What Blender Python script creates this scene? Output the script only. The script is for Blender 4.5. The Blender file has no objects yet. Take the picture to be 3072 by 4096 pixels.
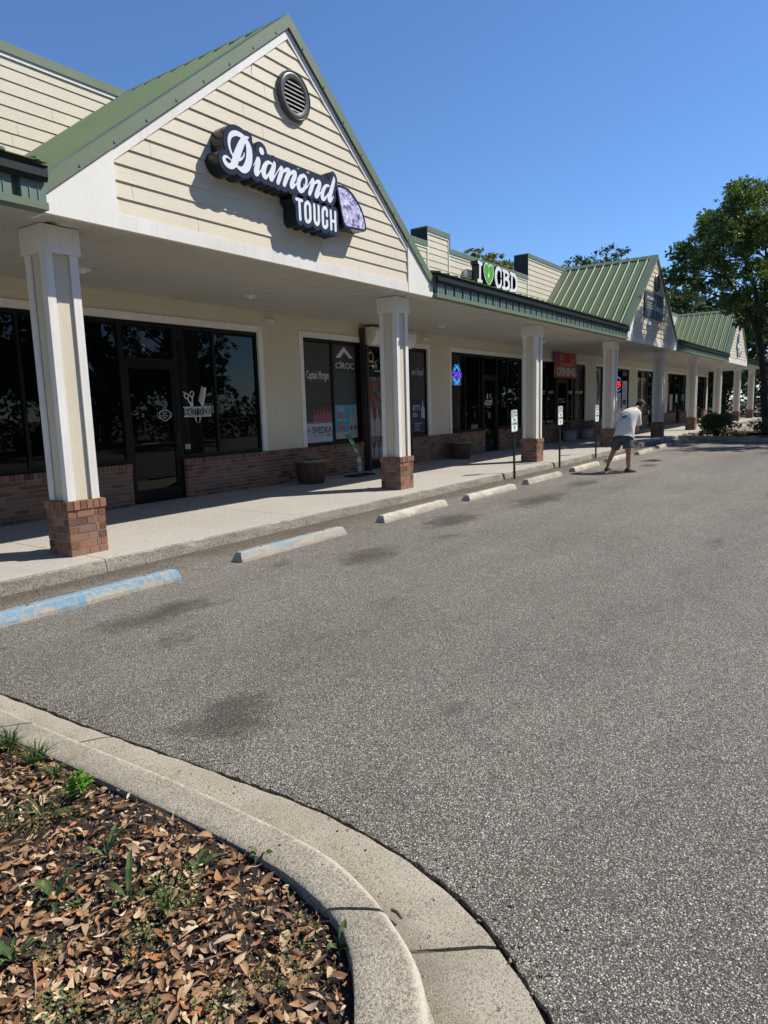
import bpy, bmesh, math, random
import numpy as np
from mathutils import Vector, Matrix, geometry
rnd = random.Random(7)
nr = np.random.default_rng(11)
sc = bpy.context.scene
COL = sc.collection
rad = math.radians

# ------------------------------------------------------------------ camera (x runs along the shops, y into them, z up)
CF, CYAW, CPITCH, CROLL, CH = 2740.9, 0.9542, -0.1508, -0.0292, 1.6
_f = np.array([math.sin(CYAW)*math.cos(CPITCH), math.cos(CYAW)*math.cos(CPITCH), math.sin(CPITCH)])
_r0 = np.array([math.cos(CYAW), -math.sin(CYAW), 0.0]); _u0 = np.cross(_r0, _f)
_r = _r0*math.cos(CROLL) + _u0*math.sin(CROLL)
_u = _u0*math.cos(CROLL) - _r0*math.sin(CROLL)
CAMP = np.array([0, 0, CH])
FH = np.array([math.sin(CYAW), math.cos(CYAW), 0.0]); RH = np.array([math.cos(CYAW), -math.sin(CYAW), 0.0])
def _ray(px, py): return _f + _r*(px-1536)/CF - _u*(py-2048)/CF
def on_y(px, py, Y):            # measured points of flat things, put on the real plane they lie in
    d = _ray(px, py); p = CAMP + d*(Y/d[1]); return (float(p[0]), float(p[2]))
def on_z(px, py, Z):
    d = _ray(px, py); p = CAMP + d*((Z-CH)/d[2]); return (float(p[0]), float(p[1]))
def at_depth(px, py, D):
    d = _ray(px, py); p = CAMP + d*(D/(d@FH)); return Vector(p)
cam = bpy.data.cameras.new('camera'); cam.sensor_fit = 'HORIZONTAL'; cam.sensor_width = 36; cam.lens = 36*CF/3072
cam.clip_start = .05; cam.clip_end = 2000
co = bpy.data.objects.new('camera', cam); COL.objects.link(co)
co.matrix_world = Matrix([[_r[0], _u[0], -_f[0], 0], [_r[1], _u[1], -_f[1], 0], [_r[2], _u[2], -_f[2], CH], [0, 0, 0, 1]])
sc.camera = co

# ------------------------------------------------------------------ light
SUN = Vector((0.50, -0.43, 0.755)).normalized()
w = bpy.data.worlds.new('World'); sc.world = w; w.use_nodes = True
nt = w.node_tree; bg = nt.nodes['Background']
sky = nt.nodes.new('ShaderNodeTexSky'); sky.sky_type = 'NISHITA'; sky.sun_disc = False
sky.sun_elevation = math.asin(SUN.z); sky.sun_rotation = math.atan2(SUN.x, SUN.y)
sky.air_density = 0.9; sky.dust_density = 0.0; sky.ozone_density = 10.0; sky.altitude = 0
nt.links.new(sky.outputs[0], bg.inputs[0]); bg.inputs[1].default_value = 0.125
sl = bpy.data.lights.new('sun', 'SUN'); sl.energy = 5.0; sl.angle = rad(.5); sl.color = (1, .94, .835)
so = bpy.data.objects.new('sun', sl); COL.objects.link(so); so.location = (20, -20, 40)
so.rotation_euler = SUN.to_track_quat('Z', 'Y').to_euler()
sc.view_settings.view_transform = 'Standard'; sc.view_settings.look = 'None'
sc.view_settings.gamma = 1; sc.view_settings.use_curve_mapping = False
sc.view_settings.exposure = 0.34

# ------------------------------------------------------------------ materials
def new_mat(name, rough=.6, metal=0.0, spec=.5):
    m = bpy.data.materials.new(name); m.use_nodes = True
    b = m.node_tree.nodes['Principled BSDF']
    b.inputs['Roughness'].default_value = rough; b.inputs['Metallic'].default_value = metal
    b.inputs['Specular IOR Level'].default_value = spec
    return m, m.node_tree, b
def nd(nt, t, ins=None, **kw):
    n = nt.nodes.new('ShaderNode'+t)
    for k, v in kw.items(): setattr(n, k, v)
    for k, v in (ins or {}).items():
        s = n.inputs[k]
        if hasattr(v, 'is_output'): nt.links.new(v, s)
        else: s.default_value = v
    return n
def c4(c): return (c[0], c[1], c[2], 1)
def objco(nt, scale=None):
    o = nd(nt, 'TexCoord').outputs['Object']
    if scale: o = nd(nt, 'Mapping', {'Vector': o, 'Scale': scale}).outputs[0]
    return o
def noise(nt, co, s, d=4, r=.55): return nd(nt, 'TexNoise', {'Vector': co, 'Scale': s, 'Detail': d, 'Roughness': r}).outputs['Fac']
def ramp(nt, fac, stops):
    n = nd(nt, 'ValToRGB', {'Fac': fac}); e = n.color_ramp.elements
    while len(e) < len(stops): e.new(.5)
    for i, (p, c) in enumerate(stops):
        e[i].position = p; e[i].color = c4(c) if not isinstance(c, float) else (c, c, c, 1)
    return n.outputs['Color']
def mix(nt, fac, a, b, mode='MIX'):
    n = nt.nodes.new('ShaderNodeMix'); n.data_type = 'RGBA'; n.blend_type = mode; n.clamp_factor = True
    for s, v in ((n.inputs[0], fac), (n.inputs[6], a), (n.inputs[7], b)):
        if hasattr(v, 'is_output'): nt.links.new(v, s)
        elif s.type == 'RGBA': s.default_value = c4(v)
        else: s.default_value = v
    return n.outputs[2]
def mth(nt, op, a, b=0.0, c=None):
    n = nd(nt, 'Math', operation=op)
    for i, v in enumerate((a, b, c)):
        if v is None: continue
        if hasattr(v, 'is_output'): nt.links.new(v, n.inputs[i])
        else: n.inputs[i].default_value = v
    return n.outputs[0]
def bump(nt, b, h, strength=.4, dist=.01, normal=None):
    n = nd(nt, 'Bump', {'Height': h, 'Strength': strength, 'Distance': dist})
    if normal: nt.links.new(normal, n.inputs['Normal'])
    nt.links.new(n.outputs[0], b.inputs['Normal']); return n.outputs[0]
def setc(nt, b, c): nt.links.new(c, b.inputs['Base Color'])

def worn(name, base, dirt, amount=.35, scale=3.0, rough=.6, bs=60, bstr=.15, bdist=.004, stretch=(1, 1, 1), spec=.4, streak=0.0):
    """painted / plain surface with blotches, fine grain and optional vertical streaks"""
    m, nt, b = new_mat(name, rough, spec=spec); co = objco(nt, stretch)
    n1 = ramp(nt, noise(nt, co, scale, 6, .6), [(.35, 0.0), (.75, 1.0)])
    c = mix(nt, mth(nt, 'MULTIPLY', n1, amount), base, dirt)
    if streak:
        s = ramp(nt, noise(nt, objco(nt, (14, 14, .7)), 1.0, 5, .6), [(.52, 0.0), (.8, 1.0)])
        c = mix(nt, mth(nt, 'MULTIPLY', s, streak), c, dirt)
    f = noise(nt, co, bs, 3)
    c = mix(nt, .25, c, mix(nt, f, (.35, .35, .35), (.65, .65, .65)), 'OVERLAY')
    setc(nt, b, c); bump(nt, b, f, bstr, bdist)
    return m
def plain(name, c, rough=.5, metal=0.0, spec=.5, var=.12, scale=9):
    m, nt, b = new_mat(name, rough, metal, spec)
    f = noise(nt, objco(nt), scale, 4)
    setc(nt, b, mix(nt, f, [x*(1-var) for x in c], [min(1, x*(1+var)) for x in c])); return m
def emit(name, c, s):
    m, nt, b = new_mat(name, .4); b.inputs['Base Color'].default_value = c4(c)
    b.inputs['Emission Color'].default_value = c4(c); b.inputs['Emission Strength'].default_value = s; return m

MT = {}
MT['siding'] = worn('cream_siding_paint', (.635, .572, .45), (.51, .455, .35), .35, 1.3, .62, 1.0, .0, .001)
nt = MT['siding'].node_tree; b = nt.nodes['Principled BSDF']
g = nd(nt, 'TexNoise', {'Vector': objco(nt, (2.2, 2.2, 55)), 'Scale': 2.2, 'Detail': 5, 'Distortion': 1.4}).outputs['Fac']
bump(nt, b, g, .5, .006)
mv = MT['siding'].copy(); mv.name = 'cream_column_panel'; MT['panelv'] = mv
for n in mv.node_tree.nodes:
    if n.type == 'MAPPING' and n.inputs['Scale'].default_value[2] > 50: n.inputs['Scale'].default_value = (55, 55, 2.2)
MT['white'] = worn('white_trim_paint', (.79, .77, .73), (.46, .43, .37), .34, 1.6, .5, 140, .12, .003, streak=.38)
MT['whitep'] = worn('white_rough_panel', (.79, .775, .73), (.62, .59, .52), .4, 1.1, .62, 45, .3, .005, (1, 1, .35))
MT['soffit'] = worn('soffit_metal', (.53, .515, .47), (.40, .38, .33), .4, .7, .5, 90, .05, .002)
nt = MT['soffit'].node_tree; b = nt.nodes['Principled BSDF']
v = nd(nt, 'TexVoronoi', {'Vector': objco(nt), 'Scale': 2.3}).outputs['Distance']
spot = ramp(nt, v, [(.022, 1.0), (.03, 0.0)])
setc(nt, b, mix(nt, spot, b.inputs['Base Color'].links[0].from_socket, (.05, .05, .05)))
MT['green'] = worn('green_metal_roof', (.112, .168, .07), (.17, .205, .125), .5, 1.2, .55, 40, .05, .002, (1, 1, .5), .3)
MT['greent'] = worn('green_metal_trim', (.135, .182, .115), (.21, .24, .185), .45, 2.2, .5, 60, .05, .002, (1, 1, 1), .3)
MT['greend'] = worn('dark_green_gutter', (.005, .012, .012), (.014, .022, .021), .4, 2.0, .55, 60, .05, .002, (1, 1, 1), .3)
MT['skirt'] = worn('green_corrugated_skirt', (.13, .19, .165), (.19, .235, .215), .4, 2.0, .45, 60, .05, .002, (1, 1, .3), .45)
MT['frame'] = plain('dark_bronze_frame', (.0055, .005, .005), .42, spec=.25)
MT['brown'] = plain('brown_rail', (.03, .02, .017), .5)
MT['black'] = plain('black_plastic', (.012, .012, .013), .35)
MT['post'] = plain('black_green_post', (.012, .02, .017), .45)
MT['mortar'] = worn('mortar', (.33, .29, .25), (.2, .17, .14), .5, 8, .9, 200, .5, .003)
MT['lens'] = plain('lens', (.01, .01, .012), .1)

# tinted storefront glass: near-black, mirror-like, faintly wavy
m, nt, b = new_mat('tinted_glass', .012, 0, .27); b.inputs['Base Color'].default_value = (.0025, .003, .0035, 1)
b.inputs['IOR'].default_value = 1.5
bump(nt, b, noise(nt, objco(nt, (1, 1, .6)), 1.6, 1), .035, .05); MT['glass'] = m

# bricks: each brick is an island of the mesh
m, nt, b = new_mat('brick', .85, 0, .25)
ri = nd(nt, 'NewGeometry').outputs['Random Per Island']
c = ramp(nt, ri, [(0, (.11, .056, .04)), (.22, (.19, .092, .06)), (.42, (.285, .132, .082)), (.6, (.245, .148, .10)), (.8, (.17, .115, .088)), (1, (.34, .17, .105))])
n1 = noise(nt, objco(nt), 22, 5, .65); c = mix(nt, .55, c, mix(nt, n1, (.25, .25, .25), (.75, .75, .75)), 'OVERLAY')
c = mix(nt, ramp(nt, noise(nt, objco(nt), 9, 4), [(.6, 0.0), (.85, .5)]), c, (.42, .33, .27))
setc(nt, b, c); bump(nt, b, noise(nt, objco(nt), 95, 4), .6, .006); MT['brick'] = m

def concrete(name, a, d, amt=.6, s=.9, grain=170, gstr=.35, speck=.0, stripes=None):
    m, nt, b = new_mat(name, .88, 0, .25); co = objco(nt)
    big = ramp(nt, noise(nt, co, s, 7, .62), [(.32, 0.0), (.72, 1.0)])
    c = mix(nt, mth(nt, 'MULTIPLY', big, amt), a, d)
    gr = noise(nt, co, grain, 3, .7)
    c = mix(nt, .6, c, mix(nt, ramp(nt, gr, [(.36, 0.0), (.64, 1.0)]), (.18, .18, .18), (.82, .82, .82)), 'OVERLAY')
    if speck:
        v = nd(nt, 'TexVoronoi', {'Vector': co, 'Scale': 17.0}); k = ramp(nt, v.outputs['Distance'], [(.05, 1.0), (.085, 0.0)])
        rr = nd(nt, 'SeparateColor', {'Color': v.outputs['Color']}).outputs[0]
        k = mth(nt, 'MULTIPLY', k, mth(nt, 'GREATER_THAN', rr, 1-speck)); c = mix(nt, k, c, (.03, .025, .02))
    h = gr
    if stripes:
        st = noise(nt, objco(nt, stripes), 1.0, 3, .6); h = mth(nt, 'ADD', gr, mth(nt, 'MULTIPLY', st, .9))
        c = mix(nt, .35, c, mix(nt, ramp(nt, st, [(.3, 0.0), (.7, 1.0)]), (.33, .33, .33), (.67, .67, .67)), 'OVERLAY')
    setc(nt, b, c); bump(nt, b, h, gstr, .006); return m
MT['walk'] = concrete('sidewalk_concrete', (.40, .375, .335), (.30, .28, .245), .55, .55, 120, .15, .08)
MT['kface'] = concrete('rough_kerb_concrete', (.33, .295, .24), (.15, .135, .115), .8, 1.7, 55, .8, .1)
MT['kerb'] = concrete('kerb_concrete', (.50, .445, .345), (.24, .21, .16), .8, 3.6, 260, 1.0, .25)
MT['stop'] = concrete('wheel_stop_concrete', (.44, .40, .33), (.22, .195, .155), .7, 3.4, 80, .5, .3)
m, nt, b = new_mat('worn_blue_paint', .75, 0, .35); co = objco(nt)
sepz = nd(nt, 'SeparateXYZ', {'Vector': co}).outputs[2]
k = noise(nt, co, 5.5, 8, .72); k = mth(nt, 'ADD', k, mth(nt, 'MULTIPLY', mth(nt, 'SUBTRACT', .05, sepz), 2.2))
chips = ramp(nt, noise(nt, co, 26, 6, .75), [(.50, 0.0), (.55, 1.0)])
wear = ramp(nt, k, [(.50, 0.0), (.60, 1.0)]); wear = mth(nt, 'MAXIMUM', wear, mth(nt, 'MULTIPLY', chips, ramp(nt, noise(nt, co, 2.4, 3), [(.3, 0.2), (.55, 1.0)])))
blue = mix(nt, noise(nt, co, 9, 4), (.105, .225, .33), (.19, .315, .41))
c = mix(nt, wear, blue, mix(nt, noise(nt, co, 45, 5, .7), (.20, .175, .135), (.50, .45, .365)))
setc(nt, b, c); bump(nt, b, noise(nt, co, 90, 4), .4, .006); MT['stopblue'] = m
BLUEW = m
m2 = m.copy(); m2.name = 'faded_blue_paint'; MT['stopblue2'] = m2
for n in m2.node_tree.nodes:
    if n.type == 'VALTORGB' and abs(n.color_ramp.elements[0].position-.50) < .001:
        n.color_ramp.elements[0].position = .36; n.color_ramp.elements[1].position = .52
m3 = m.copy(); m3.name = 'faded_white_paint'; MT['stopwhite'] = m3
for n in m3.node_tree.nodes:
    if n.type == 'MIX' and tuple(round(x, 2) for x in n.inputs[6].default_value[:3]) in ((.1, .23, .33), (.1, .22, .33), (.11, .23, .33), (.11, .22, .33)):
        n.inputs[6].default_value = (.50, .46, .38, 1); n.inputs[7].default_value = (.62, .58, .50, 1)
    if n.type == 'VALTORGB' and abs(n.color_ramp.elements[0].position-.50) < .001:
        n.color_ramp.elements[0].position = .40; n.color_ramp.elements[1].position = .56

# asphalt: dark binder, pale stones of two sizes, old oil stains in the bays, brown grit along the walk
m, nt, b = new_mat('asphalt', .85, 0, .3); co = objco(nt)
def stones(scale, thr, keep, soft=.10):
    v = nd(nt, 'TexVoronoi', {'Vector': co, 'Scale': scale, 'Randomness': 1.0})
    rgb = nd(nt, 'SeparateColor', {'Color': v.outputs['Color']})
    k = ramp(nt, v.outputs['Distance'], [(thr-soft, 1.0), (thr, 0.0)])
    k = mth(nt, 'MULTIPLY', k, mth(nt, 'GREATER_THAN', rgb.outputs[0], 1-keep))
    return k, rgb.outputs[1], v.outputs['Distance']
k1, r1, d1 = stones(86, .44, .40); k2, r2, d2 = stones(175, .50, .70); k3, r3, d3 = stones(330, .55, .78)
bind = mix(nt, noise(nt, co, 1.3, 6, .6), (.034, .031, .027), (.058, .052, .044))
tint = lambda r: ramp(nt, r, [(0, (.19, .174, .148)), (.4, (.36, .33, .283)), (.8, (.55, .51, .44)), (1, (.78, .735, .65))])
c = mix(nt, k3, bind, (.218, .20, .17)); c = mix(nt, k2, c, tint(r2)); c = mix(nt, k1, c, tint(r1))
mac = ramp(nt, noise(nt, objco(nt, (1, 1.6, 1)), .35, 7, .6), [(.3, .42), (.7, .60)])
c = mix(nt, .8, c, mac, 'OVERLAY')
fine = ramp(nt, noise(nt, objco(nt, (1, 1.4, 1)), 3.0, 6, .65), [(.3, .43), (.7, .57)]); c = mix(nt, .7, c, fine, 'OVERLAY')
st = None
for i, (sx, sy, ax, ay, am) in enumerate([(5.95, 4.4, .6, .36, .8), (3.35, 4.6, .75, .34, .6), (8.3, 4.75, .85, .4, .75), (10.8, 4.45, 1.25, .4, .8), (2.31, 2.67, .38, .30, .6), (3.05, 1.7, .25, .18, .35), (13.4, 4.6, .9, .35, .6), (3.1, 4.0, .5, .3, .35), (8.3, 1.35, .7, .2, .3), (13.0, 1.2, 1.5, .3, .35), (14.5, -.4, 1.4, .25, .3), (5.1, 5.0, .4, .2, .4), (16.1, 4.75, .45, .25, .85), (17.6, 4.4, .5, .28, .8), (4.6, 3.2, .5, .2, .3), (7.3, 4.2, .5, .25, .45)]):
    dv = nd(nt, 'Mapping', {'Vector': co, 'Location': (-sx/ax, -sy/ay, 0), 'Scale': (1/ax, 1/ay, 1)}).outputs[0]
    L = nd(nt, 'VectorMath', {0: dv}, operation='LENGTH').outputs['Value']
    g = nd(nt, 'MapRange', {'Value': L, 'From Min': 1.25, 'From Max': .1, 'To Min': 0, 'To Max': min(.95, am*1.35)}).outputs[0]
    st = g if st is None else mth(nt, 'MAXIMUM', st, g)
sn = ramp(nt, noise(nt, objco(nt, (1, 1.8, 1)), 3.4, 7, .7), [(.28, 0.0), (.58, 1.0)])
edge = mth(nt, 'ADD', st, mth(nt, 'MULTIPLY', mth(nt, 'SUBTRACT', noise(nt, objco(nt, (1, 1.7, 1)), 2.6, 9, .72), .5), 1.7))
core = ramp(nt, edge, [(.28, 0.0), (.52, .52), (.9, .85)]); core = mth(nt, 'MULTIPLY', core, ramp(nt, st, [(.02, 0.0), (.25, 1.0)]))
spl = nd(nt, 'TexVoronoi', {'Vector': co, 'Scale': 3.6}); spk = ramp(nt, mth(nt, 'ADD', spl.outputs['Distance'], mth(nt, 'MULTIPLY', noise(nt, co, 30, 3), .12)), [(.13, .85), (.19, 0.0)])
bay = nd(nt, 'MapRange', {'Value': nd(nt, 'SeparateXYZ', {'Vector': co}).outputs[1], 'From Min': 2.6, 'From Max': 4.2, 'To Min': .12, 'To Max': .8}).outputs[0]
core = mth(nt, 'MAXIMUM', core, mth(nt, 'MULTIPLY', mth(nt, 'MULTIPLY', spk, bay), mth(nt, 'GREATER_THAN', nd(nt, 'SeparateColor', {'Color': spl.outputs['Color']}).outputs[0], .62)))
brn = mix(nt, noise(nt, co, .8, 3), (.026, .022, .018), (.058, .042, .030))
c = mix(nt, core, c, mix(nt, mth(nt, 'MAXIMUM', k1, mth(nt, 'MULTIPLY', k2, .6)), brn, (.16, .14, .118)))
ck = nd(nt, 'TexVoronoi', {'Vector': nd(nt, 'VectorMath', {0: co, 1: nd(nt, 'TexNoise', {'Vector': co, 'Scale': 1.1, 'Detail': 6.0}).outputs['Color']}, operation='ADD').outputs[0], 'Scale': .33}, feature='DISTANCE_TO_EDGE').outputs['Distance']
ckm = mth(nt, 'MULTIPLY', ramp(nt, ck, [(.0015, .6), (.0035, 0.0)]), ramp(nt, noise(nt, co, .5, 3), [(.5, 0.0), (.6, .5)]))
c = mix(nt, ckm, c, (.022, .02, .018))
lane = ramp(nt, noise(nt, objco(nt, (.12, 1.3, 1)), 1.0, 4, .55), [(.35, .44), (.65, .56)]); c = mix(nt, .8, c, lane, 'OVERLAY')
sep = nd(nt, 'SeparateXYZ', {'Vector': co}).outputs[1]
gy = nd(nt, 'MapRange', {'Value': mth(nt, 'ADD', sep, mth(nt, 'MULTIPLY', mth(nt, 'SUBTRACT', noise(nt, co, 2.2, 5), .5), .9)), 'From Min': 5.75, 'From Max': 6.25, 'To Min': 0, 'To Max': .75}).outputs[0]
c = mix(nt, gy, c, mix(nt, k2, (.075, .058, .044), (.24, .20, .155)))
setc(nt, b, c)
h = mth(nt, 'ADD', mth(nt, 'MULTIPLY', k1, mth(nt, 'SUBTRACT', .6, d1)), mth(nt, 'MULTIPLY', k2, .25))
h = mth(nt, 'ADD', h, mth(nt, 'MULTIPLY', noise(nt, co, 48, 5, .7), .9))
pit = ramp(nt, noise(nt, co, 34, 5, .7), [(.30, 1.0), (.40, 0.0)])
setc(nt, b, mix(nt, mth(nt, 'MULTIPLY', pit, .75), c, (.018, .017, .016)))
bump(nt, b, h, 1.0, .014); MT['asphalt'] = m

# the kerb: gritty mottled cap, tan gutter
m, nt, b = new_mat('weathered_kerb', .92, 0, .2); co = objco(nt)
g1 = noise(nt, co, 95, 4, .75); g2 = noise(nt, co, 210, 3, .75); g3 = noise(nt, co, 4.2, 7, .65); st_ = noise(nt, co, 23, 4, .7)
c = mix(nt, ramp(nt, g3, [(.33, 0.0), (.68, 1.0)]), (.54, .48, .37), (.36, .318, .245))
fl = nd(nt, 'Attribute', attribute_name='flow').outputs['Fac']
c = mix(nt, ramp(nt, mth(nt, 'ADD', mth(nt, 'MULTIPLY', g1, .6), mth(nt, 'MULTIPLY', g2, .4)), [(.40, 1.0), (.55, 0.0)]), c, (.165, .145, .112))
c = mix(nt, ramp(nt, g2, [(.56, 0.0), (.66, .7)]), c, (.68, .62, .50))
c = mix(nt, ramp(nt, st_, [(.55, 0.0), (.7, .45)]), c, (.16, .145, .12))
vv = nd(nt, 'TexVoronoi', {'Vector': co, 'Scale': 15.0}); k_ = mth(nt, 'MULTIPLY', ramp(nt, vv.outputs['Distance'], [(.06, 1.0), (.10, 0.0)]), mth(nt, 'GREATER_THAN', nd(nt, 'SeparateColor', {'Color': vv.outputs['Color']}).outputs[0], .78))
c = mix(nt, k_, c, (.02, .018, .016)); c = mix(nt, mth(nt, 'MULTIPLY', ramp(nt, mth(nt, 'ADD', fl, mth(nt, 'MULTIPLY', mth(nt, 'SUBTRACT', noise(nt, co, 14, 5, .7), .5), .8)), [(.45, 0.0), (.8, 1.0)]), .7), c, (.66, .61, .51)); setc(nt, b, c); bump(nt, b, mth(nt, 'ADD', g1, mth(nt, 'MULTIPLY', g2, .6)), 1.0, .008); MT['kcap'] = m  # cap paler towards its front edge: lit edge put into the colour
m, nt, b = new_mat('weathered_gutter', .92, 0, .2); co = objco(nt)
g1 = noise(nt, co, 120, 4, .75); g2 = noise(nt, co, 240, 3, .75); g3 = noise(nt, co, 3.0, 7, .65)
c = mix(nt, ramp(nt, g3, [(.33, 0.0), (.68, 1.0)]), (.50, .445, .35), (.38, .335, .26))
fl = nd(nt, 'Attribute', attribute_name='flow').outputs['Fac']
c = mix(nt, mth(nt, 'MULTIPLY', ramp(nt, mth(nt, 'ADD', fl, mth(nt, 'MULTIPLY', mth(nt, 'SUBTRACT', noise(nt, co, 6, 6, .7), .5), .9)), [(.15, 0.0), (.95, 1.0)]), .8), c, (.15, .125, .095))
c = mix(nt, ramp(nt, g1, [(.38, .85), (.52, 0.0)]), c, (.17, .15, .118)); c = mix(nt, ramp(nt, g2, [(.56, 0.0), (.68, .7)]), c, (.64, .58, .47))
vv = nd(nt, 'TexVoronoi', {'Vector': co, 'Scale': 11.0}); k_ = mth(nt, 'MULTIPLY', ramp(nt, vv.outputs['Distance'], [(.05, 1.0), (.085, 0.0)]), mth(nt, 'GREATER_THAN', nd(nt, 'SeparateColor', {'Color': vv.outputs['Color']}).outputs[0], .7))
c = mix(nt, k_, c, (.02, .018, .016)); setc(nt, b, c); bump(nt, b, mth(nt, 'ADD', g1, mth(nt, 'MULTIPLY', g2, .6)), .8, .006); MT['kgut'] = m

def leafmat(name, stops, trans=.35, rough=.5):
    m, nt, b = new_mat(name, rough, 0, .4)
    c = ramp(nt, nd(nt, 'NewGeometry').outputs['Random Per Island'], stops)
    c = mix(nt, .5, c, ramp(nt, noise(nt, objco(nt), .55, 3), [(.3, .38), (.7, .62)]), 'OVERLAY')
    setc(nt, b, c)
    if trans:
        t = nd(nt, 'BsdfTranslucent', {'Color': mix(nt, 1, c, (1.0, 1.1, .55), 'MULTIPLY')})
        s = nd(nt, 'MixShader', {0: trans}); nt.links.new(b.outputs[0], s.inputs[1]); nt.links.new(t.outputs[0], s.inputs[2])
        nt.links.new(s.outputs[0], nt.nodes['Material Output'].inputs[0])
    return m
MT['leaf'] = leafmat('tree_leaf', [(0, (.05, .085, .026)), (.5, (.10, .155, .045)), (.85, (.16, .22, .06)), (1, (.23, .28, .085))], .45)
MT['leafd'] = leafmat('dark_leaf', [(0, (.016, .032, .011)), (.6, (.042, .072, .022)), (1, (.10, .13, .04))], .3)
MT['leafy'] = leafmat('yellow_green_leaf', [(0, (.075, .095, .02)), (.5, (.15, .17, .038)), (1, (.24, .25, .065))], .35)
MT['bush'] = leafmat('bush_leaf', [(0, (.03, .055, .018)), (.6, (.085, .13, .04)), (.9, (.16, .21, .07)), (1, (.28, .32, .14))], .25, .35)
MT['grass'] = leafmat('grass_blade', [(0, (.05, .09, .02)), (.6, (.12, .17, .04)), (1, (.26, .27, .09))], .35)
MT['weed'] = leafmat('weed_leaf', [(0, (.04, .07, .022)), (.6, (.075, .125, .035)), (1, (.15, .20, .065))], .3, .7)
MT['weedb'] = leafmat('bright_weed_leaf', [(0, (.09, .22, .02)), (1, (.18, .36, .04))], .35)
MT['clover'] = leafmat('clover_leaf', [(0, (.065, .085, .025)), (.5, (.14, .17, .055)), (1, (.28, .29, .12))], .3)
MT['palm'] = leafmat('palm_leaf', [(0, (.03, .055, .015)), (.6, (.08, .12, .03)), (1, (.17, .19, .06))], .25)
m = leafmat('dry_leaf', [(0, (.085, .046, .025)), (.14, (.18, .092, .045)), (.34, (.29, .16, .078)), (.56, (.41, .25, .13)), (.68, (.36, .13, .042)), (.76, (.31, .21, .14)), (.9, (.53, .37, .21)), (1, (.66, .52, .35))], .12, .7); MT['dry'] = m
MT['mulch'] = leafmat('mulch_bit', [(0, (.014, .010, .008)), (.5, (.045, .030, .021)), (.8, (.10, .066, .044)), (1, (.26, .18, .12))], 0, .9)
MT['soil'] = worn('dark_soil', (.050, .034, .023), (.020, .014, .010), .8, 9, .95, 130, 1.0, .02)
MT['bark'] = worn('bark', (.05, .040, .031), (.02, .017, .014), .8, 5, .9, 40, 1.0, .03, (1, 1, .25))
MT['flowerstem'] = leafmat('dry_twig', [(0, (.07, .045, .03)), (.5, (.19, .125, .08)), (1, (.42, .32, .21))], 0, .8)
MT['grit'] = leafmat('grit', [(0, (.05, .04, .03)), (.5, (.16, .13, .10)), (1, (.38, .34, .28))], 0, .9)
MT['dirt'] = worn('bare_earth', (.16, .12, .085), (.07, .075, .035), .9, .4, .95, 60, .6, .02)

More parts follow.
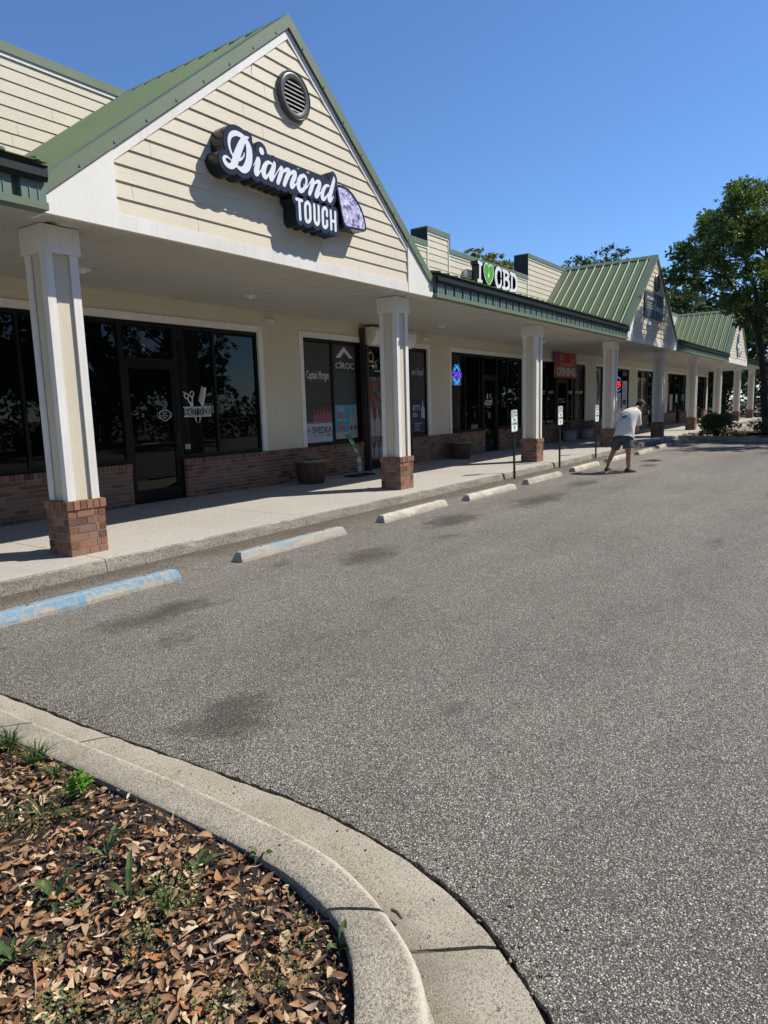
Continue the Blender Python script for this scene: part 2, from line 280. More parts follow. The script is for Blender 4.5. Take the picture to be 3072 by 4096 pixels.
# ------------------------------------------------------------------ mesh building
def props(o, label=None, cat=None, group=None, kind=None):
    if label: o['label'] = label
    if cat: o['category'] = cat
    if group: o['group'] = group
    if kind: o['kind'] = kind
    return o
def thing(name, label, cat, loc=(0, 0, 0), rz=0, group=None):
    o = bpy.data.objects.new(name, None); COL.objects.link(o); o.location = loc; o.rotation_euler = (0, 0, rz)
    o.empty_display_size = .2
    return props(o, label, cat, group)
def root_loc(p):
    v = Vector((0, 0, 0))
    while p is not None: v += Vector(p.location); p = p.parent
    return v
class MB:
    def __init__(s): s.v = []; s.f = []; s.mi = []; s.m = 0; s.T = None
    def add(s, vs, fs):
        n = len(s.v)
        if s.T is not None: vs = [tuple(s.T @ Vector(p)) for p in vs]
        s.v += [tuple(p) for p in vs]; s.f += [tuple(i+n for i in f) for f in fs]; s.mi += [s.m]*len(fs)
    def box(s, x0, x1, y0, y1, z0, z1):
        s.add([(x0, y0, z0), (x1, y0, z0), (x1, y1, z0), (x0, y1, z0), (x0, y0, z1), (x1, y0, z1), (x1, y1, z1), (x0, y1, z1)],
              [(0, 3, 2, 1), (4, 5, 6, 7), (0, 1, 5, 4), (1, 2, 6, 5), (2, 3, 7, 6), (3, 0, 4, 7)])
    def hexa(s, a, b):      # two quads (lists of 4 points) joined
        s.add(list(a)+list(b), [(3, 2, 1, 0), (4, 5, 6, 7), (0, 1, 5, 4), (1, 2, 6, 5), (2, 3, 7, 6), (3, 0, 4, 7)])
    def prism(s, poly, off):   # polygon of 3-D points pushed by off
        n = len(poly); o = Vector(off); a = [Vector(p) for p in poly]
        s.add(a+[p+o for p in a], [tuple(range(n))[::-1], tuple(range(n, 2*n))] + [(i, (i+1) % n, (i+1) % n+n, i+n) for i in range(n)])
    def tube(s, pts, rads, n=8, cap=True):
        pts = [Vector(p) for p in pts]; vs = []; fs = []
        if not hasattr(rads, '__len__'): rads = [rads]*len(pts)
        up = None
        for i, p in enumerate(pts):
            t = (pts[min(i+1, len(pts)-1)]-pts[max(i-1, 0)]).normalized()
            if up is None: up = t.orthogonal().normalized()
            up = (up - t*up.dot(t)).normalized(); sd = t.cross(up)
            for k in range(n):
                a = 2*math.pi*k/n; vs.append(p+(up*math.cos(a)+sd*math.sin(a))*rads[i])
        for i in range(len(pts)-1):
            for k in range(n): fs.append((i*n+k, i*n+(k+1) % n, (i+1)*n+(k+1) % n, (i+1)*n+k))
        if cap: fs.append(tuple(range(n))[::-1]); fs.append(tuple(range((len(pts)-1)*n, len(pts)*n)))
        s.add(vs, fs)
    def rings(s, rings, cap=True):   # list of equal-length point rings
        n = len(rings[0]); vs = [p for r in rings for p in r]; fs = []
        for i in range(len(rings)-1):
            for k in range(n): fs.append((i*n+k, i*n+(k+1) % n, (i+1)*n+(k+1) % n, (i+1)*n+k))
        if cap: fs.append(tuple(range(n))[::-1]); fs.append(tuple(range((len(rings)-1)*n, len(rings)*n)))
        s.add(vs, fs)
    def lathe(s, prof, c=(0, 0, 0), n=24):
        s.rings([[(c[0]+r*math.cos(2*math.pi*k/n), c[1]+r*math.sin(2*math.pi*k/n), c[2]+z) for k in range(n)] for r, z in prof])
    def build(s, name, mats, parent=None, smooth=False):
        off = root_loc(parent)
        me = bpy.data.meshes.new(name); me.from_pydata([(p[0]-off.x, p[1]-off.y, p[2]-off.z) for p in s.v], [], s.f)
        for m in (mats if isinstance(mats, (list, tuple)) else [mats]): me.materials.append(m)
        if isinstance(mats, (list, tuple)): me.polygons.foreach_set('material_index', s.mi)
        if smooth: me.polygons.foreach_set('use_smooth', [True]*len(me.polygons))
        me.update()
        o = bpy.data.objects.new(name, me); COL.objects.link(o)
        if parent: o.parent = parent
        return o
def smooth_by_angle(o, deg=40):
    me = o.data; bm = bmesh.new(); bm.from_mesh(me); bmesh.ops.recalc_face_normals(bm, faces=bm.faces)
    for f in bm.faces: f.smooth = True
    for e in bm.edges:
        if len(e.link_faces) == 2 and e.calc_face_angle(0) > rad(deg): e.smooth = False
    bm.to_mesh(me); bm.free(); return o
def fast(name, V, F, mat, parent=None, kind=None):    # V (n,3), F (m,k) arrays
    me = bpy.data.meshes.new(name); V = np.asarray(V, np.float32); F = np.asarray(F, np.int32)
    if parent: V = V - np.array(root_loc(parent), np.float32)
    me.vertices.add(len(V)); me.vertices.foreach_set('co', V.ravel())
    k = F.shape[1]; me.loops.add(F.size); me.loops.foreach_set('vertex_index', F.ravel())
    me.polygons.add(len(F)); me.polygons.foreach_set('loop_start', np.arange(len(F), dtype=np.int32)*k)
    me.update(calc_edges=True); me.materials.append(mat)
    o = bpy.data.objects.new(name, me); COL.objects.link(o)
    if parent: o.parent = parent
    return o
def copy_tree(o, parent=None):
    c = o.copy(); COL.objects.link(c)
    if parent is not None: c.parent = parent
    for ch in list(o.children): copy_tree(ch, c)
    return c
def struct(o): o['kind'] = 'structure'; return o

# text -> flat polygons fitted into a box of the x/z plane
_tc = {}
def text2d(body, bold=0.0):
    if (body, bold) in _tc: return _tc[(body, bold)]
    cu = bpy.data.curves.new('lettering', 'FONT'); cu.body = body; cu.size = 1; cu.offset = bold; cu.resolution_u = 4
    o = bpy.data.objects.new('lettering', cu); COL.objects.link(o)
    dg = bpy.context.evaluated_depsgraph_get(); e = o.evaluated_get(dg); me = e.to_mesh()
    V = [(v.co.x, v.co.y) for v in me.vertices]; F = [tuple(p.vertices) for p in me.polygons]
    e.to_mesh_clear(); bpy.data.objects.remove(o); bpy.data.curves.remove(cu)
    _tc[(body, bold)] = (V, F); return V, F
def text(mb, body, x0, x1, z0, z1, y, bold=0.0, slant=0.0, skew=0.0, keep=False):
    V, F = text2d(body, bold); xs = [p[0] for p in V]; ys = [p[1] for p in V]
    a, b_, c, d = min(xs), max(xs), min(ys), max(ys)
    sx = (x1-x0)/(b_-a); sz = (z1-z0)/(d-c)
    P = []
    for p in V:
        u = (p[0]-a)*sx; v = (p[1]-c)*sz
        P.append((x0+u+slant*v, y, z0+v+skew*u))
    mb.add(P, F)
# distance-field shapes from strokes (rounded, welded lettering with an even outline)
def cat(pts, k=8):      # Catmull-Rom through (x, z, r)
    P = [np.array(p, float) for p in pts]; out = []
    for i in range(len(P)-1):
        p0, p1, p2, p3 = P[max(i-1, 0)], P[i], P[i+1], P[min(i+2, len(P)-1)]
        for j in range(k):
            t = j/k; out.append(.5*((2*p1)+(p2-p0)*t+(2*p0-5*p1+4*p2-p3)*t*t+(3*p1-p0-3*p2+p3)*t**3))
    out.append(P[-1]); return out
def sdf_strokes(strokes, X, Z):
    D = np.full(X.shape, 9.0)
    for st in strokes:
        for a, b_ in zip(st[:-1], st[1:]):
            dx, dz = b_[0]-a[0], b_[1]-a[1]; L = dx*dx+dz*dz+1e-12
            t = np.clip(((X-a[0])*dx+(Z-a[1])*dz)/L, 0, 1)
            D = np.minimum(D, np.hypot(X-a[0]-t*dx, Z-a[1]-t*dz)-(a[2]+(b_[2]-a[2])*t))
    return D
def sdf_poly(poly, X, Z):
    D = np.full(X.shape, 9.0); ins = np.zeros(X.shape, bool); n = len(poly)
    for i in range(n):
        a, b_ = poly[i], poly[(i+1) % n]; dx, dz = b_[0]-a[0], b_[1]-a[1]
        t = np.clip(((X-a[0])*dx+(Z-a[1])*dz)/(dx*dx+dz*dz+1e-12), 0, 1)
        D = np.minimum(D, np.hypot(X-a[0]-t*dx, Z-a[1]-t*dz))
        c_ = ((a[1] > Z) != (b_[1] > Z)) & (X < (b_[0]-a[0])*(Z-a[1])/(b_[1]-a[1]+1e-12)+a[0]); ins ^= c_
    return np.where(ins, -D, D)
def grid(x0, x1, z0, z1, res):
    xs = np.arange(x0, x1, res); zs = np.arange(z0, z1, res); return np.meshgrid(xs, zs, indexing='ij')
def sdf_solid(mb, D, X, Z, level, y0, y1):   # solid where D < level, front at y0, back at y1
    S = D-level; nx, nz = S.shape; ids = {}; V = []; F = []
    def vid(key, x, z):
        if key not in ids: ids[key] = len(V); V.extend([(x, y0, z), (x, y1, z)])
        return ids[key]
    idx = np.argwhere(np.minimum(np.minimum(S[:-1, :-1], S[1:, :-1]), np.minimum(S[:-1, 1:], S[1:, 1:])) < 0)
    for i, j in idx:
        cs = [(i, j), (i+1, j), (i+1, j+1), (i, j+1)]; poly = []; cross = []
        for q in range(4):
            a, b_ = cs[q], cs[(q+1) % 4]; sa, sb = S[a], S[b_]
            if sa < 0: poly.append(vid(('c',)+a, X[a], Z[a]))
            if (sa < 0) != (sb < 0):
                t = sa/(sa-sb); lo, hi = min(a, b_), max(a, b_)
                k = vid(('e', lo, hi), X[a]+(X[b_]-X[a])*t, Z[a]+(Z[b_]-Z[a])*t); poly.append(k); cross.append((len(poly)-1, sa < 0))
        if len(poly) >= 3: F.append(tuple(poly))
        for p, leaving in cross:
            if leaving:
                a = poly[p]; b_ = poly[(p+1) % len(poly)]; F.append((a, b_, b_+1, a+1))
    mb.add(V, F)
# ================================================================== the ground
def resample(pts, n):
    P = np.array(cat([(a, b_, 0) for a, b_ in pts], 6))[:, :2]
    s = np.r_[0, np.cumsum(np.hypot(*np.diff(P, axis=0).T))]; t = np.linspace(0, s[-1], n)
    return np.c_[np.interp(t, s, P[:, 0]), np.interp(t, s, P[:, 1])]
NK = 220
G_out = resample([(1.60, 8.6), (1.72, 6.2), (1.78, 5.2), (1.81, 4.11), (1.84, 3.18), (1.885, 2.47), (1.91, 1.84), (1.905, 1.6), (1.865, 1.33), (1.81, 1.11), (1.735, .92), (1.64, .77), (1.53, .62), (1.35, .45), (1.05, .30), (.6, .20), (0, .15), (-3, .1)], NK)
K_top = resample([(1.36, 8.6), (1.48, 6.2), (1.54, 5.2), (1.57, 3.57), (1.59, 2.83), (1.61, 2.11), (1.60, 1.60), (1.575, 1.36), (1.515, 1.175), (1.45, 1.04), (1.36, .90), (1.22, .78), (1.03, .66), (.75, .56), (.4, .49), (0, .45), (-3, .4)], NK)
K_in = resample([(1.21, 8.6), (1.33, 6.2), (1.39, 5.2), (1.42, 3.40), (1.44, 2.6), (1.45, 1.95), (1.44, 1.52), (1.41, 1.33), (1.36, 1.17), (1.29, 1.07), (1.215, 1.0), (1.11, .92), (.95, .83), (.7, .74), (.38, .67), (0, .63), (-3, .58)], NK)
SOILZ = .105
mb = MB(); mb.add([(-300, -300, -.06), (400, -300, -.06), (400, 300, -.06), (-300, 300, -.06)], [(0, 1, 2, 3)])
struct(mb.build('ground', MT['dirt']))
# asphalt with a ragged cut edge along the gutter
jit = np.convolve(nr.normal(0, 1, 900), np.ones(3)/3, 'same')*.006
edge = resample([tuple(p) for p in G_out], 900); tg = np.gradient(edge, axis=0); nrm = np.c_[-tg[:, 1], tg[:, 0]]; nrm /= np.linalg.norm(nrm, axis=1)[:, None]
edge = edge + nrm*(jit+.010+np.convolve(nr.normal(0, 1, 900), np.ones(25)/25, 'same')*.02)[:, None]
outer = [(-3, -60), (140, -60), (140, 40), (58.5, 40), (58.5, 6.3), (58.5, 6.6), (edge[0][0], 6.6)]
k0 = int(np.argmin(abs(edge[:, 1]-6.6))); edge = edge[k0:]
outer[-1] = (float(edge[0][0])+.4, 6.6); outer[4] = (58.5, 6.62)
poly = [(float(a), float(b_)) for a, b_ in edge] + outer[:-1] + [outer[-1]]
tri = geometry.tessellate_polygon([[Vector((a, b_, 0)) for a, b_ in poly]])
mb = MB(); n = len(poly)
mb.add([(a, b_, 0) for a, b_ in poly], [tuple(t) for t in tri])
m_ = len(edge); mb.add([(a, b_, 0) for a, b_ in poly[:m_]]+[(a, b_, -.055) for a, b_ in poly[:m_]], [(i, i+1, m_+i+1, m_+i) for i in range(m_-1)])
struct(mb.build('parking_lot', MT['asphalt']))
# kerb and gutter, cast in lengths with open joints
mb = MB()
def prof(i):
    g, k, q = G_out[i], K_top[i], K_in[i]; d = (g-k)/np.linalg.norm(g-k)
    wob = .003*math.sin(i*1.7)+.002*math.sin(i*.61)
    P = [(*g, -.055), (*(g-d*.004), -.004+wob), (*(g-d*.05), .001), (*((g+k)/2), -.006), (*(k+d*.022), -.012), (*(k+d*.012), .005), (*(k+d*.006), .105), (*(k-d*.002), .124), (*(k-d*.014), .132)]
    e = (q-k); P += [(*(k+e*.3), .1355), (*(k+e*.75), .137), (*(q-e*.04), .135), (*(q), .130), (*(q+e*.015), .09), (*(q+e*.03), .02)]
    return P
cuts = [0, 26, 57]
s_ = np.r_[0, np.cumsum(np.hypot(*np.diff(K_top, axis=0).T))]
cut_y = [5.35, 3.22, 1.085, .5]
ci = []
for y in cut_y:
    ci.append(int(np.argmin(abs(K_top[:, 1]-y))) if y > .55 else int(np.argmin(abs(K_top[:, 0]-.4))))
ci = [0]+sorted(ci)+[NK-1]
for a, b_ in zip(ci[:-1], ci[1:]):
    R = [prof(i) for i in range(a, b_+1)]
    if len(R) < 3: continue
    for end, sgn in ((0, 1), (-1, -1)):      # pull both ends in for the joint
        nb = R[1] if end == 0 else R[-2]
        R[end] = [tuple(np.array(p)+(np.array(q)-np.array(p))*min(.45, .0075/(np.linalg.norm(np.array(q)-np.array(p))+1e-6))) for p, q in zip(R[end], nb)]
    mb.rings(R)
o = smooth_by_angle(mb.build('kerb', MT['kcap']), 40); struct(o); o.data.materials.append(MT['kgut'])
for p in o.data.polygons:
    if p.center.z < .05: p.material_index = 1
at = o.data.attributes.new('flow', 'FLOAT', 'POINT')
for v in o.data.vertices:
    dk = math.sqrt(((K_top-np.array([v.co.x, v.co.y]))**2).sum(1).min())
    at.data[v.index].value = (max(0, 1-dk/.20) if v.co.z < .06 else max(0, 1-dk/.05))  # gutter: dirt by the flow line; cap: weight of the painted lit edge
# island soil: lumpy sheet inside the kerb
bx = np.linspace(-2.2, 1.5, 150); by = np.linspace(.45, 8.5, 260)
def inside(x, y):
    yk = K_in[:, 1]; i = int(np.argmin((K_in[:, 0]-x)**2+(yk-y)**2)); t = K_in[min(i+1, NK-1)]-K_in[max(i-1, 0)]
    return (x-K_in[i, 0])*t[1]-(y-K_in[i, 1])*t[0]    # >0 on the island side
def soil_h(x, y): return SOILZ+.012*math.sin(3.1*x+1.3*y)+.010*math.sin(7*x-5*y+1)+.006*math.sin(17*x+13*y)+.004*math.sin(31*x-29*y)
V = [(x, y, soil_h(x, y)+rnd.uniform(-.004, .004)) for x in bx for y in by]; nb = len(by); F = []
ok = [inside(x, y) > -.02*0 or False for x in bx for y in by]
sgn = 1 if inside(.5, 2.5) > 0 else -1
dist = [(x, y) for x in bx for y in by]
okm = []
for (x, y) in dist:
    d2 = (K_in[:, 0]-x)**2+(K_in[:, 1]-y)**2; i = int(np.argmin(d2)); s2 = sgn*inside(x, y)
    okm.append(s2 > 0 or d2[i] < .0012)
for i in range(len(bx)-1):
    for j in range(nb-1):
        q = (i*nb+j, (i+1)*nb+j, (i+1)*nb+j+1, i*nb+j+1)
        if all(okm[k] for k in q): F.append(q)
o = fast('planting_soil', V, F, MT['soil']); struct(o)
def on_island(x, y, m_=.0):
    d2 = (K_in[:, 0]-x)**2+(K_in[:, 1]-y)**2
    return sgn*inside(x, y) > 0 and d2.min() > m_*m_

# dry leaves, mulch bits and clover on it
def leaf_geo(L, W, curl, fold, nseg=4):
    """a little curled leaf: midrib with two blades"""
    V = []; F = []
    for i in range(nseg+1):
        t = i/nseg; wd = W*math.sin(math.pi*min(1, t**.8*.97+.015))**.8*.5; x = (t-.5)*L; z = curl*L*((t-.5)**2*4-.3)
        V += [(x, -wd, z+fold*wd), (x, 0, z), (x, wd, z+fold*wd)]
    for i in range(nseg):
        a = i*3; F += [(a, a+3, a+4, a+1), (a+1, a+4, a+5, a+2)]
    return np.array(V), np.array(F)
def scatter(protos, spots):
    Vs = []; Fs = []; n0 = 0
    for (x, y, z, s, rx, ry, rz), pi in spots:
        v, f = protos[pi]
        M = (Matrix.Rotation(rz, 3, 'Z') @ Matrix.Rotation(ry, 3, 'Y') @ Matrix.Rotation(rx, 3, 'X'))
        vv = (v*s) @ np.array(M).T + np.array([x, y, z]); Vs.append(vv); Fs.append(f+n0); n0 += len(v)
    return np.concatenate(Vs), np.concatenate(Fs)
protos = [leaf_geo(rnd.uniform(.8, 1.15), rnd.uniform(.24, .46), rnd.uniform(-.25, .3), rnd.uniform(-.3, .6)) for _ in range(16)]
spots = []
def patch(x, y): return .5+.5*math.sin(2.3*x+1.9*y+.7)*math.sin(3.7*x-2.9*y)
while len(spots) < 25000:
    x = rnd.uniform(-1.7, 1.46); y = .55+3.9*rnd.random()**1.35
    if not on_island(x, y, .025): continue
    near_k = math.sqrt(((K_in[:, 0]-x)**2+(K_in[:, 1]-y)**2).min())
    if rnd.random() > min(1, .45+near_k*1.8)*(.55+.45*patch(x, y)): continue
    s = rnd.choice([.016, .02, .025, .03, .034, .04, .046, .06]) * rnd.uniform(.75, 1.15)
    z = soil_h(x, y)+rnd.uniform(.006, .03)
    spots.append(((x, y, z, s, rnd.gauss(0, .28)+(math.pi if rnd.random() < .3 else 0), rnd.gauss(0, .17), rnd.uniform(0, 6.3)), rnd.randrange(16)))
for _ in range(26000):
    x = rnd.uniform(-1.6, 1.46); y = .55+3.6*rnd.random()**1.3
    if on_island(x, y, .02): spots.append(((x, y, soil_h(x, y)+rnd.uniform(.004, .016), rnd.uniform(.008, .02), rnd.gauss(0, .6), rnd.gauss(0, .5), rnd.uniform(0, 6.3)), rnd.randrange(16)))
V, F = scatter(protos, spots); props(fast('leaf_litter', V, F, MT['dry']), 'brown and tan dry leaves littering the kerbed planting bed', 'leaf litter', kind='stuff')
bits = [leaf_geo(1, rnd.uniform(.12, .5), rnd.uniform(-.1, .3), rnd.uniform(0, .6), 2) for _ in range(8)]
spots = []
while len(spots) < 16000:
    x = rnd.uniform(-1.6, 1.47); y = .55+3.6*rnd.random()**1.3
    if not on_island(x, y, .008): continue
    spots.append(((x, y, soil_h(x, y)+rnd.uniform(.002, .012), rnd.uniform(.010, .034), rnd.gauss(0, .5), rnd.gauss(0, .4), rnd.uniform(0, 6.3)), rnd.randrange(8)))
tw = MB()
for _ in range(150):
    x = rnd.uniform(-1.2, 1.42); y = .6+3.0*rnd.random()**1.2
    if not on_island(x, y, .06): continue
    a = rnd.uniform(0, 6.3); L = rnd.uniform(.03, .14); z = soil_h(x, y)+rnd.uniform(.014, .03); q = Vector((math.cos(a), math.sin(a), rnd.uniform(-.08, .08)))
    p0 = Vector((x, y, z)); tw.tube([p0, p0+q*L*.5+Vector((rnd.gauss(0, .004), rnd.gauss(0, .004), .002)), p0+q*L], [rnd.uniform(.0012, .0026)]*2+[.0009], 5)
props(tw.build('twigs', MT['flowerstem']), 'thin dry twigs and pine straw lying on the leaf litter', 'twigs', kind='stuff')
V, F = scatter(bits, spots); props(fast('mulch', V, F, MT['mulch']), 'dark crumbled bark mulch under the dry leaves', 'mulch', kind='stuff')
cl = [leaf_geo(1, .75, .1, .3, 2) for _ in range(4)]; spots = []
cen = []
while len(cen) < 110:
    x = rnd.uniform(-1.2, 1.38); y = .7+2.6*rnd.random()**1.6
    if on_island(x, y, .04) and (rnd.random() < .35 or y < 1.75): cen.append((x, y, rnd.uniform(.03, .085)))
for x, y, r in cen:
    for _ in range(int(80*r/.05)):
        a = rnd.uniform(0, 6.3); q = r*math.sqrt(rnd.random())*1.1; xx, yy = x+q*math.cos(a), y+q*math.sin(a)
        if not on_island(xx, yy, .01): continue
        spots.append(((xx, yy, soil_h(xx, yy)+rnd.uniform(.016, .045), rnd.uniform(.006, .014), rnd.gauss(0, .4), rnd.gauss(0, .5), rnd.uniform(0, 6.3)), rnd.randrange(4)))
V, F = scatter(cl, spots); props(fast('clover', V, F, MT['clover']), 'tiny green clover creeping between the dry leaves', 'ground cover', kind='stuff')
# grit swept against the kerb of the walk and beside the gutter
spots = []; gp = []
for _ in range(6):
    v = np.array([(rnd.gauss(0, .5), rnd.gauss(0, .5), rnd.gauss(0, .3)) for _ in range(4)]); gp.append((v, np.array([(0, 1, 2), (0, 2, 3), (0, 3, 1), (1, 3, 2)])))
for _ in range(5200):
    x = 2.2+rnd.random()**1.6*18; y = 6.37-abs(rnd.gauss(0, .22))
    spots.append(((x, y, .002, rnd.uniform(.004, .013), 0, 0, rnd.uniform(0, 6)), rnd.randrange(6)))
for _ in range(2600):
    i = rnd.randrange(60, NK-30); p = G_out[i]+(G_out[i]-K_top[i])*abs(rnd.gauss(0, .22))
    spots.append(((p[0], p[1], .001, rnd.uniform(.003, .009), 0, 0, rnd.uniform(0, 6)), rnd.randrange(6)))
for _ in range(260):
    i = rnd.randrange(60, NK-30); t = rnd.random(); p = G_out[i]*t+K_top[i]*(1-t)
    spots.append(((p[0], p[1], .002, rnd.uniform(.003, .008), 0, 0, rnd.uniform(0, 6)), rnd.randrange(6)))
V, F = scatter(gp, spots); props(fast('grit', V, F, MT['grit']), 'loose brown grit swept against the kerb', 'gravel', kind='stuff')
# dark packed crumbs in the open joint between gutter and asphalt
mb = MB()
for i in range(20, NK-8):
    pass
jt = resample([tuple(p) for p in G_out], 500); tg = np.gradient(jt, axis=0); nn = np.c_[-tg[:, 1], tg[:, 0]]; nn /= np.linalg.norm(nn, axis=1)[:, None]
sg = 1 if ((jt[250]+nn[250]*.1-K_top[110])**2).sum() > ((jt[250]-nn[250]*.1-K_top[110])**2).sum() else -1
V = []; 
for i in range(500):
    for q in (-.012, .05): V.append((*(jt[i]+nn[i]*sg*q), -.022+.006*math.sin(i*.9)))
F = [(2*i, 2*i+1, 2*i+3, 2*i+2) for i in range(499)]
struct(fast('soil_joint', V, F, MT['soil']))

# the walk: slabs with tooled joints, rough kerb face
mb = MB(); xs = [-3]+[.9+3.1*i for i in range(18)]+[56.2]
WZ = .138
for a, b_ in zip(xs[:-1], xs[1:]):
    a += .005; b_ -= .005; n = max(2, int((b_-a)/.16)); top = []; e0 = []; e1 = []
    for i in range(n+1):
        x = a+(b_-a)*i/n; j1 = .008*math.sin(x*5.1)+.006*math.sin(x*13.7)+rnd.uniform(-.004, .004)
        e1.append([(x, 10.4, -.05), (x, 10.4, WZ), (x, 6.46, WZ), (x, 6.40+j1*.5, WZ-.004), (x, 6.385+j1, WZ-.022), (x, 6.375+j1*.4, .05), (x, 6.365+j1, -.05)])
    mb.rings(e1)
o = mb.build('sidewalk', MT['walk']); o.data.materials.append(MT['kface']); o['kind'] = 'structure'
for p in o.data.polygons:
    if p.center.y < 6.40: p.material_index = 1
# joint bottoms
mb = MB(); mb.box(-3, 56, 6.43, 10.3, -.04, .118); struct(mb.build('sidewalk_bed', MT['soil']))

# far planting island with kerb, and its earth
mb = MB(); isl = [(29.75, 6.34), (29.2, 5.2), (28.5, 4.2), (27.95, 3.2), (27.6, 2.0), (27.6, -3.0), (28.3, -4.0), (32.6, -4.0), (33.6, -3.0), (33.9, 3), (33.9, 6.34)]
ip = resample(isl, 60); cx, cy = ip.mean(0); R = []
for p in ip:
    d = np.array([cx, cy])-p; d /= np.linalg.norm(d)
    R.append([(*p, -.05), (*(p+d*.01), .13), (*(p+d*.03), .15), (*(p+d*.16), .15), (*(p+d*.17), .05)])
mb.rings(R); o = struct(mb.build('island_kerb', MT['kerb']))
V = [(cx, cy, .16)]+[(p[0]+(cx-p[0])*.03, p[1]+(cy-p[1])*.03, .12) for p in ip]
mb = MB(); mb.add(V, [(0, i+1, i+2) for i in range(len(ip)-1)]); struct(mb.build('island_soil', MT['soil']))
spots = []
for _ in range(2600):
    a = rnd.random(); i = rnd.randrange(60); p = ip[i]*(1-a)+np.array([cx, cy])*a
    spots.append(((p[0], p[1], .125+.045*a, rnd.uniform(.04, .08), rnd.gauss(0, .5), rnd.gauss(0, .4), rnd.uniform(0, 6)), rnd.randrange(16)))
V, F = scatter(protos, spots); props(fast('leaf_litter', V, F, MT['dry']), 'fallen leaves under the two bushes of the far planting island', 'leaf litter', kind='stuff')
# faint remains of blue paint between the stops
mb = MB()
for (x0, y0, x1, y1, wd) in [(4.42, 6.16, 4.6, 5.4, .05), (7.18, 6.1, 7.3, 5.2, .05)]:
    a = Vector((x0, y0, .004)); d = Vector((x1-x0, y1-y0, 0)); s = Vector((-d.y, d.x, 0)).normalized()*wd
    mb.add([a-s, a+s, a+d+s, a+d-s], [(0, 1, 2, 3)])
m, nt, b = new_mat('ghost_paint', .8); co_ = objco(nt); setc(nt, b, mix(nt, .5, (.10, .16, .22), (.14, .2, .25)))
kk = ramp(nt, noise(nt, co_, 11, 6, .75), [(.5, 0.0), (.6, .75)]); tr = nd(nt, 'BsdfTransparent'); ms = nd(nt, 'MixShader', {0: kk})
nt.links.new(tr.outputs[0], ms.inputs[1]); nt.links.new(b.outputs[0], ms.inputs[2]); nt.links.new(ms.outputs[0], nt.nodes['Material Output'].inputs[0])
struct(mb.build('parking_line', m))

# ------------------------------------------------------------------ wheel stops
def stop_mesh(seed):
    r = random.Random(seed); mb = MB(); L = 1.83; n = 26; R = []
    for i in range(n+1):
        t = i/n; x = -L/2+L*t; e = min(i, n-i); cut = 1 if e > 0 else .45
        h = .105*(.93 if e == 0 else 1); j = lambda a=.003: r.uniform(-a, a)
        xx = x+(0.0 if e else (.0))
        R.append([(xx, -.078+j(.002), 0), (xx, -.074+j(), .03), (xx+(.012*(1 if i == 0 else -1 if i == n else 0)), -.048+j(), h*.86+j()), (xx+(.03*(1 if i == 0 else -1 if i == n else 0)), -.034+j(), h+j(.002)),
                  (xx+(.03*(1 if i == 0 else -1 if i == n else 0)), .034+j(), h+j(.002)), (xx+(.012*(1 if i == 0 else -1 if i == n else 0)), .048+j(), h*.86+j()), (xx, .074+j(), .03), (xx, .078+j(.002), 0)])
    mb.rings(R)
    return mb
stops = [(3.26, 5.48, 'stopblue', 'wheel stop with the brightest blue paint, nearest the corner kerb', .0), (5.9, 5.50, 'stopblue2', 'wheel stop with faded flaking blue paint on pale concrete', .01), (8.65, 5.57, 'stopwhite', 'pale wheel stop with peeling cream paint, past the blue ones', .02),
         (11.1, 5.50, 'stopwhite', 'pale peeling wheel stop before the first time limit sign', -.01), (13.66, 5.55, 'stop', 'plain clean concrete wheel stop beside the first time limit sign', .0), (16.42, 5.60, 'stopwhite', 'flaking white wheel stop beside the shadow of the stooping man', .01),
         (19.2, 5.66, 'stopwhite', 'flaking white wheel stop just behind the stooping man', .0), (21.85, 5.62, 'stop', 'concrete wheel stop in tree shade right of the man', .03), (24.8, 5.72, 'stop', 'second shaded concrete wheel stop towards the far island', .0), (27.5, 5.74, 'stop', 'sun flecked concrete wheel stop in front of the far island kerb', .0),
         (42.9, 5.82, 'stop', 'bright concrete wheel stop beyond the two island bushes', .0), (39.9, 5.75, 'stop', 'concrete wheel stop beyond the round island bush', .0)]
for i, (x, y, mk, lab, rz) in enumerate(stops):
    t = thing('wheel_stop', lab, 'wheel stop', (x, y, 0), rz, 'wheel stops along the walk')
    mb = stop_mesh(i); mb.v = [(a+x, b_+y, c_) for a, b_, c_ in mb.v]
    o = mb.build('block', MT[mk], t); smooth_by_angle(o, 14)
    for dx in (-.55, .55):
        mb = MB(); mb.lathe([(.0, .1035), (.014, .1035), (.012, .109), (0, .109)], (x+dx, y, 0), 10); mb.build('anchor_pin', MT['brown'], t)
# ================================================================== the shopping centre
YF, YW, ZS, ZB = 6.45, 9.76, 3.50, .82       # gable face, shop wall, soffit, top of the brick
X0, X1 = -2.6, 54.6
SC = thing('shopping_centre', 'long cream sided strip of shops with green metal roofs and brick footed columns', 'shopping centre', (26, 9.76, 0))
GAB = [7.23, 25.95, 44.75]; GH = 3.50; APX = 6.58; SL = (APX-3.79)/GH
PAR = [(-2.6, 6.54), (7.3, 6.54), (7.3, 5.85), (16.03, 5.85), (16.03, 6.23), (17.2, 6.23), (17.2, 5.85), (22.5, 5.85), (22.5, 6.57), (29.4, 6.57), (29.4, 5.85), (34.5, 5.85), (34.5, 6.23), (35.7, 6.23), (35.7, 5.85), (41.2, 5.85), (41.2, 6.57), (48.3, 6.57), (48.3, 5.85), (X1, 5.85)]

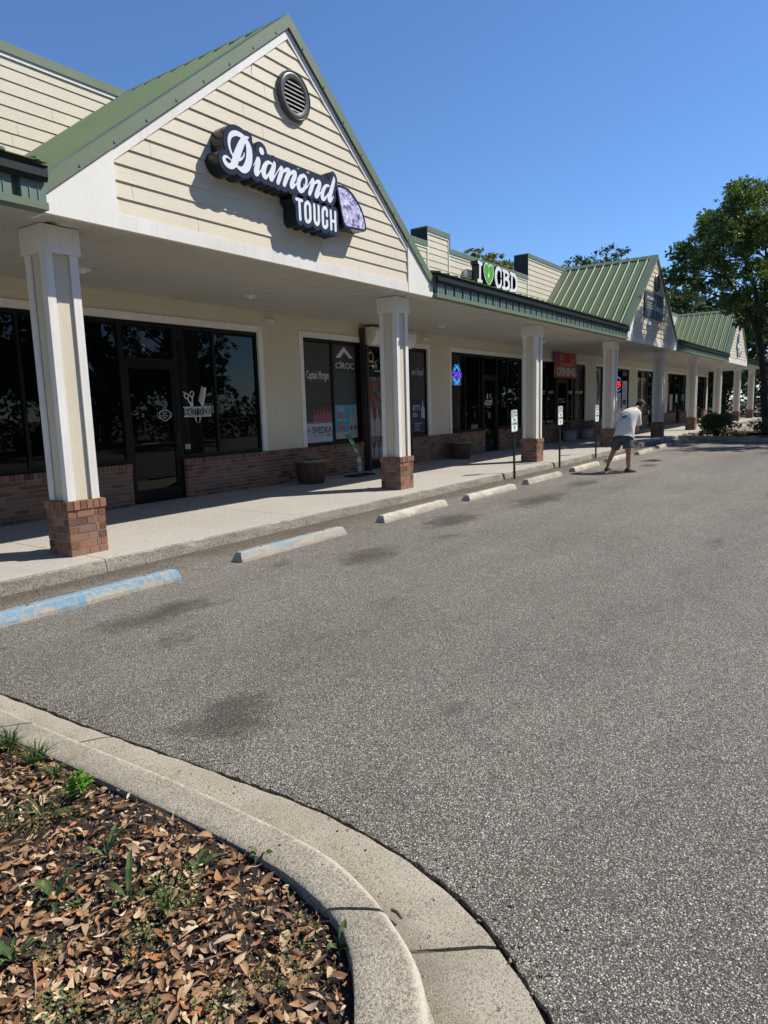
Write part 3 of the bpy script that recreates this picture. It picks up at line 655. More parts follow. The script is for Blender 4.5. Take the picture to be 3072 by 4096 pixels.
def lap(mb, x0, x1, z0, z1, y, expo=.167, holes=(), clip=None, joint=3.66, th=.016):
    """lap siding: every board a wedge, cut round the holes and along the clip line"""
    zb = z0; r = random.Random(int(x0*10+z0*100)); k = 0
    while zb < z1-.01:
        zt = min(zb+expo, z1)
        cuts = sorted({zb, zt} | {h[2] for h in holes if zb < h[2] < zt} | {h[3] for h in holes if zb < h[3] < zt})
        off = r.uniform(0, joint)
        for a, b_ in zip(cuts[:-1], cuts[1:]):
            segs = [(x0, x1)] if clip is None else [clip(a)]
            for h in holes:
                if h[2] <= a+1e-4 and h[3] >= b_-1e-4:
                    ns = []
                    for s in segs:
                        if h[0] > s[0]: ns.append((s[0], min(s[1], h[0])))
                        if h[1] < s[1]: ns.append((max(s[0], h[1]), s[1]))
                    segs = [s for s in ns if s[1]-s[0] > .01]
            for s in segs:
                js = [s[0]]; q = math.floor((s[0]-off)/joint)*joint+off
                while q < s[1]:
                    if q > s[0]+.15 and q < s[1]-.15: js.append(q)
                    q += joint
                js.append(s[1])
                for i in range(len(js)-1):
                    xa = js[i]+(.0022 if i else 0); xb = js[i+1]-(.0022 if i < len(js)-2 else 0)
                    if clip is not None:
                        c0, c1 = clip(a), clip(b_); xat = max(xa, c1[0]); xbt = min(xb, c1[1])
                        if xbt-xat < .002: xat = xbt = (xat+xbt)/2
                    else: xat, xbt = xa, xb
                    f0 = th-(th-.004)*(a-zb)/expo; f1 = th-(th-.004)*(b_-zb)/expo
                    mb.hexa([(xa, y-f0, a), (xb, y-f0, a), (xbt, y-f1, b_), (xat, y-f1, b_)], [(xa, y+.004, a), (xb, y+.004, a), (xbt, y+.004, b_), (xat, y+.004, b_)])
        zb = zt; k += 1

# openings of the five shop fronts: outer trim x0, x1, door x0, x1, mullions
FRONTS = [dict(x0=1.70, x1=9.82, door=(6.74, 7.72), mull=(2.9, 4.0, 5.1, 8.62), who='beauty'),
          dict(x0=10.88, x1=16.06, door=(13.12, 14.72), mull=(11.98,), who='liquor'),
          dict(x0=17.10, x1=22.22, door=(19.26, 20.18), mull=(18.10, 19.02, 21.00), who='cbd'),
          dict(x0=23.42, x1=28.58, door=(25.42, 26.46), mull=(24.36, 25.2, 27.30), who='dance'),
          dict(x0=29.64, x1=34.92, door=(31.2, 32.2), mull=(30.66, 32.7, 33.74), who='hair'),
          dict(x0=36.06, x1=40.95, door=(38.2, 39.2), mull=(37.05, 38.05, 40.0), who='hair2'),
          dict(x0=42.38, x1=47.66, door=(44.7, 45.7), mull=(43.3, 44.3, 46.4), who='goods'),
          dict(x0=49.0, x1=54.3, door=(51.4, 52.4), mull=(50.1, 51.2, 53.3), who='end')]
TR = .115
holes = [(f['x0'], f['x1'], ZB-.01, 3.22) for f in FRONTS]
mb = MB(); mb.box(X0, X1, YW+.115, YW+.2, 0, 3.6)                      # backing behind the shop fronts
for a, b_ in zip([X0]+[f['x1']-.01 for f in FRONTS], [f['x0']+.01 for f in FRONTS]+[X1]): mb.box(a, b_, YW+.004, YW+.115, 0, 3.6)
mb.box(X0, X1, YW+.004, YW+.112, 3.21, 3.6); mb.box(X1-.02, X1, YW+.2, 22, 0, 5.7); mb.box(X0, X1, 21.9, 22, 0, 5.7)
lap(mb, X0, X1, ZB, ZS+.12, YW, .167, holes, th=.021)
lap(mb, 54.3+.01, X1+.012, ZB, ZS, YW-.002, .167)
mb.build('siding_wall', MT['siding'], SC)
mb = MB(); mb.box(X1-.10, X1+.02, YW-.03, YW+.01, ZB, ZS+.05); mb.box(X1, X1+.03, YW-.03, YW+.10, ZB, 5.8); mb.build('corner_board', MT['white'], SC)

# brick wainscot: real bricks, rowlock course on top, interrupted at the doors
def brick_run(mb, x0, x1, yf, z0, z1, ends=(True, True), depth=.09, seed=0, jog=.002):
    r = random.Random(seed); bl, bh, jt_ = .194, .057, .0105; top = .092
    zr = z1-top; nC = max(1, round((zr-z0)/(bh+jt_))); ch = (zr-z0)/nC
    for c in range(nC):
        za = z0+c*ch+jt_*.5; zb = z0+(c+1)*ch-jt_*.5; x = x0-(bl/2 if c % 2 else 0)-r.uniform(0, .01)
        while x < x1-.02:
            a = max(x, x0); b_ = min(x+bl, x1)
            if b_-a > .03: d = r.uniform(-jog, jog); mb.box(a, b_, yf+d, yf+depth, za+r.uniform(-.001, .001), zb+r.uniform(-.001, .001))
            x += bl+jt_
    x = x0
    while x < x1-.02:
        a = x; b_ = min(x+.058, x1); d = r.uniform(-jog, jog)
        if b_-a > .015: mb.box(a, b_, yf-.010+d, yf+depth, zr+jt_*.5, z1+r.uniform(-.002, .002))
        x += .058+jt_
mb = MB(); mo = MB(); cur = X0; YB = YW-.075
for i, f in enumerate(FRONTS+[None]):
    e = f['door'][0]-.06 if f else X1+.02
    brick_run(mb, cur, e, YB, .13, ZB, seed=i, depth=.10)
    mo.box(cur+.004, e-.004, YB+.006, YW+.11, .1, ZB-.012)
    if f: cur = f['door'][1]+.06
bw = mb.build('brick_wainscot', MT['brick'], SC); mo.build('mortar', MT['mortar'], bw)

# storefronts
def storefront(f):
    x0, x1 = f['x0'], f['x1']; dx0, dx1 = f['door']; ZT = 3.22
    fr = MB(); yf, yb = YW+.015, YW+.075; t = .05
    fr.box(x0+TR, x1-TR, yf, yb, ZT-TR-.065, ZT-TR)
    for a, b_ in ((x0+TR, dx0), (dx1, x1-TR)): fr.box(a, b_, yf, yb, ZB, ZB+.075)
    for x in sorted([x0+TR+t/2, x1-TR-t/2]+list(f['mull'])): fr.box(x-t/2, x+t/2, yf+.002, yb, ZB+.075, ZT-TR-.065)
    for x in (dx0-.03, dx1+.03): fr.box(x-.045, x+.045, yf-.004, yb, .14, ZT-TR-.065)
    fr.box(dx0+.015, dx1-.015, yf+.002, yb, 2.44, 2.52)
    o = fr.build('window', MT['frame'], SC)
    xs = sorted([x0+TR+t]+list(f['mull'])+[dx0-.03, dx1+.03]+[x1-TR-t])
    for a, b_ in zip(xs[:-1], xs[1:]):
        p = MB(); zb = 2.50 if abs(a-(dx0-.03)) < .01 else ZB+.06
        p.box(a+.012, b_-.012, YW+.05, YW+.058, zb, ZT-TR-.06); p.build('pane', MT['glass'], o)
    tr = MB(); yt = YW-.034
    tr.box(x0, x1, yt, YW+.014, ZT-TR, ZT); tr.box(x0, x0+TR, yt, YW+.014, ZB+.002, ZT-TR-.002); tr.box(x1-TR, x1, yt, YW+.014, ZB+.002, ZT-TR-.002)
    tr.build('trim', MT['white'], o)
    d = MB(); a, b_ = dx0+.018, dx1-.018; y0, y1 = YW+.02, YW+.062
    d.box(a, a+.062, y0, y1, .15, 2.435); d.box(b_-.062, b_, y0, y1, .15, 2.435); d.box(a+.062, b_-.062, y0, y1, .15, .36); d.box(a+.062, b_-.062, y0, y1, 2.35, 2.435)
    d.box(a+.062, b_-.062, y0+.005, y1, 1.10, 1.13) if f['who'] == 'beauty' else None
    dr = d.build('door', MT['frame'], SC)
    g = MB(); g.box(a+.055, b_-.055, YW+.044, YW+.05, .35, 2.36); g.build('pane', MT['glass'], dr)
    h = MB(); hx = b_-.035; h.tube([(hx, y0, 1.02), (hx, y0-.05, 1.02), (hx, y0-.055, 1.08), (hx, y0-.055, 1.24), (hx, y0-.05, 1.30), (hx, y0, 1.30)], .011, 8)
    h.build('handle', MT['brown'], dr, True)
    return o, dr
FO = {f['who']: storefront(f) for f in FRONTS}

# canopy: corrugated soffit, ribbed skirt, gutter, low roof
mb = MB(); XE = 55.4
def corr(mb, x0, x1, y0, y1, z, per, hgt, flat=.6, axis='soffit'):
    n = int(round((x1-x0)/per)); ch = [0, flat*.5, flat*.5+.10, 1-flat*.0-.5*flat-.10+.0, 1]
    px = []
    for i in range(n):
        a = x0+i*per
        px += [(a, 0), (a+per*.62, 0), (a+per*.72, hgt), (a+per*.90, hgt)]
    px.append((x0+n*per, 0)); return px
px = corr(mb, X0, XE-.1, 0, 0, 0, .37, .02)
V = []
for x, h in px: V += [(x, YF+.06, ZS+.004+h), (x, YW-.012, ZS+.004+h)]
mb.add(V, [(2*i, 2*i+1, 2*i+3, 2*i+2) for i in range(len(px)-1)])
mb.box(X0, XE-.1, YF+.07, YW+.0, ZS+.036, ZS+.05)
sf = mb.build('soffit', MT['soffit'], SC)
runs = [(X0, GAB[0]-GH)]+[(GAB[i]+GH, GAB[i+1]-GH) for i in range(2)]+[(GAB[2]+GH, XE)]
for a, b_ in runs:
    mb = MB(); per = .31; n = max(1, int((b_-a)/per)); per = (b_-a)/n; yS = YF-.005
    prof_ = []
    for i in range(n):                      # ribs standing out of the sheet
        q = a+i*per
        prof_ += [(q, 0), (q+per*.25, 0), (q+per*.26, -.08), (q+per*.46, -.08), (q+per*.48, -.088), (q+per*.52, -.08), (q+per*.72, -.08), (q+per*.74, -.088), (q+per*.78, -.08), (q+per*.99, -.08)]
    prof_.append((b_, 0)); V = []
    for x, d in prof_: V += [(x, yS+d, ZS+.063), (x, yS+d, ZS+.39)]
    mb.add(V, [(2*i, 2*i+2, 2*i+3, 2*i+1) for i in range(len(prof_)-1)])
    mb.box(a, b_, yS+.003, yS+.05, ZS+.064, ZS+.40)
    sk = mb.build('canopy_skirt', MT['skirt'], SC)
    mb = MB(); mb.box(a+.003, b_-.003, yS-.108, yS+.05, ZS-.004, ZS+.062); mb.build('drip_trim', MT['greent'], sk)
    mb = MB(); g0 = yS-.142
    for sgm in range(max(1, int((b_-a)/6))):
        k = max(1, int((b_-a)/6)); u0 = a+(b_-a)*sgm/k+.002; u1 = a+(b_-a)*(sgm+1)/k-.002
        P = [(yS-.09, ZS+.24), (g0+.02, ZS+.24), (g0, ZS+.275), (g0, ZS+.355), (g0-.012, ZS+.372), (g0+.012, ZS+.375), (g0+.016, ZS+.36), (yS-.09, ZS+.36)]
        mb.prism([(u0, y, z) for y, z in P], (u1-u0, 0, 0))
    mb.build('gutter', MT['greend'], sk)
    mb = MB(); per = .31; x = a
    mb.hexa([(a, g0-.03, ZS+.392), (b_, g0-.03, ZS+.392), (b_, YW-.02, 4.50), (a, YW-.02, 4.50)], [(a, g0-.03, ZS+.40), (b_, g0-.03, ZS+.40), (b_, YW-.02, 4.508), (a, YW-.02, 4.508)])
    while x < b_-.05:
        mb.hexa([(x, g0-.035, ZS+.4005), (x+.05, g0-.035, ZS+.4005), (x+.05, YW-.02, 4.5085), (x, YW-.02, 4.5085)], [(x+.012, g0-.035, ZS+.425), (x+.038, g0-.035, ZS+.425), (x+.038, YW-.02, 4.535), (x+.012, YW-.02, 4.535)]); x += per
    mb.build('canopy_roof', MT['green'], sk)

# parapet above the shop wall
mb = MB(); lapz = 4.42
segs = [(PAR[i][0], PAR[i+1][0], PAR[i][1]) for i in range(0, len(PAR), 2)]
for a, b_, z in segs:
    lap(mb, a, b_, lapz, z-.10, YW, .167, joint=4.1); mb.box(a, b_, YW+.004, YW+.42, lapz-.9, z-.02)
pr = mb.build('parapet', MT['siding'], SC)
mb = MB(); mc = MB()
for i, (a, b_, z) in enumerate(segs):
    mc.box(a-.012, b_+.012, YW-.045, YW+.47, z-.018, z+.012); mc.box(a-.012, b_+.012, YW-.045, YW-.030, z-.115, z-.019)
    mb.box(a, b_, YW-.028, YW-.004, z-.17, z-.06)
    for j in (i-1, i+1):
        if 0 <= j < len(segs) and segs[j][2] < z:
            x = a if j < i else b_; s = -1 if j < i else 1; zl = segs[j][2]
            ms_ = MB(); ms_.box(min(x, x+s*.012), max(x, x+s*.012), YW-.044, YW+.469, zl+.013, z-.019); ms_.build('end_flashing', MT['greend'], pr)
            mb.box(x-.05 if s > 0 else x+.003, x-.003 if s > 0 else x+.05, YW-.030, YW-.003, lapz, z-.171)
            mc.box(min(x, x+s*.014)-.0, max(x, x+s*.014), YW-.046, YW-.0445, zl+.013, z-.116)
mc.build('cap_flashing', MT['greent'], pr); mb.build('trim', MT['white'], pr)
mb = MB(); mb.box(X0, X1, YW+.42, 21.9, 5.3, 5.4); mb.build('flat_roof', MT['soffit'], SC)

# gables
def gable(cx):
    zr = lambda x, d=0: APX-d-SL*abs(x-cx)         # top line of the rake lowered by d
    xl, xr = cx-GH+.78, cx+GH-.78
    mb = MB()
    mb.prism([(cx-GH+.02, YF+.004, ZS), (cx+GH-.02, YF+.004, ZS), (cx+GH-.02, YF+.004, zr(cx+GH)-.16), (cx, YF+.004, APX-.16), (cx-GH+.02, YF+.004, zr(cx-GH)-.16)], (0, .08, 0))
    def clip(z):
        h = (APX-.255-z)/SL; return (max(xl, cx-h), min(xr, cx+h))
    lap(mb, xl, xr, ZS+.145, APX-.262, YF, .1665, (), clip, 3.05, .020)
    g = mb.build('gable', MT['siding'], SC)
    # bottom fascia board in three lengths, rake boards, white end panels
    mb = MB()
    for a, b_ in ((xl+.002, cx+.4), (cx+.403, xr-.002)): mb.box(a, b_, YF-.030, YF+.003, ZS-.006, ZS+.142)
    mb.build('fascia_board', MT['white'], g)
    mb = MB()
    for s in (-1, 1):
        for u0, u1 in ((.0, 1.55), (1.553, 2.72)):
            xa, xb = cx+s*u0, cx+s*u1
            P = [(xa, YF-.026, zr(xa, .135)), (xb, YF-.026, zr(xb, .135)), (xb, YF-.026, zr(xb, .262)), (xa, YF-.026, zr(xa, .262))]
            mb.prism(P if s > 0 else P[::-1], (0, .029, 0))
    mb.build('rake_board', MT['white'], g)
    for s in (-1, 1):
        mb = MB(); xa, xb = cx+s*(GH-.78), cx+s*GH
        P = [(xa, YF-.036, ZS-.008), (xb, YF-.036, ZS-.008), (xb, YF-.036, zr(xb, .10)), (xa, YF-.036, zr(xa, .13))]
        mb.prism(P if s > 0 else P[::-1], (0, .039, 0))
        mb.box(*( (xb-.03, xb) if s > 0 else (xb, xb+.03)), YF+.003, YF+.25, ZS-.008, zr(xb, .12)); mb.build('end_panel', MT['whitep'], g)
    # green rake trim
    mb = MB()
    for s in (-1, 1):
        xa, xb = cx, cx+s*(GH+.07)
        P = [(xa, YF-.062, zr(xa, -.012)), (xb, YF-.062, zr(xb, -.012)), (xb, YF-.062, zr(xb, .138)), (xa, YF-.062, zr(xa, .138))]
        mb.prism(P if s > 0 else P[::-1], (0, .02, 0))
        P = [(xa, YF-.062, zr(xa, -.0125)), (xb, YF-.062, zr(xb, -.0125)), (xb, YF-.062, zr(xb, -.024)), (xa, YF-.062, zr(xa, -.024))]
        mb.prism(P if s < 0 else P[::-1], (0, .24, 0))
        for q in range(9):
            x = cx+s*(.25+q*.41); z = zr(x, .10); mb.lathe([(.012, -.01), (.012, .0), (.006, .012), (0, .012)], (0, 0, 0), 6) if False else mb.box(x-.010, x+.010, YF-.070, YF-.0621, z-.010, z+.010)
    mb.build('rake_trim', MT['greent'], g)
    # standing-seam roof back to the parapet
    mb = MB(); y1 = YW-.004
    for s in (-1, 1):
        xa, xb = cx, cx+s*(GH+.10); za, zb = zr(xa, .012), zr(xb, .012)
        A = [(xa, YF-.04, za), (xb, YF-.04, zb), (xb, y1, zb), (xa, y1, za)]; B = [(p[0], p[1], p[2]-.06) for p in A]
        mb.hexa(A, B) if s < 0 else mb.hexa(A[::-1], B[::-1])
        nrm_ = Vector((s*SL, 0, 1)).normalized(); dl = Vector((s, 0, -SL)).normalized()
        y = YF+.27; k = 0
        while y < y1-.10:
            big = k % 3 == 0; hh, wd = (.032, .042) if big else (.007, .022)
            p0 = Vector((xa, y, za)); p1 = Vector((xb, y, zb))
            lo = [p0+Vector((0, -wd, 0)), p1+Vector((0, -wd, 0)), p1+Vector((0, wd, 0)), p0+Vector((0, wd, 0))]
            hi = [p0+Vector((0, -wd*.42, 0))+nrm_*hh, p1+Vector((0, -wd*.42, 0))+nrm_*hh, p1+Vector((0, wd*.42, 0))+nrm_*hh, p0+Vector((0, wd*.42, 0))+nrm_*hh]
            mb.hexa(hi, [p+nrm_*.001 for p in lo]); y += .305/3; k += 1
    rf = mb.build('roof', MT['green'], g)
    mb = MB()
    for s in (-1, 1):        # ridge cap and the flashing up the parapet
        nrm_ = Vector((s*SL, 0, 1)).normalized()
        P = [Vector((cx, YF-.05, APX+.022)), Vector((cx+s*.17, YF-.05, zr(cx+s*.17)+.022)), Vector((cx+s*.17, YW-.01, zr(cx+s*.17)+.022)), Vector((cx, YW-.01, APX+.022))]
        mb.hexa(P, [p-Vector((0, 0, .008)) for p in P])
        P = [(cx+s*.02, YW-.052, zr(cx)+.16), (cx+s*GH, YW-.052, zr(cx+s*GH)+.16), (cx+s*GH, YW-.052, zr(cx+s*GH)+.01), (cx+s*.02, YW-.052, zr(cx)+.01)]
        P = [(x, y, min(z, 6.44)) for x, y, z in P]
        mb.prism(P, (0, .022, 0))
        P = [Vector((cx, YW-.19, APX+.014)), Vector((cx+s*GH, YW-.19, zr(cx+s*GH)+.014)), Vector((cx+s*GH, YW-.05, zr(cx+s*GH)+.022)), Vector((cx, YW-.05, APX+.022))]
        mb.hexa(P, [p-Vector((0, 0, .006)) for p in P])
    mb.build('ridge_cap', MT['greent'], g)
    # round louvred vent
    vz = 5.645; vx = cx+.055; mb = MB(); N = 40; R = []
    for r, d in ((.300, .0), (.300, -.045), (.285, -.062), (.272, -.05), (.262, -.056), (.235, -.056), (.205, -.047), (.200, -.02), (.200, .0)):
        R.append([(vx+r*math.cos(2*math.pi*k/N), YF-.015+d, vz+r*math.sin(2*math.pi*k/N)) for k in range(N)])
    mb.rings(R, False)
    vt = mb.build('vent', MT['vent'], SC); smooth_by_angle(vt, 35)
    mb = MB(); mb.prism([(vx+.202*math.cos(2*math.pi*k/N), YF-.019, vz+.202*math.sin(2*math.pi*k/N)) for k in range(N)], (0, .003, 0)); mb.build('vent_back', MT['black'], vt)
    mb = MB()
    for q in range(7):
        z = vz-.165+q*.053; hw = math.sqrt(max(.001, .2**2-(z-vz)**2))-.004
        mb.hexa([(vx-hw, YF-.060, z-.012), (vx+hw, YF-.060, z-.012), (vx+hw, YF-.028, z+.022), (vx-hw, YF-.028, z+.022)][::-1], [(vx-hw, YF-.060, z-.020), (vx+hw, YF-.060, z-.020), (vx+hw, YF-.026, z+.014), (vx-hw, YF-.026, z+.014)][::-1])
    mb.build('louver', MT['ventl'], vt)
    return g
MT['vent'] = worn('weathered_bronze_vent', (.10, .095, .085), (.045, .04, .036), .6, 6, .35, 60, .2, .004)
MT['ventl'] = worn('peeling_vent_slat', (.22, .21, .19), (.62, .60, .56), .8, 14, .5, 60, .2, .004)
for cx in GAB: gable(cx)

# columns: one built, the rest copied
def brick_pier(mb, mo, x0, y0, z0, w_, zt):
    r = random.Random(3); n = 6; zr = zt-.095; ch = (zr-z0)/n; j = .010
    mo.box(x0+.006, x0+w_-.006, y0+.006, y0+w_-.006, z0, zt-.012)
    for c in range(n):
        za, zb = z0+c*ch+j*.5, z0+(c+1)*ch-j*.5
        for side in range(4):
            cutl = [0, .205, w_-.10] if (c+side) % 2 == 0 else [0, .095, .30, .345]
            cutl = cutl+[w_]
            for a, b_ in zip(cutl[:-1], cutl[1:]):
                aa = a+(j*.5 if a else (0 if side % 2 == 0 else .09)); bb = b_-(j*.5 if b_ < w_ else (0 if side % 2 == 0 else .09)); d = r.uniform(-.003, .003); dp = .088
                if bb-aa < .02: continue
                q = r.uniform(-.0015, .0015)
                if side == 0: mb.box(x0+aa, x0+bb, y0+d, y0+dp, za+q, zb+q)
                if side == 2: mb.box(x0+aa, x0+bb, y0+w_-dp, y0+w_+d, za+q, zb+q)
                if side == 1: mb.box(x0+d, x0+dp, y0+aa, y0+bb, za+q, zb+q)
                if side == 3: mb.box(x0+w_-dp, x0+w_+d, y0+aa, y0+bb, za+q, zb+q)
    e = .012; m_ = 6; st = (w_+2*e)/m_
    for q in range(m_):
        a = q*st-e+(j*.5 if q else 0); b_ = (q+1)*st-e-(j*.5 if q < m_-1 else 0); d = r.uniform(-.003, .003)
        mb.box(x0+a, x0+b_, y0-e+d, y0+.1, zr+j*.5, zt); mb.box(x0+a, x0+b_, y0+w_-.1, y0+w_+e+d, zr+j*.5, zt)
    for q in range(4):
        a = .105+q*(w_-.21)/4; b_ = a+(w_-.21)/4-j
        mb.box(x0-e, x0+.1, y0+a, y0+b_, zr+j*.5, zt+.001); mb.box(x0+w_-.1, x0+w_+e, y0+a, y0+b_, zr+j*.5, zt+.001)
def column(x):
    cx, cy = x+.2125, 6.78+.2125; zb, zc = .722, 3.235; h = .182
    mb = MB(); mb.box(cx-h+.03, cx+h-.03, cy-h+.03, cy+h-.03, zb, zc)
    c = mb.build('column', MT['panelv'], SC)
    mb = MB(); bw_ = .088
    for sx in (-1, 1):
        for sy in (-1, 1):
            a0, a1 = sorted((cx+sx*h, cx+sx*(h-bw_))); b0, b1 = sorted((cy+sy*h, cy+sy*(h-.022)))
            mb.box(a0, a1, b0, b1, zb+.001, zc)
            a0, a1 = sorted((cx+sx*h, cx+sx*(h-.022))); b0, b1 = sorted((cy+sy*(h-.0225), cy+sy*(h-bw_)))
            mb.box(a0, a1, b0, b1, zb+.001, zc)
    mb.build('corner_trim', MT['white'], c)
    mb = MB(); q = .205; mb.box(cx-q, cx+q, cy-q, cy+q, zc+.001, ZS-.004); mb.box(cx-q-.004, cx-q, cy-q-.004, cy-q+.02, zc, ZS-.005)
    mb.build('capital', MT['white'], c)
    mb = MB(); mo = MB(); brick_pier(mb, mo, x, 6.78, .13, .425, .72); pb = mb.build('brick_base', MT['brick'], c); mo.build('brick_mortar', MT['mortar'], c)
    return c
CX = [3.87, 10.11, 16.26, 22.58, 28.89, 35.25, 41.8, 48.55, 54.75]
c0 = column(CX[0])
for x in CX[1:]:
    c = copy_tree(c0, SC); c.location.x += x-CX[0]
# ================================================================== signs
MT['signblack'] = plain('gloss_black_return', (.008, .008, .010), .22)
MT['signface'] = plain('white_acrylic', (.78, .80, .83), .28, var=.03)
MT['rim'] = plain('dark_navy_rim', (.022, .025, .036), .25)
MT['greenface'] = plain('green_acrylic', (.11, .40, .022), .3, var=.05)
A_ = lambda x, y: (840+x/5.184, 500+y/5.184)
B_ = lambda x, y: (1080+x/5.184, 620+y/5.184)
C_ = lambda x, y: (1140+x/4.879, 680+y/4.879)
K_ = lambda x, y: (1880+x/8.295, 1020+y/8.295)
YS = 6.215
def st(fn, pts, Y=YS, k=7): return cat([(*on_y(*fn(p[0], p[1]), Y), p[2]) for p in pts], k)
S = []
S.append(st(A_, [(478, 650, .018), (425, 540, .022), (392, 400, .026), (398, 270, .031), (445, 195, .036), (520, 170, .037), (610, 200, .036), (690, 260, .036), (755, 350, .038), (800, 470, .05), (812, 620, .056), (800, 760, .058), (755, 880, .056), (690, 930, .045), (620, 905, .032), (545, 845, .022)]))
S.append(st(A_, [(790, 262, .018), (730, 272, .030), (680, 330, .044), (630, 430, .052), (580, 560, .056), (535, 690, .058), (500, 790, .052), (450, 850, .042), (385, 845, .036), (320, 785, .034), (285, 705, .030), (310, 655, .024), (370, 670, .018), (440, 735, .014)]))
S.append(st(A_, [(703, 575, .013), (703, 625, .016), (665, 690, .019), (615, 725, .022)]))
S.append([(*on_y(*A_(1062, 535), YS), .046), (*on_y(*A_(1068, 552), YS), .046)])
S.append(st(A_, [(885, 858, .010), (930, 790, .016), (985, 690, .024), (1010, 740, .034), (985, 850, .042), (955, 950, .046), (962, 1015, .036), (1020, 985, .020), (1085, 900, .014)]))
S.append(st(A_, [(1270, 800, .022), (1200, 775, .028), (1140, 840, .038), (1110, 930, .045), (1115, 1030, .045), (1150, 1080, .034), (1200, 1040, .020), (1250, 930, .014)]))
S.append(st(A_, [(1325, 755, .014), (1330, 820, .034), (1300, 930, .045), (1265, 1060, .045), (1270, 1130, .034), (1325, 1085, .018), (1395, 970, .012)]))
S.append(st(B_, [(70, 490, .014), (130, 380, .014), (205, 270, .018), (235, 250, .022), (245, 315, .036), (205, 440, .041), (160, 570, .036)]))
S.append(st(B_, [(190, 470, .014), (255, 370, .018), (330, 310, .030), (385, 318, .035), (385, 380, .038), (340, 480, .041), (292, 615, .036)]))
S.append(st(B_, [(325, 510, .014), (400, 420, .018), (465, 358, .030), (515, 368, .036), (510, 440, .040), (465, 545, .042), (440, 640, .038), (465, 670, .028), (520, 620, .018), (575, 560, .013)]))
S.append(st(B_, [(700, 425, .028), (635, 460, .036), (590, 560, .042), (590, 660, .044), (630, 735, .040), (690, 720, .032), (740, 620, .026), (752, 510, .028), (720, 440, .026), (690, 425, .026)]))
S.append(st(B_, [(695, 588, .009), (700, 640, .013), (740, 690, .017), (800, 620, .013)]))
S.append(st(B_, [(760, 680, .013), (830, 570, .017), (880, 495, .020), (892, 560, .035), (858, 680, .041), (815, 800, .036)]))
S.append(st(B_, [(845, 700, .013), (915, 600, .018), (975, 555, .030), (1025, 570, .035), (1022, 640, .039), (985, 740, .042), (950, 840, .038), (975, 860, .028), (1030, 800, .017), (1080, 730, .012)]))
S.append(st(B_, [(1215, 640, .022), (1160, 640, .028), (1105, 720, .037), (1080, 820, .043), (1090, 900, .040), (1135, 905, .026), (1195, 820, .016), (1245, 730, .012)]))
S.append(st(B_, [(1318, 455, .014), (1322, 520, .032), (1290, 650, .040), (1250, 800, .044), (1222, 920, .040), (1255, 955, .026), (1308, 865, .016)]))
T = []
def bar(p, q, r): T.append([(*on_y(*C_(*p), YS), r), (*on_y(*C_(*q), YS), r)])
bar((215, 565), (330, 600), .026); bar((275, 600), (295, 960), .030)
T.append(st(C_, [(440, 630, .030), (395, 680, .031), (395, 830, .031), (410, 980, .031), (455, 1010, .030), (490, 960, .031), (488, 820, .031), (480, 690, .031), (440, 630, .030)]))
T.append(st(C_, [(565, 680, .029), (572, 830, .030), (580, 990, .031), (620, 1060, .031), (655, 1010, .030), (655, 860, .030), (650, 710, .029)]))
T.append(st(C_, [(815, 890, .029), (810, 790, .030), (775, 745, .030), (735, 790, .031), (735, 930, .031), (745, 1080, .031), (785, 1120, .031), (818, 1080, .030), (815, 1000, .029)]))
bar((888, 800), (900, 1150), .029); bar((975, 830), (985, 1180), .029); bar((895, 990), (980, 1010), .026)
t = thing('shop_sign', 'black and white Diamond Touch sign with cut gem, mounted on the big gable', 'sign', (7.2, YF, 4.4), 0)
def channel(strokes, t, bounds, lev, names, res=.0085, y0=YS, face='signface'):
    X, Z = grid(*bounds, res); D = sdf_strokes(strokes, X, Z)
    mb = MB(); sdf_solid(mb, D, X, Z, lev, y0+.008, YF-.022); mb.build(names[0], MT['signblack'], t)
    mb = MB(); sdf_solid(mb, D, X, Z, lev-.008, y0+.002, y0+.0079); mb.build('backing', MT['rim'], t)
    mb = MB(); sdf_solid(mb, D, X, Z, -.0075, y0-.004, y0+.002); mb.build(names[1], MT[face], t)
channel(S, t, (5.62, 8.1, 4.2, 5.0), .058, ('channel_box', 'lettering'))
channel(T, t, (6.85, 8.0, 3.92, 4.45), .050, ('channel_box', 'lettering'))
G1 = [on_y(*C_(*p), YS) for p in [(1012, 312), (1040, 282), (1140, 310), (1240, 360), (1330, 460), (1430, 610), (1510, 770), (1560, 930), (1592, 1100), (1588, 1180), (1560, 1203), (1180, 1125), (1140, 1040), (1090, 780), (1040, 520)]]
G2 = [on_y(*C_(*p), YS) for p in [(1032, 335), (1120, 352), (1205, 395), (1280, 470), (1360, 590), (1440, 720), (1500, 860), (1545, 1010), (1560, 1120), (1545, 1165), (1205, 1085), (1160, 1020), (1115, 790), (1062, 500)]]
mb = MB(); mb.prism([(x, YS+.006, z) for x, z in G1], (0, YF-.022-YS-.006, 0)); mb.build('channel_box', MT['signblack'], t)
m, nt, b = new_mat('gem_print', .25); co_ = objco(nt, (1, 1, 1.35))
v1 = nd(nt, 'TexVoronoi', {'Vector': co_, 'Scale': 9.0}, distance='MANHATTAN'); v2 = nd(nt, 'TexVoronoi', {'Vector': co_, 'Scale': 26.0}, distance='CHEBYCHEV')
q1 = nd(nt, 'SeparateColor', {'Color': v1.outputs['Color']}).outputs[0]; q2 = nd(nt, 'SeparateColor', {'Color': v2.outputs['Color']}).outputs[1]
c = ramp(nt, mth(nt, 'ADD', mth(nt, 'MULTIPLY', q1, .55), mth(nt, 'MULTIPLY', q2, .45)), [(.12, (.06, .055, .12)), (.32, (.30, .27, .46)), (.5, (.50, .46, .68)), (.7, (.66, .64, .80)), (.85, (.85, .85, .92))])
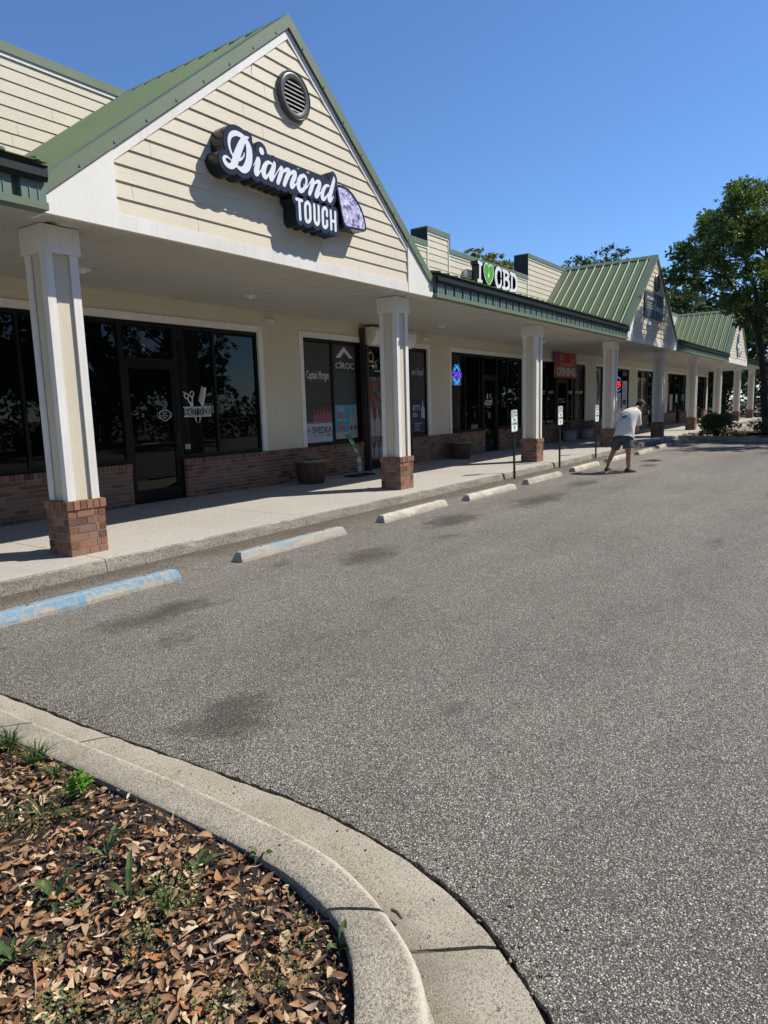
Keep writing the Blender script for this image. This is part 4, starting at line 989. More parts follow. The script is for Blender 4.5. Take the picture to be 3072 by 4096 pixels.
setc(nt, b, c); MT['gem'] = m
mb = MB(); mb.prism([(x, YS+.001, z) for x, z in G2], (0, .005, 0)); mb.build('gem_face', m, t)

# green heart sign on the parapet
Y2, YB2 = 9.33, 9.56
S2 = {}
s2 = lambda pts, k=6: cat([(*on_y(*K_(p[0], p[1]), Y2), p[2]) for p in pts], k)
q = .05
L = [s2([(285, 235, q), (335, 262, q*.8), (385, 300, q)]), s2([(335, 270, q), (332, 560, q), (330, 850, q)]), s2([(275, 845, q), (330, 872, q*.8), (385, 880, q)])]
L += [s2([(1030, 480, .03), (1028, 600, .03), (1030, 730, .03)]), s2([(1025, 560, .035), (985, 470, .05), (930, 445, .058), (880, 520, .066), (858, 650, .07), (862, 800, .07), (890, 960, .066), (935, 1055, .058), (985, 1050, .052), (1025, 960, .042), (1035, 850, .036)])]
L += [s2([(1095, 520, .042), (1130, 540, .05), (1135, 800, .052), (1130, 1080, .05), (1075, 1075, .042)]), s2([(1140, 535, .045), (1220, 570, .05), (1272, 650, .058), (1268, 735, .055), (1215, 785, .046), (1150, 790, .042)]), s2([(1200, 795, .045), (1270, 860, .054), (1290, 960, .062), (1280, 1070, .058), (1225, 1130, .05), (1140, 1105, .045)])]
L += [s2([(1340, 610, .042), (1385, 640, .05), (1385, 900, .052), (1380, 1165, .05), (1330, 1160, .042)]), s2([(1395, 635, .046), (1470, 680, .054), (1525, 790, .062), (1545, 940, .066), (1535, 1080, .062), (1490, 1185, .054), (1400, 1180, .046)])]
t = thing('shop_sign', 'green heart and white letters reading I heart CBD, standing off the parapet', 'sign', (19.4, YW, 5.1), 0)
X, Z = grid(17.85, 21.2, 4.8, 5.95, .0125); D = sdf_strokes(L, X, Z)
mb = MB(); sdf_solid(mb, D, X, Z, .012, Y2+.004, YB2); mb.build('channel_box', MT['signblack'], t)
mb = MB(); sdf_solid(mb, D, X, Z, 0, Y2-.004, Y2+.003); mb.build('lettering', MT['signface'], t)
hp = [on_y(*K_(*p), Y2) for p in [(622, 362), (600, 300), (565, 258), (525, 248), (488, 280), (460, 360), (450, 460), (455, 560), (475, 680), (510, 800), (555, 910), (625, 1035), (690, 960), (740, 860), (775, 740), (796, 610), (793, 500), (775, 410), (740, 340), (700, 305), (665, 302), (635, 325)]]
DH = sdf_poly(hp, X, Z); drop = sdf_strokes([s2([(625, 350, .012), (622, 560, .014), (620, 640, .04), (620, 690, .052)])], X, Z)
mb = MB(); sdf_solid(mb, DH, X, Z, .0, Y2+.004, YB2); mb.build('channel_box', MT['signblack'], t)
mb = MB(); sdf_solid(mb, DH, X, Z, -.004, Y2-.002, Y2+.003); mb.build('heart_rim', MT['signface'], t)
mb = MB(); sdf_solid(mb, np.maximum(DH+.036, -drop), X, Z, 0, Y2-.006, Y2-.0021); mb.build('heart', MT['greenface'], t)
mb = MB(); mb.box(17.95, 20.95, 9.60, YW-.03, 5.22, 5.42)
for x in (18.2, 18.9, 19.6, 20.3, 20.8): mb.box(x-.02, x+.02, YB2-.01, 9.62, 5.27, 5.37)
mb.build('raceway', MT['white'], t)

# dark panel sign on the second gable
t = thing('shop_sign', 'square slate grey Powerhouse Dance panel on the shaded second gable', 'sign', (25.7, YF, 4.4), 0)
MT['slate'] = plain('slate_panel', (.052, .064, .082), .5); MT['palegrey'] = plain('pale_lettering', (.62, .64, .66), .5); MT['midgrey'] = plain('grey_lettering', (.22, .24, .27), .5)
y = YF-.06
mb = MB(); mb.box(24.44, 26.93, y, YF-.021, 4.40, 5.24); mb.build('panel', MT['slate'], t)
mb = MB(); text(mb, 'POWER', 24.70, 25.80, 4.985, 5.085, y-.003, .03)
for z in (4.705, 4.785, 4.865): mb.box(24.70, 25.60, y-.004, y-.001, z, z+.014)
mb.build('lettering', MT['palegrey'], t)
mb = MB(); text(mb, 'HOUSE', 25.92, 26.70, 4.985, 5.06, y-.003, .0); mb.build('lettering', MT['midgrey'], t)
dz = [cat([(25.86, 5.21, .008), (25.84, 4.9, .009), (25.80, 4.62, .008), (25.76, 4.43, .005)]), cat([(25.84, 4.86, .012), (25.74, 4.90, .014), (25.66, 4.80, .018), (25.68, 4.70, .016), (25.78, 4.74, .012), (25.86, 4.84, .01)]),
      cat([(25.98, 4.84, .012), (25.92, 4.76, .014), (25.96, 4.70, .012), (26.04, 4.82, .014), (26.06, 4.70, .012), (26.16, 4.82, .012), (26.18, 4.70, .012), (26.28, 4.82, .012), (26.30, 4.69, .012), (26.42, 4.80, .01)]),
      cat([(26.54, 4.84, .012), (26.46, 4.80, .013), (26.44, 4.68, .014), (26.56, 4.68, .01), (26.66, 4.78, .010)]), cat([(26.64, 4.78, .010), (26.74, 4.90, .014), (26.66, 4.70, .014), (26.72, 4.63, .012), (26.82, 4.74, .008)])]
X, Z = grid(25.5, 26.95, 4.38, 5.24, .011); mb = MB(); sdf_solid(mb, sdf_strokes(dz, X, Z), X, Z, 0, y-.008, y-.001); mb.build('lettering', MT['palegrey'], t)
t = thing('wall_lamp', 'small grey wall lamp below the slate panel on the second gable', 'wall lamp', (25.03, YF, 4.15))
mb = MB(); mb.prism([(24.93, YF-.02, 4.12), (24.93, YF-.11, 4.13), (24.93, YF-.09, 4.25), (24.93, YF-.02, 4.26)], (.2, 0, 0)); lb = mb.build('housing', MT['palegrey'], t)
mb = MB(); mb.box(24.95, 25.11, YF-.10, YF-.03, 4.112, 4.128); mb.build('lens', MT['midgrey'], t)

# oval board sign and fish on the third gable
t = thing('shop_sign', 'long grey surfboard shaped sign with a small fish, on the farthest gable', 'sign', (44.7, YF, 4.1), 0)
def oval(cx, cz, a, h, y0, y1, tip=1.5, n=40, rot=0):
    P = []
    for k in range(n):
        th = 2*math.pi*k/n; u = a*math.copysign(abs(math.cos(th))**1.0, math.cos(th))*(1-abs(math.sin(th))**tip*.25); v = h*math.sin(th)
        P.append((cx+u*math.cos(rot)-v*math.sin(rot), y0, cz+u*math.sin(rot)+v*math.cos(rot)))
    return P
y = YF-.07
mb = MB(); mb.prism(oval(44.42, 4.62, .40, .60, y, 0), (0, .05, 0)); mb.build('board', MT['midgrey'], t)
mb = MB(); mb.prism(oval(44.42, 4.62, .33, .54, y-.006, 0), (0, .005, 0)); mb.build('board_face', MT['slate'], t)
mb = MB(); mb.prism(oval(44.55, 4.74, .09, .40, y-.012, 0), (0, .005, 0)); mb.prism(oval(44.40, 4.22, .12, .12, y-.012, 0), (0, .005, 0)); mb.build('stripe', MT['palegrey'], t)
mb = MB(); mb.prism([(43.95, y-.016, 4.37), (44.95, y-.016, 4.37), (45.05, y-.016, 4.56), (44.7, y-.016, 4.58), (44.45, y-.016, 4.66), (43.95, y-.016, 4.60)], (0, .003, 0)); mb.build('name_band', MT['signface'], t)
mb = MB(); text(mb, 'SURF', 44.2, 44.75, 4.42, 4.53, y-.018, .03); mb.build('lettering', MT['slate'], t) if False else None
mb = MB(); mb.prism(oval(45.15, 4.10, .85, .075, y+.01, 0, rot=.22), (0, .03, 0)); mb.prism([(44.5, y+.012, 3.99), (44.2, y+.012, 4.06), (44.36, y+.012, 3.95), (44.3, y+.012, 3.80)], (0, .03, 0)); mb.prism([(45.1, y+.013, 4.05), (45.3, y+.013, 3.92), (45.45, y+.013, 4.12)], (0, .028, 0)); mb.build('fish', MT['midgrey'], t)

# parking signs
MT['signgreen'] = plain('traffic_green', (.012, .11, .06), .5); MT['signwhite'] = plain('reflective_white', (.86, .90, .89), .45, var=.03)
def rrect(x0, x1, z0, z1, r, n=5):
    P = []
    for cx, cz, a0 in ((x1-r, z1-r, 0), (x0+r, z1-r, 90), (x0+r, z0+r, 180), (x1-r, z0+r, 270)):
        for k in range(n+1): a = rad(a0+90*k/n); P.append((cx+r*math.cos(a), cz+r*math.sin(a)))
    return P
psl = ['green and white fifteen minute parking sign by the plain clean wheel stop', 'green and white fifteen minute parking sign on a leaning post before the flower pots', 'green and white fifteen minute parking sign standing just left of the stooping man']
for i, (x, yy, zt, lean) in enumerate([(13.70, 6.23, 1.475, -.045), (16.51, 6.29, 1.515, -.025), (19.41, 6.33, 1.50, -.012)]):
    t = thing('parking_sign', psl[i], 'sign', (x, yy, 0), 0, 'fifteen minute parking signs')
    t.rotation_euler = (0, lean, 0)
    w2, h = .1525, .455; z1, z0 = zt, zt-h; y = yy-.035
    mb = MB(); mb.prism([(x+a, y, z) for a, z in rrect(-w2, w2, z0, z1, .03)], (0, .003, 0)); mb.build('sign_panel', MT['signwhite'], t)
    mb = MB(); yt = y-.0025
    mb.prism([(x+a, y-.002, z) for a, z in [(-w2+.014, z1-.014), (-w2+.014, z1-.148), (-w2+.105, z1-.148), (-w2+.105, z1-.014)]], (0, .0015, 0))
    fr_ = [(-w2+.012, w2-.012, z1-.152, z1-.148), (-w2+.105, w2-.012, z1-.016, z1-.012), (w2-.016, w2-.012, z1-.148, z1-.016), (-w2+.012, -w2+.016, z0+.012, z1-.152), (w2-.016, w2-.012, z0+.012, z1-.152), (-w2+.016, w2-.016, z0+.012, z0+.016)]
    for a, b_, c_, d in fr_: mb.box(x+a, x+b_, y-.002, y-.0005, c_, d)
    text(mb, 'MINUTE', x-w2+.118, x+w2-.022, z1-.072, z1-.030, yt, .02); text(mb, 'PARKING', x-w2+.118, x+w2-.022, z1-.132, z1-.088, yt, .02)
    text(mb, 'STORE', x-.06, x+.06, z1-.235, z1-.180, yt, .03); text(mb, 'CUSTOMERS', x-.125, x+.125, z1-.315, z1-.260, yt, .03); text(mb, 'ONLY', x-.05, x+.05, z1-.395, z1-.340, yt, .03)
    text(mb, '›', x-.01, x+.012, z0+.022, z0+.036, yt, .02)
    mb.build('lettering', MT['signgreen'], t)
    mb = MB(); text(mb, '15', x-w2+.024, x-w2+.096, z1-.138, z1-.028, y-.0035, .05); mb.build('numeral', MT['signwhite'], t)
    mb = MB(); y0, y1 = yy-.030, yy+.004
    P = [(-.028, y1-.006), (-.018, y1-.006), (-.018, y0), (.018, y0), (.018, y1-.006), (.028, y1-.006), (.028, y1), (.012, y1), (.012, y0+.006), (-.012, y0+.006), (-.012, y1), (-.028, y1)]
    mb.prism([(x+a, b_, -.05) for a, b_ in P], (0, 0, zt-.03)); mb.build('post', MT['post'], t)
    mb = MB()
    for z in (z1-.03, z0+.045): mb.lathe([(.0, 0), (.008, 0), (.008, .004), (0, .006)], (0, 0, 0), 8); mb.v = [(p if not (abs(p[0]) < .02 and abs(p[1]) < .02) else (x+p[0], y-p[2]-.001, z+p[1])) for p in mb.v]
    mb.build('bolt', MT['brown'], t)

# ================================================================== on and in the shop windows
YG = YW+.05                    # front of the panes
MT['decal'] = plain('white_vinyl', (.55, .57, .59), .6, var=.04); MT['decalg'] = plain('grey_vinyl', (.30, .30, .30), .6); MT['decalgreen'] = plain('green_vinyl', (.10, .26, .03), .6)
def lettering(parent, items, mat='decal', y=YG-.003, name='lettering'):
    mb = MB()
    for it in items:
        if it[0] == 't': text(mb, it[1], it[2], it[3], it[4], it[5], y, it[6] if len(it) > 6 else .01, it[7] if len(it) > 7 else 0)
        if it[0] == 'b': mb.box(it[1], it[2], y, y+.001, it[3], it[4])
    o = mb.build(name, MT[mat], parent); return o
def stroke_decal(parent, strokes, bounds, res, mat, name, y=YG-.003):
    X, Z = grid(*bounds, res); mb = MB(); sdf_solid(mb, sdf_strokes(strokes, X, Z), X, Z, 0, y, y+.0015); return mb.build(name, MT[mat], parent)
Wb, Db = FO['beauty']
P_ = lambda x, y: (700+x/8.295, 1500+y/8.295)
sp = lambda pts, k=6: cat([(*on_y(*P_(p[0], p[1]), YG-.003), p[2]) for p in pts], k)
sc1 = [sp([(545, 540, .008), (495, 610, .009), (510, 690, .010), (560, 735, .011), (605, 690, .011), (618, 620, .010), (590, 555, .009), (545, 540, .008)]), sp([(360, 605, .009), (310, 650, .010), (325, 730, .010), (385, 785, .011), (435, 760, .012), (440, 690, .011), (410, 635, .010), (360, 605, .009)]),
       sp([(250, 560, .004), (290, 565, .006), (325, 605, .008)]), sp([(430, 770, .012), (450, 860, .013), (520, 950, .018), (575, 1070, .026)]), sp([(575, 740, .012), (575, 850, .013), (575, 960, .015), (590, 1070, .02)]), sp([(660, 1360, .022), (735, 1580, .004)])]
cm1 = [sp([(1010, 440, .018), (985, 650, .018), (940, 900, .018), (905, 1075, .022)]), sp([(790, 840, .006), (850, 900, .014), (895, 960, .022), (905, 1070, .022)]), sp([(850, 1360, .014), (815, 1580, .006)])]
for q in range(16):
    t_ = q/15; a = (875+(785-875)*t_, 388+(838-388)*t_); b_ = (1000+(915-1000)*t_, 440+(872-440)*t_); cm1.append(sp([(*a, .0045), (*b_, .006)], 1))
stroke_decal(Wb, sc1+cm1, (7.75, 8.6, 1.25, 2.3), .0045, 'decal', 'scissors_and_comb')
x0, z0 = on_y(*P_(285, 1085), YG); x1, z1 = on_y(*P_(1215, 1340), YG)
lettering(Wb, [('b', x0-.01, x1-.01, z0-.004, z0+.014), ('b', x0, x1, z1-.016, z1+.004), ('t', 'BEAUTY STUDIO', x0+.015, x1-.012, z1, z0, .006)])
a = on_y(790, 1390) if False else on_y(573, 1390, YG); lettering(Wb, [('t', '2', a[0]-.035, a[0]+.035, a[1]-.055, a[1]+.055, .0)], 'decalg')
a = on_y(658, 1660, YG)
mk = [cat([(a[0]-.10, a[1]+.05, .006), (a[0], a[1]+.085, .006), (a[0]+.10, a[1]+.05, .006), (a[0]+.09, a[1]-.05, .006), (a[0], a[1]-.095, .006), (a[0]-.09, a[1]-.05, .006), (a[0]-.10, a[1]+.05, .006)]), cat([(a[0]-.10, a[1]+.05, .004), (a[0]-.15, a[1]+.02, .004), (a[0]-.13, a[1]-.04, .004), (a[0]-.09, a[1]-.05, .004)]), cat([(a[0]+.10, a[1]+.05, .004), (a[0]+.15, a[1]+.02, .004), (a[0]+.13, a[1]-.04, .004), (a[0]+.09, a[1]-.05, .004)])]
stroke_decal(Db, mk, (a[0]-.2, a[0]+.2, a[1]-.14, a[1]+.14), .004, 'decal', 'mask_sticker', YW+.041)
lettering(Db, [('t', 'PLEASE', a[0]-.05, a[0]+.05, a[1]+.035, a[1]+.052), ('t', 'WEAR', a[0]-.04, a[0]+.04, a[1]+.008, a[1]+.026), ('t', 'FACE MASK', a[0]-.07, a[0]+.07, a[1]-.024, a[1]-.004), ('t', 'Thank You', a[0]-.04, a[0]+.04, a[1]-.06, a[1]-.036)], 'decal', YW+.041)
lettering(Db, [('b', 6.98, 7.32, 1.125, 1.128)], 'decal', YW+.024)
# a chair back and a bench seen through the glass are left to the dark of the tint

# beauty window: pale curtain edge inside, hours sticker
lettering(Wb, [('b', 7.86, 7.98, .98, 1.07)], 'decalg')

# liquor shop posters
MT['posterdark'] = worn('charcoal_window_film', (.040, .038, .036), (.075, .072, .068), .6, 1.6, .55, 30, .05, .001, (1, 1, .4))
MT['postergrey'] = worn('slate_window_film', (.055, .062, .060), (.03, .034, .034), .6, 1.2, .5, 30, .05, .001)
MT['paper'] = plain('poster_paper', (.42, .44, .50), .6, var=.05); MT['navy'] = plain('navy_ink', (.02, .025, .06), .6); MT['inkgrey'] = plain('grey_ink', (.26, .27, .30), .6)
MT['sky_blue'] = plain('sky_blue_print', (.075, .25, .38), .55, var=.1, scale=3); MT['sand'] = plain('sand_print', (.34, .33, .31), .6); MT['orange'] = plain('orange_ink', (.35, .13, .05), .6)
MT['pink'] = plain('pink_bottle_print', (.30, .075, .07), .5, var=.3, scale=14); MT['bottle'] = plain('pale_bottle_print', (.22, .26, .28), .5, var=.3, scale=14); MT['redink'] = plain('red_ink', (.26, .018, .022), .6); MT['wine'] = plain('wine_print', (.11, .02, .02), .6)
MT['goldink'] = plain('gold_ink', (.60, .38, .14), .55); MT['photo'] = None
def poster(label, x0, x1, z0, z1, mat, y=YG-.006):
    t = thing('window_poster', label, 'poster', ((x0+x1)/2, y, z0), 0, 'posters in the shop windows')
    mb = MB(); mb.box(x0, x1, y, y+.0025, z0, z1); mb.build('sheet', MT[mat], t); t['y'] = y
    return t
def ptext(t, items, mat, name='lettering', dy=.0015): return lettering(t, items, mat, t['y']-dy, name)
def bottle(mb, x, z, w_, h, y):
    P = [(-.5, 0), (.5, 0), (.5, .52), (.42, .60), (.17, .72), (.13, .76), (.13, 1), (-.13, 1), (-.13, .76), (-.17, .72), (-.42, .60), (-.5, .52)]
    mb.prism([(x+a*w_, y, z+b_*h) for a, b_ in P], (0, .0008, 0))
p = poster('dark charcoal poster with spiky Captain Morgan lettering', 11.07, 11.94, 1.73, 3.02, 'posterdark')
ptext(p, [('t', 'Captain Morgan', 11.14, 11.88, 2.20, 2.43, .012)], 'decal')
p = poster('photo poster of six pink bottles on a bar', 11.07, 11.94, 1.315, 1.725, 'wine')
p.children[0].data.materials[0] = MT['posterdark']
mb = MB()
for i in range(6): bottle(mb, 11.36+i*.105, 1.335, .095, rnd.uniform(.27, .33), p['y']-.001-.0009*i)
mb.build('bottle_print', MT['pink'], p)
ptext(p, [('b', 11.09, 11.93, 1.322, 1.334)], 'inkgrey', 'bar_line')
p = poster('white poster with navy Svedka vodka lettering', 11.07, 11.94, .895, 1.31, 'paper')
ptext(p, [('t', 'SVEDKA', 11.26, 11.91, 1.09, 1.235, .025), ('t', 'VODKA', 11.70, 11.91, 1.015, 1.065, .02), ('b', 11.08, 11.20, 1.19, 1.195), ('t', 'SVEDKA', 11.08, 11.20, 1.145, 1.185, .02), ('b', 11.08, 11.20, 1.135, 1.14), ('b', 11.22, 11.225, .91, 1.13)], 'navy')
ptext(p, [('t', 'IMPORTED', 11.30, 11.68, 1.015, 1.065, .005), ('t', 'VODKA', 11.09, 11.19, 1.10, 1.125)], 'inkgrey')
p = poster('grey film poster with white chevron and Ciroc name', 12.05, 12.86, 2.42, 3.02, 'posterdark')
ptext(p, [('t', 'CÎROC', 12.13, 12.80, 2.50, 2.665, .004)], 'decal')
X = [(12.14, 2.735), (12.44, 2.985), (12.78, 2.735), (12.64, 2.735), (12.45, 2.875), (12.30, 2.735)]
mb = MB(); mb.prism([(a, p['y']-.0015, b_) for a, b_ in X], (0, .001, 0)); mb.build('chevron', MT['decal'], p)
p = poster('plain slate film covering the middle of the second pane', 12.05, 12.86, 1.70, 2.415, 'postergrey')
p = poster("sky blue beach poster with Tito's lettering and two bottles", 12.05, 12.86, .93, 1.695, 'sky_blue')
ptext(p, [('b', 12.05, 12.86, .93, 1.08)], 'sand', 'beach_print', .001)
ptext(p, [('t', "Tito's", 12.13, 12.36, 1.545, 1.665, .015), ('t', 'Handmade', 12.12, 12.44, 1.335, 1.395, .006)], 'paper')
ptext(p, [('b', 12.14, 12.40, 1.135, 1.225)], 'orange', 'bench_print')
mb = MB(); mb.prism([(12.24+.085*math.cos(k*.314), p['y']-.0015, 1.465+.075*math.sin(k*.314)) for k in range(20)], (0, .001, 0)); mb.build('label_print', MT['orange'], p)
mb = MB(); bottle(mb, 12.62, .95, .17, .74, p['y']-.003); bottle(mb, 12.77, .98, .16, .72, p['y']-.0045); mb.build('bottle_print', MT['bottle'], p)
mb = MB()
for bx_ in (12.62, 12.77): mb.prism([(bx_+.045*math.cos(k*.4), p['y']-.006, 1.17+.05*math.sin(k*.4)) for k in range(16)], (0, .001, 0))
mb.build('label_print', MT['wine'], p)
# door poster, and the transom crest
m, nt, b = new_mat('busy_photo_print', .6); co_ = objco(nt)
c = ramp(nt, noise(nt, objco(nt, (1, 1, .7)), 7, 6, .7), [(.3, (.012, .012, .01)), (.46, (.06, .055, .045)), (.56, (.16, .15, .125)), (.7, (.30, .28, .24))]); setc(nt, b, c); MT['photo'] = m
p = poster('cluttered door poster of bottles with red arched lettering', 13.22, 14.62, .36, 2.34, 'photo', YW+.035)
y = p['y']-.0015
mb = MB()
for word, rr, z_, up in (('RED DOTS', .42, 1.86, 1), ('RED TOP', .46, 1.80, -1)):
    n = len(word)
    for i, ch in enumerate(word):
        if ch == ' ': continue
        a = (i-(n-1)/2)/(n-1)*1.9; xx = 13.72+rr*math.sin(a); zz = z_+up*(rr*math.cos(a)-.10)
        s = MB(); text(s, ch, -.055, .055, -.09, .09, 0, .06); ca, sa = math.cos(-a*up), math.sin(-a*up)
        mb.add([(xx+v[0]*ca-v[2]*sa, y, zz+v[0]*sa+v[2]*ca) for v in s.v], s.f)
mb.build('lettering', MT['redink'], p)
mb = MB()
for bx_ in (13.47, 13.72, 13.97): mb.prism([(bx_+.06*math.cos(k*.4), y, 1.82+.075*math.sin(k*.4)) for k in range(16)], (0, .001, 0))
mb.build('red_dots', MT['redink'], p)
mb = MB()
for i, bx_ in enumerate((13.42, 13.66, 13.90, 14.2)): bottle(mb, bx_, .92, .21, .66, y-.001)
for i in range(5): bottle(mb, 13.38+i*.21, .42, .15, .36, y-.001)
mb.build('bottle_print', MT['sand'], p)
Wl, Dl = FO['liquor']
cr = [cat([(13.42, 2.72, .010), (13.36, 2.80, .012), (13.42, 2.89, .012), (13.52, 2.90, .012), (13.58, 2.82, .012), (13.54, 2.72, .012), (13.42, 2.72, .010)]), cat([(13.25, 2.62, .008), (13.32, 2.70, .010), (13.47, 2.68, .012), (13.62, 2.70, .010), (13.70, 2.62, .008), (13.66, 2.58, .008)]), cat([(13.47, 2.92, .006), (13.47, 2.97, .008)])]
stroke_decal(Wl, cr, (13.1, 13.9, 2.5, 3.0), .006, 'goldink', 'crest')
lettering(Wl, [('t', '91', 13.50, 13.70, 2.53, 2.63, .03)]); lettering(Wl, [('t', 'Crown Royal', 13.20, 13.74, 2.565, 2.625, 0, .3)], 'decalg', YG-.0022)
lettering(Wl, [('b', 13.55, 13.85, 2.455, 2.50)], 'inkgrey', YW+.014, 'hours_plate')
p = poster('charcoal poster with looping Crown Royal script', 14.86, 15.88, 1.78, 3.02, 'posterdark')
ptext(p, [('t', 'Crown Royal', 15.0, 15.78, 2.36, 2.60, 0, .25)], 'decal')
p = poster("navy poster with Burnett's vodka lettering and a white bottle", 14.86, 15.88, .93, 1.775, 'navy')
ptext(p, [('t', "BURNETT'S", 14.98, 15.62, 1.50, 1.65, .012), ('t', 'VODKA', 15.13, 15.50, 1.335, 1.45, .012)], 'decal')
mb = MB(); bottle(mb, 15.77, 1.30, .17, .46, p['y']-.0015); mb.build('bottle_print', MT['paper'], p)
ptext(p, [('b', 15.35, 15.72, 1.155, 1.185), ('b', 15.35, 15.62, 1.10, 1.13), ('b', 15.35, 15.55, 1.04, 1.07), ('b', 15.35, 15.62, .98, 1.01), ('b', 14.98, 15.03, .96, 1.04)], 'inkgrey', 'small_print')
# brown shutter rails and white roller housing at the liquor door
t = thing('roller_shutter', 'white roller shutter box on two brown rails over the liquor shop door', 'roller shutter', (13.9, YW, .14))
mb = MB(); mb.prism([(13.06, 9.70, 3.44), (13.06, 9.40, 3.44), (13.06, 9.35, 3.36), (13.06, 9.35, 3.22), (13.06, 9.48, 3.04), (13.06, 9.70, 3.04)], (1.74, 0, 0)); sb = mb.build('housing', MT['white'], t)
mb = MB()
for a, c_ in ((9.50, 3.30), (9.58, 3.30), (9.50, 3.20), (9.58, 3.20)): mb.prism([(13.056, a+.009*math.cos(k*.785), c_+.009*math.sin(k*.785)) for k in range(8)], (.003, 0, 0))
mb.build('bolt', MT['brown'], t)
for x in (12.985, 14.80):
    mb = MB(); mb.box(x, x+.075, 9.56, 9.724, .14, 3.035); mb.box(x-.05, x+.02, 9.60, 9.722, .145, 3.42) if x < 13 else None; mb.build('rail', MT['brown'], t)

# CBD shop: neon sign, door lettering
Wc, Dc = FO['cbd']
t = thing('neon_sign', 'lit purple OPEN neon between blue zigzags inside the window', 'neon sign', (17.6, YG, 2.2))
N_ = lambda x, y: (1790+x/10.58, 1440+y/10.58)
sn_ = lambda pts, k=5: cat([(*on_y(*N_(p[0], p[1]), YG-.01), p[2]) for p in pts], k)
r1 = .0085
up = [sn_([(240, 455, r1), (335, 185, r1)], 1), sn_([(335, 185, r1), (470, 465, r1)], 1), sn_([(300, 460, r1), (435, 190, r1)], 1), sn_([(435, 190, r1), (540, 465, r1)], 1), sn_([(270, 450, r1), (380, 270, r1)], 1), sn_([(390, 270, r1), (505, 460, r1)], 1)]
dn = [sn_([(240, 785, r1), (345, 1055, r1)], 1), sn_([(345, 1055, r1), (480, 790, r1)], 1), sn_([(300, 785, r1), (445, 1055, r1)], 1), sn_([(445, 1055, r1), (525, 830, r1)], 1), sn_([(270, 800, r1), (390, 980, r1)], 1), sn_([(400, 980, r1), (510, 820, r1)], 1)]
op = [sn_([(230, 500, r1), (180, 560, r1), (175, 650, r1), (230, 740, r1), (285, 670, r1), (285, 570, r1), (230, 500, r1)]), sn_([(320, 745, r1), (318, 520, r1)], 1), sn_([(318, 515, r1), (370, 510, r1), (390, 570, r1), (370, 635, r1), (325, 640, r1)]), sn_([(500, 510, r1), (430, 530, r1), (405, 630, r1), (430, 730, r1), (500, 755, r1)]), sn_([(405, 630, r1), (495, 630, r1)], 1), sn_([(495, 755, r1), (500, 510, r1)], 1), sn_([(500, 510, r1), (565, 745, r1)], 1), sn_([(568, 745, r1), (575, 510, r1)], 1)]
MT['neonb'] = emit('blue_neon', (.03, .30, .75), 1.3); MT['neonp'] = emit('purple_neon', (.20, .06, .80), 1.5); MT['neonr'] = emit('red_neon', (.9, .02, .02), 1.6)
stroke_decal(t, up+dn, (17.2, 18.0, 2.05, 2.9), .0055, 'neonb', 'zigzag_tube', YG-.014); stroke_decal(t, op, (17.2, 18.0, 2.3, 2.75), .005, 'neonp', 'letter_tube', YG-.014)
mb = MB(); mb.box(17.27, 17.90, YG-.006, YG-.003, 2.18, 2.43); mb.build('backing_sheet', MT['inkgrey'], t)
lettering(Dc, [('t', 'I', 19.55, 19.61, 1.78, 1.95, .02), ('t', 'CBD', 19.52, 19.92, 1.585, 1.745, .02), ('b', 19.55, 19.85, 1.52, 1.53)], 'decal', YW+.042)
hx, hz = 19.78, 1.87
hp = [(hx, hz+.05), (hx-.03, hz+.085), (hx-.07, hz+.07), (hx-.08, hz+.02), (hx-.05, hz-.04), (hx, hz-.10), (hx+.05, hz-.04), (hx+.08, hz+.02), (hx+.07, hz+.07), (hx+.03, hz+.085)]
mb = MB(); mb.prism([(a, YW+.042, b_) for a, b_ in hp], (0, .001, 0)); mb.build('heart_decal', MT['decalgreen'], Dc)
lettering(Dc, [('b', 19.62, 19.80, 1.36-.028*i, 1.373-.028*i) for i in range(7)], 'decalg', YW+.042, 'opening_hours')
# dance school lettering
Wd, Dd = FO['dance']
lettering(Wd, [('t', 'BALLET', 23.66, 24.24, 1.915, 2.04, .03), ('t', 'JAZZ', 24.60, 25.08, 1.92, 2.045, .03), ('t', 'TAP', 26.66, 27.06, 1.925, 2.05, .03), ('t', 'HIP-HOP', 27.46, 28.30, 1.93, 2.055, .03)], 'decal')
lettering(Dd, [('t', 'POWER', 25.60, 25.95, 1.72, 1.77, .02), ('b', 25.60, 25.90, 1.655, 1.662), ('b', 25.60, 25.90, 1.62, 1.627), ('t', 'dance', 25.92, 26.28, 1.60, 1.69, 0, .2), ('t', 'HOUSE', 25.98, 26.26, 1.72, 1.765)], 'decal', YW+.042)
# grand opening banner hung from the soffit edge
t = thing('banner', 'red Grand Opening banner with balloons hung over the dance school door', 'banner', (25.98, YW-.09, 2.52))
MT['bannerred'] = worn('red_banner', (.46, .022, .030), (.28, .014, .02), .7, 2.2, .5, 30, .05, .002)
nb_ = 26; bx0, bx1, bz0, bz1 = 24.74, 27.22, 2.53, 3.47; yb_ = lambda u, v: YW-.075-.022*math.sin(u*9+v*2)-.015*(1-v)
V = []; F = []
for i in range(nb_+1):
    for j in range(11): u, v = i/nb_, j/10; V.append((bx0+(bx1-bx0)*u, yb_(u, v), bz0+(bz1-bz0)*v+.012*math.sin(u*math.pi*3)*(v > .95)))
for i in range(nb_):
    for j in range(10): F.append((i*11+j, i*11+j+1, (i+1)*11+j+1, (i+1)*11+j))
mb = MB(); mb.add(V, F); mb.build('cloth', MT['bannerred'], t, True)
def on_banner(mb, off=.006):
    mb.v = [(x, yb_((x-bx0)/(bx1-bx0), (z-bz0)/(bz1-bz0))-off-(yy-0), z) for x, yy, z in mb.v]
